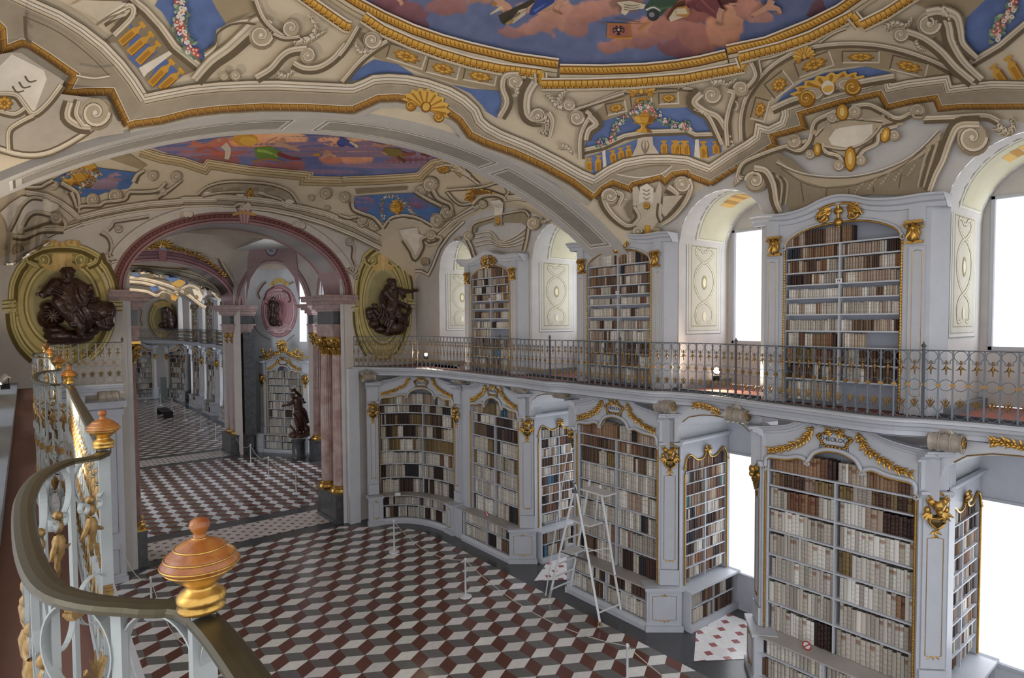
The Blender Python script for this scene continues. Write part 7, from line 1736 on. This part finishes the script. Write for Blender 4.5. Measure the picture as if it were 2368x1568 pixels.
# ---- relief over the near gallery end (left medallion)
def PX(x0,y0,sc,Y):
    def f(x,y,h=0):
        X,_,z=onY(x0+x/sc,y0+y/sc,Y-h); return Vector((X,Y-h,z))
    return f
def rel(fn):  # local (u,v,h) with u,v already metres on the wall plane
    return None
def relief(Y,x0,y0,sc,build,name,label,m='bronze',vox=.018,disp=.02,ds=.08,group=None):
    a=PX(x0,y0,sc,Y); o0=a(0,0); ex=(a(1000,0)-o0)/1000; ey=(a(0,1000)-o0)/1000; S=1/ex.length
    fn=lambda u,v,h=0: o0+Vector((u,0,-v*1.0))+Vector((0,-h,0))
    mb=MB(lambda u,v,h:(o0[0]+u,Y-h,o0[2]+v)); k=ex.length
    U=lambda x,y,h=0:(x*k,-y*k,h)
    kv=ey.length; U=lambda x,y,h=0:(x*k,-y*kv,h); build(mb,U,(k+kv)/2)
    o=mb.obj(name,m); remesh(o,vox,1,disp,ds); tag(o,label,'statue',group); return o
def b_left(mb,U,k):
    r=random.Random(4)
    for x,y,rx,ry,h in ((540,930,140,130,.25),(440,960,70,120,.15),(470,830,70,70,.2),(640,1170,200,90,.22),(560,1100,130,70,.25),(820,1190,190,80,.2),(980,1100,110,90,.2),(700,1240,220,50,.15),(900,1020,110,110,.15)):
        mb.blob(U(x,y,h*.6),(rx*k,ry*k,h),n=14,m=10)
    for i in range(10): a=i*.63; mb.tube([U(540+150*math.cos(a),930+130*math.sin(a),.2),U(540+80*math.cos(a+.5),930+70*math.sin(a+.5),.42),U(540+20*math.cos(a+1),930+20*math.sin(a+1),.44)],[.02,.03,.02],6)
    limb(mb,[U(720,600,.25),U(720,700,.28),U(740,820,.3)],[.34*.8,.30,.30]); mb.blob(U(720,650,.2),(150*k,130*k,.22),n=14,m=10)
    head(mb,U(722,455,.46),84*k,(-.25,-.25,1),True)
    limb(mb,[U(850,600,.3),U(930,690,.35),U(900,800,.4)],[.16,.13,.09]); limb(mb,[U(800,560,.25),U(900,600,.3)],[.18,.15]); hand(mb,U(940,650,.45),(.5,.6,.3),58*k)
    limb(mb,[U(600,560,.28),U(500,640,.35),U(440,690,.42)],[.17,.14,.09]); hand(mb,U(450,680,.45),(-.8,-.1,.3),50*k)
    mb.add([U(405,690,.5),U(560,650,.4),U(580,680,.4),U(430,740,.5),U(405,690,.42),U(560,650,.32),U(580,680,.32),U(430,740,.42)],[(0,1,2,3),(7,6,5,4),(0,4,5,1),(1,5,6,2),(2,6,7,3),(3,7,4,0)])
    for p,w,s in (([U(600,520,.3),U(540,620,.4),U(640,700,.45),U(760,800,.4)],.13,1),([U(840,520,.3),U(800,640,.45),U(840,760,.45),U(900,900,.35)],.16,2),([U(500,600,.35),U(620,640,.5),U(760,720,.5),U(900,780,.4)],.12,3),([U(760,780,.4),U(840,900,.45),U(880,1000,.4),U(860,1080,.3)],.22,4),([U(640,540,.35),U(700,640,.45),U(760,740,.45)],.10,5),([U(950,560,.25),U(990,680,.3),U(960,800,.3)],.1,6)): drape(mb,p,w,6,.5,s)
    limb(mb,[U(620,790,.42),U(690,900,.5),U(755,1010,.46)],[.17,.13,.08]); limb(mb,[U(740,760,.3),U(620,780,.42)],[.22,.18]); limb(mb,[U(755,1010,.46),U(740,1050,.5),U(800,1040,.5)],[.07,.06,.05])
    limb(mb,[U(760,900,.35),U(850,1060,.42),U(850,1170,.42)],[.2,.13,.07]); limb(mb,[U(850,1170,.42),U(880,1160,.48)],[.06,.05])
    # the lion at his side
    limb(mb,[U(960,860,.15),U(1080,880,.25),U(1150,880,.3)],[.28,.30,.28]); mb.blob(U(1180,900,.34),(85*k,95*k,.24),n=12,m=9); mb.blob(U(1170,850,.32),(100*k,80*k,.2),n=12,m=9)
    limb(mb,[U(1190,960,.4),U(1200,1040,.45),U(1200,1060,.42)],[.14,.12,.08]); limb(mb,[U(1080,1000,.3),U(1120,1060,.38),U(1180,1075,.42)],[.14,.14,.10])
    for i in range(30): a=r.uniform(0,2*PI); R_=r.uniform(60,120); x,y=1150+R_*math.cos(a),870+R_*.9*math.sin(a); mb.tube([U(x,y,.42),U(x+r.uniform(-20,20),y+30,.46),U(x+r.uniform(-25,25),y+60,.36)],[.03,.035,.015],6)
    for s in (-1,1): mb.blob(U(1180+s*55,790,.34),(.05,.07,.04),n=7,m=5); mb.blob(U(1190+s*28,905,.56),.035,n=7,m=5)
    drape(mb,[U(880,700,.3),U(980,760,.35),U(1090,750,.3)],.1,4,.5,9)
relief(18.86,0,540,4.9,b_left,'relief_statue','dark carved figure of a seated bearded man with book and lion, left medallion',vox=.013,disp=.012,ds=.05)
def b_right(mb,U,k):
    r=random.Random(5)
    for x,y,rx,ry,h in ((520,1060,130,110,.22),(430,1110,120,70,.2),(560,960,110,90,.2),(250,1020,70,70,.2),(330,1090,90,60,.2),(600,1020,60,80,.15)): mb.blob(U(x,y,h*.6),(rx*k,ry*k,h),n=14,m=9)
    head(mb,U(432,512,.36),60*k,(.15,-.1,1),True); limb(mb,[U(440,590,.2),U(440,700,.25),U(420,830,.28)],[.26,.24,.26]); mb.blob(U(430,660,.18),(105*k,110*k,.2),n=12,m=9)
    limb(mb,[U(530,590,.26),U(600,600,.3),U(690,600,.34)],[.11,.09,.055]); hand(mb,U(690,598,.34),(1,.25,.1),42*k,.1,(0,1,0))
    limb(mb,[U(370,620,.28),U(430,720,.42),U(540,770,.45)],[.12,.10,.06]); hand(mb,U(540,770,.46),(.8,-.4,.2),40*k)
    limb(mb,[U(400,840,.3),U(410,960,.42),U(400,1030,.42),U(350,1150,.36)],[.17,.14,.10,.06]); limb(mb,[U(470,820,.3),U(500,900,.44),U(515,1000,.4)],[.18,.13,.07]); limb(mb,[U(340,1150,.36),U(355,1165,.44)],[.06,.05])
    for p,w,s in (([U(350,600,.25),U(310,720,.3),U(330,860,.3),U(300,960,.25)],.10,1),([U(380,830,.35),U(390,950,.45),U(350,1060,.4)],.16,2),([U(520,560,.28),U(560,640,.36),U(590,690,.3)],.10,3),([U(480,780,.4),U(580,800,.42),U(650,850,.34),U(620,900,.3)],.11,4),([U(440,860,.4),U(500,930,.46),U(520,1010,.4)],.10,5),([U(400,580,.35),U(420,680,.42),U(480,760,.42)],.07,6),([U(600,780,.3),U(650,800,.3),U(660,900,.25)],.07,7)): drape(mb,p,w,5,.5,s)
    mb.blob(U(180,870,.2),(52*k,58*k,.13),n=10,m=8); mb.blob(U(180,930,.2),(45*k,45*k,.12),n=10,m=8); head(mb,U(235,805,.28),34*k,(.3,0,1),False); limb(mb,[U(240,850,.2),U(270,900,.25),U(300,930,.25)],[.09,.07,.05]); limb(mb,[U(200,900,.2),U(240,960,.22),U(280,950,.25)],[.09,.07,.04])
    for i in range(6): mb.tube([U(500+i*30,950-i*8,.32),U(560+i*14,990+i*12,.36),U(620-i*6,980+i*22,.25)],[.02,.03,.02],6)
relief(18.86,810,560,5.406,b_right,'relief_statue','dark carved figure of a standing bearded man, arm outstretched, right medallion',vox=.012,disp=.010,ds=.05)
def b_simple(items,hd,beard=False):
    def b(mb,U,k):
        for it in items:
            if it[0]=='b': _,x,y,rx,ry,h=it; mb.blob(U(x,y,h*.6),(rx*k,ry*k,h),n=12,m=9)
            elif it[0]=='l': limb(mb,[U(*p) for p in it[1]],it[2])
            elif it[0]=='h': hand(mb,U(*it[1]),it[2],it[3])
            else: drape(mb,[U(*p) for p in it[1]],it[2],5,.5,len(it[1])*7)
        head(mb,U(hd[0],hd[1],hd[2]),hd[3]*k,(-.3,0,1),beard)
    return b
# wooden statue on its dark pedestal in the octagon
SY=29.75
st=relief(SY,640,880,4.711,b_simple([('l',[(200,240,.1),(205,330,.12),(210,400,.1)],[.24,.20,.24]),('l',[(150,240,.12),(110,262,.2),(70,272,.25)],[.10,.08,.05]),('h',(70,272,.26),(-1,0,.2),.13),('l',[(245,230,.1),(262,260,-.05),(285,265,.0)],[.11,.09,.05]),
 ('l',[(180,130,-.05),(235,185,-.05),(262,240,-.05)],[.04,.08,.06]),('l',[(112,90,.05),(160,115,.05),(200,140,.0),(250,190,-.05)],[.015,.03,.05,.05]),('l',[(150,128,.0),(178,105,0),(185,145,0)],[.05,.07,.03]),('b',155,120,18,14,.06),
 ('d',[(170,300,.2),(240,350,.22),(275,420,.15),(285,500,.1)],.14),('d',[(160,360,.2),(200,440,.25),(205,540,.2)],.14),('d',[(220,400,.2),(250,480,.2),(250,560,.15)],.16),('l',[(185,430,.15),(190,520,.22),(185,600,.2)],[.15,.11,.06]),('l',[(235,430,.1),(235,520,.15),(225,620,.15)],[.15,.11,.06]),
 ('b',230,620,75,26,.35),('b',285,560,36,46,.2),('b',160,615,40,30,.2),('b',300,610,30,34,.25),('l',[(120,500,.1),(160,570,.15),(180,620,.15)],[.04,.06,.05]),('l',[(110,600,.1),(150,575,.15),(200,560,.2)],[.05,.07,.06]),('l',[(115,615,.1),(140,630,.2)],[.07,.07])],(150,185,.12,26)),'wooden_statue','brown wooden statue with raised arms on a dark green marble pedestal',m='brown_wood' if 'brown_wood' in M else 'bronze',vox=.02,disp=.02,ds=.08)
M['brown_wood']=mat('carved_brown_wood','4a2c1e',.4,noise=.3,scale=6); st.data.materials[0]=M['brown_wood']
px_,_,_=onY(691,1040,SY)
mb=MB(); mb.lathe([(.36,0),(.36,.08),(.33,.1),(.33,.80),(.37,.86),(.37,.90),(.01,.90)],(px_,SY-.02,0),6); o=mb.obj('statue_pedestal','green'); tag(o,'dark green six-sided marble pedestal under the wooden statue','pedestal')
# pink medallion on the niche wall above the crested bookcase
A2,B2=Vector((12.6,29.3,0)),Vector((9.1,34.0,0)); d2=(B2-A2).normalized(); n2=Vector((-d2[1],d2[0],0)); n2=n2 if n2.dot(Vector((5,26,0))-A2)>0 else -n2
mb=MB(); mb.face([tuple(A2),tuple(B2),tuple(B2+Vector((0,0,10.5))),tuple(A2+Vector((0,0,10.5)))],'d4d8dc'); struct('wall_niche_back',mb,'paint')
def onP(x,y,o,n,h=0):
    d=Vector(ray(x,y)); E=Vector((0,0,EYE)); t=((o+n*h)-E).dot(n)/d.dot(n); return E+d*t
WP=VM(lambda P:np.array([tuple(onP(x,y,A2,n2,h)) for x,y,h in P]),6)
Z6=lambda L:[(540+x/6.532,560+y/6.532) for x,y in L]
PK=dict(L='d8b4b8',l='c99ea4',M='b78890',D='96646e',S='7c4c58',W='e6ccd0')
WP.fill(Z6([(690+275*math.cos(t),1040+400*math.sin(t)) for t in segs(0,2*PI,40)[:-1]]),PK['D']); WP.up(.0007)
for a,c in ((.97,PK['l']),(.88,PK['D']),(.85,PK['W']),(.78,PK['M']),(.74,PK['l']),(.60,'c4949c'),(.42,'b08088')): WP.fill(Z6([(690+275*a*math.cos(t),1040+400*a*math.sin(t)) for t in segs(0,2*PI,40)[:-1]]),c); WP.up(.0007)
for j in range(13):
    a=PI*(j+.5)/13
    for s_ in (-1,1): WP.ribbon(Z6([(690,1040-s_*300),(690-190*math.cos(a),1040-s_*(300-200*math.sin(a)*(.55)))]),[(-.5,.1,PK['W']),(.1,.5,PK['D'])],1,5)
WP.up(.0007)
for s_ in (-1,1): WP.stone(Z6([(690+s_*60,700),(690+s_*160,760),(690+s_*200,880)]),5,pal=PK); WP.stone(Z6([(690+s_*200,900),(690+s_*150,930)]),5,pal=PK)
for j in range(9): WP.disc(*Z6([(570+30*j,640-60*math.sin(PI*j/8))])[0],4.5,4.5,('e2c478','c09a48')[j%2])
WP.up(.0007); WP.fill(Z6([(570,640),(620,560),(690,540),(760,560),(800,640),(690,610)]),'dcbc70'); WP.up(.0007)
WP.stone(Z6([(380,860),(350,780),(380,700),(440,620),(480,590)]),3.5,pal=AR); WP.stone(Z6([(830,620),(880,600),(900,590)]),3,pal=AR)
WP.ribbon(Z6([(300,1150),(330,1300),(420,1400),(560,1480)]),[(-1.2,1.2,'8f9698')],1,1,4); WP.ribbon(Z6([(920,1400),(800,1500)]),[(-1,1,'8f9698')])
o=WP.obj('trim_99','fresco'); o['kind']='structure'
mb=MB(); q=[onP(693,572+80,A2,n2,.01),onP(709,572+80,A2,n2,.01),onP(709,790,A2,n2,.01),onP(693,790,A2,n2,.01)]; mb.face([tuple(v) for v in q]); struct('window_98',mb,'blind')
def onPl(build,name,label,x0,y0,sc,vox):
    o0=onP(x0,y0,A2,n2,.05); k=(onP(x0+10,y0,A2,n2,.05)-o0).length/10/sc*.92; kv=(onP(x0,y0+10,A2,n2,.05)-o0).length/10/sc; ex=(onP(x0+10,y0,A2,n2,.05)-o0).normalized()
    mb=MB(lambda u,v,h:o0+ex*u+Vector((0,0,v))+n2*h); build(mb,lambda x,y,h=0:(x*k,-y*kv,h),kv); o=mb.obj(name,'bronze'); remesh(o,vox,2,.015,.08); tag(o,label,'statue')
onPl(b_simple([('l',[(670,930,.15),(660,1050,.18),(640,1180,.15)],[.17,.15,.16]),('b',640,1200,80,60,.16),('b',720,1210,45,45,.15),('l',[(700,900,.2),(760,930,.25)],[.09,.06]),('l',[(610,880,.2),(580,960,.2)],[.09,.06]),('d',[(700,880,.25),(730,1000,.3),(740,1090,.2)],.06),('d',[(620,950,.2),(600,1060,.25),(600,1180,.2)],.10),('l',[(660,1100,.22),(700,1180,.26),(750,1170,.22)],[.1,.07,.05])],(655,855,.22,36)),'relief_statue','small dark carved figure in the pink shell medallion of the octagon',540,560,6.532,.02)
# far medallion with its figure
W2=VM(lambda P:np.array([onY(x,y,62.4-h) for x,y,h in P]),4)
Z5=lambda L:[(270+x/4.356,540+y/4.356) for x,y in L]
for a,c in ((1,OC['D']),(.93,OC['l']),(.8,OC['M']),(.74,OC['L']),(.62,'b5aa7a')): W2.fill(Z5([(460+140*a*math.cos(t),860+190*a*math.sin(t)) for t in segs(0,2*PI,28)[:-1]]),c); W2.lay+=.004
W2.fill(Z5([(370,700),(460,675),(550,700),(540,740),(460,720),(380,740)]),'d8bc78'); W2.fill(Z5([(400,1020),(520,1020),(490,1055),(430,1055)]),'d8bc78')
W2.stone(Z5([(230,740),(260,780),(250,850),(265,930)]),3,pal=AR); o=W2.obj('trim_100','fresco'); o['kind']='structure'
relief(62.3,270,540,4.356,b_simple([('l',[(460,800,.2),(465,870,.25),(470,920,.2)],[.5,.5,.6]),('b',410,930,45,30,.4),('b',500,930,40,35,.4),('l',[(430,790,.2),(410,760,.3)],[.25,.15]),('l',[(490,800,.3),(520,850,.4),(530,900,.4)],[.22,.2,.15]),('d',[(440,820,.4),(470,870,.5),(510,920,.4)],.3)],(440,765,.5,30)),'relief_statue','tiny dark figure in the oval medallion on the far end wall',vox=.035,disp=.02,ds=.15)
# ================================================================== FURNITURE OF THE FLOOR
def hexpts(x,y,r,n=8): return [(x+r*math.cos(2*PI*(i+.5)/n),y+r*math.sin(2*PI*(i+.5)/n)) for i in range(n)]
st0=thing('barrier_post','x','post',(0,0,0),0,'white rope barrier posts')
mb=MB(); mb.lathe([(.155,0),(.155,.022),(.13,.034),(.10,.036),(.08,.05),(.03,.06),(.001,.06)],(0,0,0),8); mb.obj('base','wht',st0)
mb=MB(); mb.lathe([(.023,.05),(.021,.88),(.028,.885),(.028,.93),(.02,.945),(.001,.95)],(0,0,0),12); mb.obj('pole','wht',st0)
mb=MB(); mb.tube([(.028,0,.905),(.05,0,.905),(.055,0,.89),(.04,0,.88)],.005,5); mb.obj('hook','wht',st0)
PS=[(8.11,15.65,'nearest post to the curved corner bookcase, white on the cube-pattern floor'),(8.09,11.99,'white barrier post standing between the curved bookcase post and the ladder'),(8.1,6.96,'white barrier post cut by the bottom edge, right of the centre'),(2.04,15.58,'white barrier post half hidden behind the curved brass handrail'),(2.12,11.8,'white barrier post at the bottom, between the big knob and the scroll ironwork'),
 (8.01,23.47,'white barrier post of the octagon nearest the red marble pair'),(7.9,26.53,'middle white barrier post of the octagon floor'),(8.09,29.84,'white barrier post of the octagon nearest the far pier'),
 (8.21,37.1,'far hall white barrier post nearest the far arch, first of its row'),(8.28,41.16,'second white barrier post in the far hall row from the far arch'),(8.32,46.1,'third white barrier post in the far hall, front right of the black bench'),(8.44,51.5,'white barrier post right behind the black bench'),(8.35,55.96,'white barrier post beyond the black bench, second farthest'),(7.81,59.6,'farthest white barrier post, near the far end bookcases')]
for i,(x,y,l) in enumerate(PS):
    if i==0: st0.location=(x,y,0); st0['label']=l
    else: dup(st0,(x,y,0),label=l)
def rope(a,b,sag,label):
    mb=MB(); mb.tube([(a[0]+(b[0]-a[0])*t,a[1]+(b[1]-a[1])*t,a[2]+(b[2]-a[2])*t-sag*4*t*(1-t)) for t in segs(0,1,18)],.008,5); tag(mb.obj('barrier_rope','rope'),label,'rope','barrier ropes')
pt=lambda i,z=.9:(PS[i][0]+.0,PS[i][1],z)
rope(pt(0),pt(1),.32,'pale rope sagging between the curved-bookcase post and the next post'); rope(pt(1),pt(2),.35,'long pale rope passing in front of the ladder feet'); rope(pt(2),(8.1,2.2,.9),.35,'pale rope running out at the bottom right of the floor')
rope((1.75,18.3,1.0),pt(3),.35,'pale rope from the left pilaster to the first left post'); rope(pt(3),pt(4),.35,'pale rope behind the big knob between the left posts')
rope((8.1,20.5,.75),pt(5),.2,'pale rope from the red marble pair into the octagon'); rope(pt(5),pt(6),.3,'pale rope between the two right posts of the octagon'); rope(pt(6),pt(7),.3,'pale rope between the two left posts of the octagon'); rope(pt(7),(8.1,32.4,.9),.3,'pale rope from the octagon post to the far pier')
for i in range(8,13): rope(pt(i),pt(i+1),.3,'%s faint rope of the far hall row, counted from the far arch'%ORD[i-8])
# black bench
t=thing('bench','low black bench standing on the patterned floor of the far hall','bench',(7.65,49.5,0))
mb=MB(); mb.box((-.30,-1.35,.36),(.30,1.35,.46)); mb.obj('seat','black',t)
for s_ in (-1,1): mb=MB(); mb.box((-.30,s_*1.35-(.08 if s_>0 else 0),0),(.30,s_*1.35+(.08 if s_<0 else 0),.36)); mb.obj('leg','black',t)
mb=MB(); mb.box((8.9,59.2,0),(9.35,59.6,2.0)); mb.box((8.8,59.1,0),(9.45,59.7,.3)); tag(mb.obj('display_pedestal','green'),'tall pale grey-green stone stele in front of the far end bookcases','pedestal').data.materials[0]=mat('grey_green_stone','8c9a96',.6)
# ladder
t=thing('step_ladder','tall white metal trestle step ladder on castors in front of the middle lower bookcase','ladder',(0,0,0))
F1,B1_,F2,B2_=(9.47,10.54),(10.21,10.59),(9.53,8.96),(10.21,8.96); AF,AB=(9.62,9.80,2.92),(10.05,9.76,2.96)
def bar(name,a,b,w_=.022,d_=.030,par=t,m='wht'):
    a,b=Vector(a),Vector(b); mb=MB(); mb.tube([tuple(a),tuple(b)],w_,4); return mb.obj(name,m,par)
lf=lambda p,q,k: tuple(Vector(p).lerp(Vector(q),k))
a1=(F1[0],F1[1],.02);a2=(B1_[0],B1_[1],.02);a3=(F2[0],F2[1],.11);a4=(B2_[0],B2_[1],.11)
for n_,p,q in (('stile',a1,AF),('stile',a2,AB),('stile',a3,AF),('stile',a4,(10.05,9.45,2.9))): bar(n_,p,q,.032)
for k in (.10,.21,.32,.53,.64): bar('rung',lf(a1,AF,k),lf(a2,AB,k),.024)
bar('rung',lf(a3,AF,.06),lf(a4,(10.05,9.45,2.9),.06),.022); bar('rung',lf(a3,AF,.5),lf(a4,(10.05,9.45,2.9),.5),.014)
def plat(name,z,x0,x1,y0,y1,m='wht'): mb=MB(); mb.box((x0,y0,z),(x1,y1,z+.03)); mb.obj(name,m,t)
plat('platform',2.05,9.62,10.05,9.35,10.0); plat('top_tray',2.80,9.68,10.05,8.95,9.7); plat('platform',1.24,9.52,10.1,9.95,10.25)
bar('brace',lf(a1,AF,.43),lf(a3,AF,.43),.016,m='dkiron'); bar('brace',lf(a2,AB,.43),lf(a4,(10.05,9.45,2.9),.43),.014)
bar('handrail_pole',(9.44,10.62,.12),(9.78,10.22,3.55),.014); bar('handrail_arm',(9.78,10.22,3.0),AF,.010)
bar('strut',(10.0,9.45,2.8),(9.95,9.5,2.08),.012)
for x,y in (F2,B2_): 
    mb=MB(frame((x,y,.055),(0,1,0),(0,0,1),(1,0,0))); mb.prism(hexpts(0,0,.055,16),-.012,.012,back=True); w_=mb.obj('castor',M['castor'] if 'castor' in M else M.setdefault('castor',mat('castor_rubber','a08a5c',.5)),t); w_['label']='tan castor wheel'
    mb=MB(frame((x,y,.055),(0,1,0),(0,0,1),(1,0,0))); mb.prism(hexpts(0,0,.02,10),-.02,.02,back=True); mb.obj('hub','dkiron',w_)
    bar('fork',(x,y,.05),lf((x,y,.05),AF,.06),.014,m='dkiron')
for p,q in ((a1,AF),): bar('foot_brace',lf(p,q,.02),lf(p,q,.10),.036,m='alu')
mb=MB(); mb.tube([lf(a1,AF,.93),AF,lf(a3,AF,.93)],.036,6); mb.obj('hinge','dkiron',t)
# ================================================================== LAMPS, SIGNS
def lampf(p,d,label,s=1.,power=12,vis='lamp'):
    p=Vector(p); d=Vector(d).normalized(); t=thing('gallery_spotlight',label,'lamp',(0,0,0),0,'gallery spotlights')
    up=Vector((0,0,1)); sd=d.cross(up).normalized(); v=sd.cross(d); f=lambda a,b,c: p+sd*a*s+v*b*s+d*c*s
    mb=MB(lambda a,b,c:f(a,b,c)); mb.lathe([(.035,-.10),(.05,-.09),(.055,0),(.06,.03),(.052,.03)],(0,0,0),16); mb.obj('housing','alu' if s<1.2 else 'alu',t)
    mb=MB(lambda a,b,c:f(a,b,c)); mb.add([(.05*math.cos(q),.05*math.sin(q),.022) for q in segs(0,2*PI,18)[:-1]],[list(range(18))]); mb.obj('lamp_face','lamp',t)
    mb=MB(); b=p-Vector((0,0,.15*s)); mb.tube([tuple(p+sd*.07*s),tuple(p+sd*.07*s-Vector((0,0,.09*s))),tuple(p-sd*.07*s-Vector((0,0,.09*s))),tuple(p-sd*.07*s)],.008*s,5); mb.box((b[0]-.05*s,b[1]-.05*s,b[2]-.01),(b[0]+.05*s,b[1]+.05*s,b[2]+.05*s)); mb.obj('stand','black',t)
    l=bpy.data.lights.new('spot_glow','SPOT'); l.energy=power; l.color=(1,.80,.58); l.spot_size=2.2; l.shadow_soft_size=.05; o=bpy.data.objects.new('spot_glow',l); COL.objects.link(o); o.location=p+d*.08; o.rotation_euler=d.to_track_quat('-Z','Y').to_euler()
E0=Vector((0,0,EYE))
L1=Vector(onX(1657,858,11.75)); lampf(L1,(-.72,-.62,.25),'lit round spotlight in the window niche left of the large upper bookcase',1.35,160)
L2=Vector(onX(985,820,10.15)); lampf(L2,(-.5,-.8,.15),'starry lit spotlight on the gallery by the right medallion',1.0,160)
L3=Vector((-.33,15.2,5.55)); L3=Vector(onY(12,874,14.0)); lampf(L3,(.55,.35,.55),'chrome spotlight at the left edge of the near gallery',1.25,160)
# stone band (step) along the near gallery wall, and dark kerbs on the far one
mb=MB(); mb.box((-.56,2.0,GZ-.02),(-.17,18.3,GZ+.10),'98a0aa'); struct('trim_101',mb,'paint')
mb=MB(); mb.box((10.55,16.0,GZ-.02),(10.7,18.6,GZ+.12),'5a5c62'); 
for yc in WIN_Y: mb.box((10.55,yc-NH+.02,GZ-.02),(10.62,yc+NH-.02,GZ+.05),'4c4e55'); mb.box((10.7,yc+NH-.14,GZ-.02),(12.55,yc+NH-.02,GZ+.13),'7d8086')
struct('trim_102',mb,'paint')
def nosign(fn,label):
    t=thing('prohibition_sign',label,'sign',(0,0,0),0,'small no-touching signs')
    mb=MB(fn); mb.tube([(.07*math.cos(q),.09+.07*math.sin(q),.006) for q in segs(0,2*PI,24)[:-1]],.012,6,closed=True,flat=.6); mb.tube([(-.048,.042,.006),(.048,.138,.006)],.010,5); mb.obj('red_ring','red',t)
    mb=MB(fn); mb.prism([(.062*math.cos(q),.09+.062*math.sin(q)) for q in segs(0,2*PI,20)[:-1]],0,.003,back=True); mb.obj('disc','wht',t)
    mb=MB(fn); 
    for j in range(12): mb.box((-.09+j*.015,-.035,.004),(-.08+j*.015+(j%3)*.001,-.018,.006))
    mb.obj('caption','wht',t)
nosign(frame((10.32,4.88,.935),(0,-1,0),(0,0,1),(-1,0,0)),'small red round prohibition sign on the ledge of the nearest lower bookcase')
nosign(frame((10.32,14.15,.935),(0,-1,0),(0,0,1),(-1,0,0)),'small red round prohibition sign on the ledge left of the ladder')
mb=MB(frame((9.35,17.75,.94),(.8,-.6,0),(0,0,1),(-.6,-.8,0))); mb.box((-.09,0,-.02),(.09,.10,-.01)); o=mb.obj('label_card','wht'); tag(o,'small white text card on the ledge of the curved corner bookcase','card')
mb=MB(); mb.box((7.75,61.2,.94),(8.0,61.22,1.12)); tag(mb.obj('label_card','wht'),'small white card on the bench ledge of the far end bookcase','card')
# left end of the near gallery: pilasters below
t=thing('corner_pilaster','grey-white panelled pilaster below the near gallery end, left of the columns','pilaster',(0,0,0))
mb=MB(); mb.box((1.10,18.25,0),(1.86,18.9,4.55)); mb.box((1.06,18.2,0),(1.9,18.9,.14)); mb.box((1.08,18.2,4.3),(1.9,18.9,4.45)); mb.box((1.02,18.1,4.5),(1.96,18.9,4.66)); mb.obj('shaft','white',t)
mb=MB(FY(18.24)); rail_lines(mb,1.22,1.40,1.3,3.9,.01); rail_lines(mb,1.5,1.72,1.3,3.9,.01); rail_lines(mb,1.22,1.72,.25,.85,.01); mb.obj('gilt_panel_line','gold',t)
mb=MB(); mb.box((-.56,18.2,0),(1.1,18.9,4.85)); struct('wall_left_pier',mb,'white')
mb=MB(); mb.box((8.14,18.72,0),(8.50,18.9,5.1),'c9cdd4'); struct('wall_right_pier',mb,'paint')
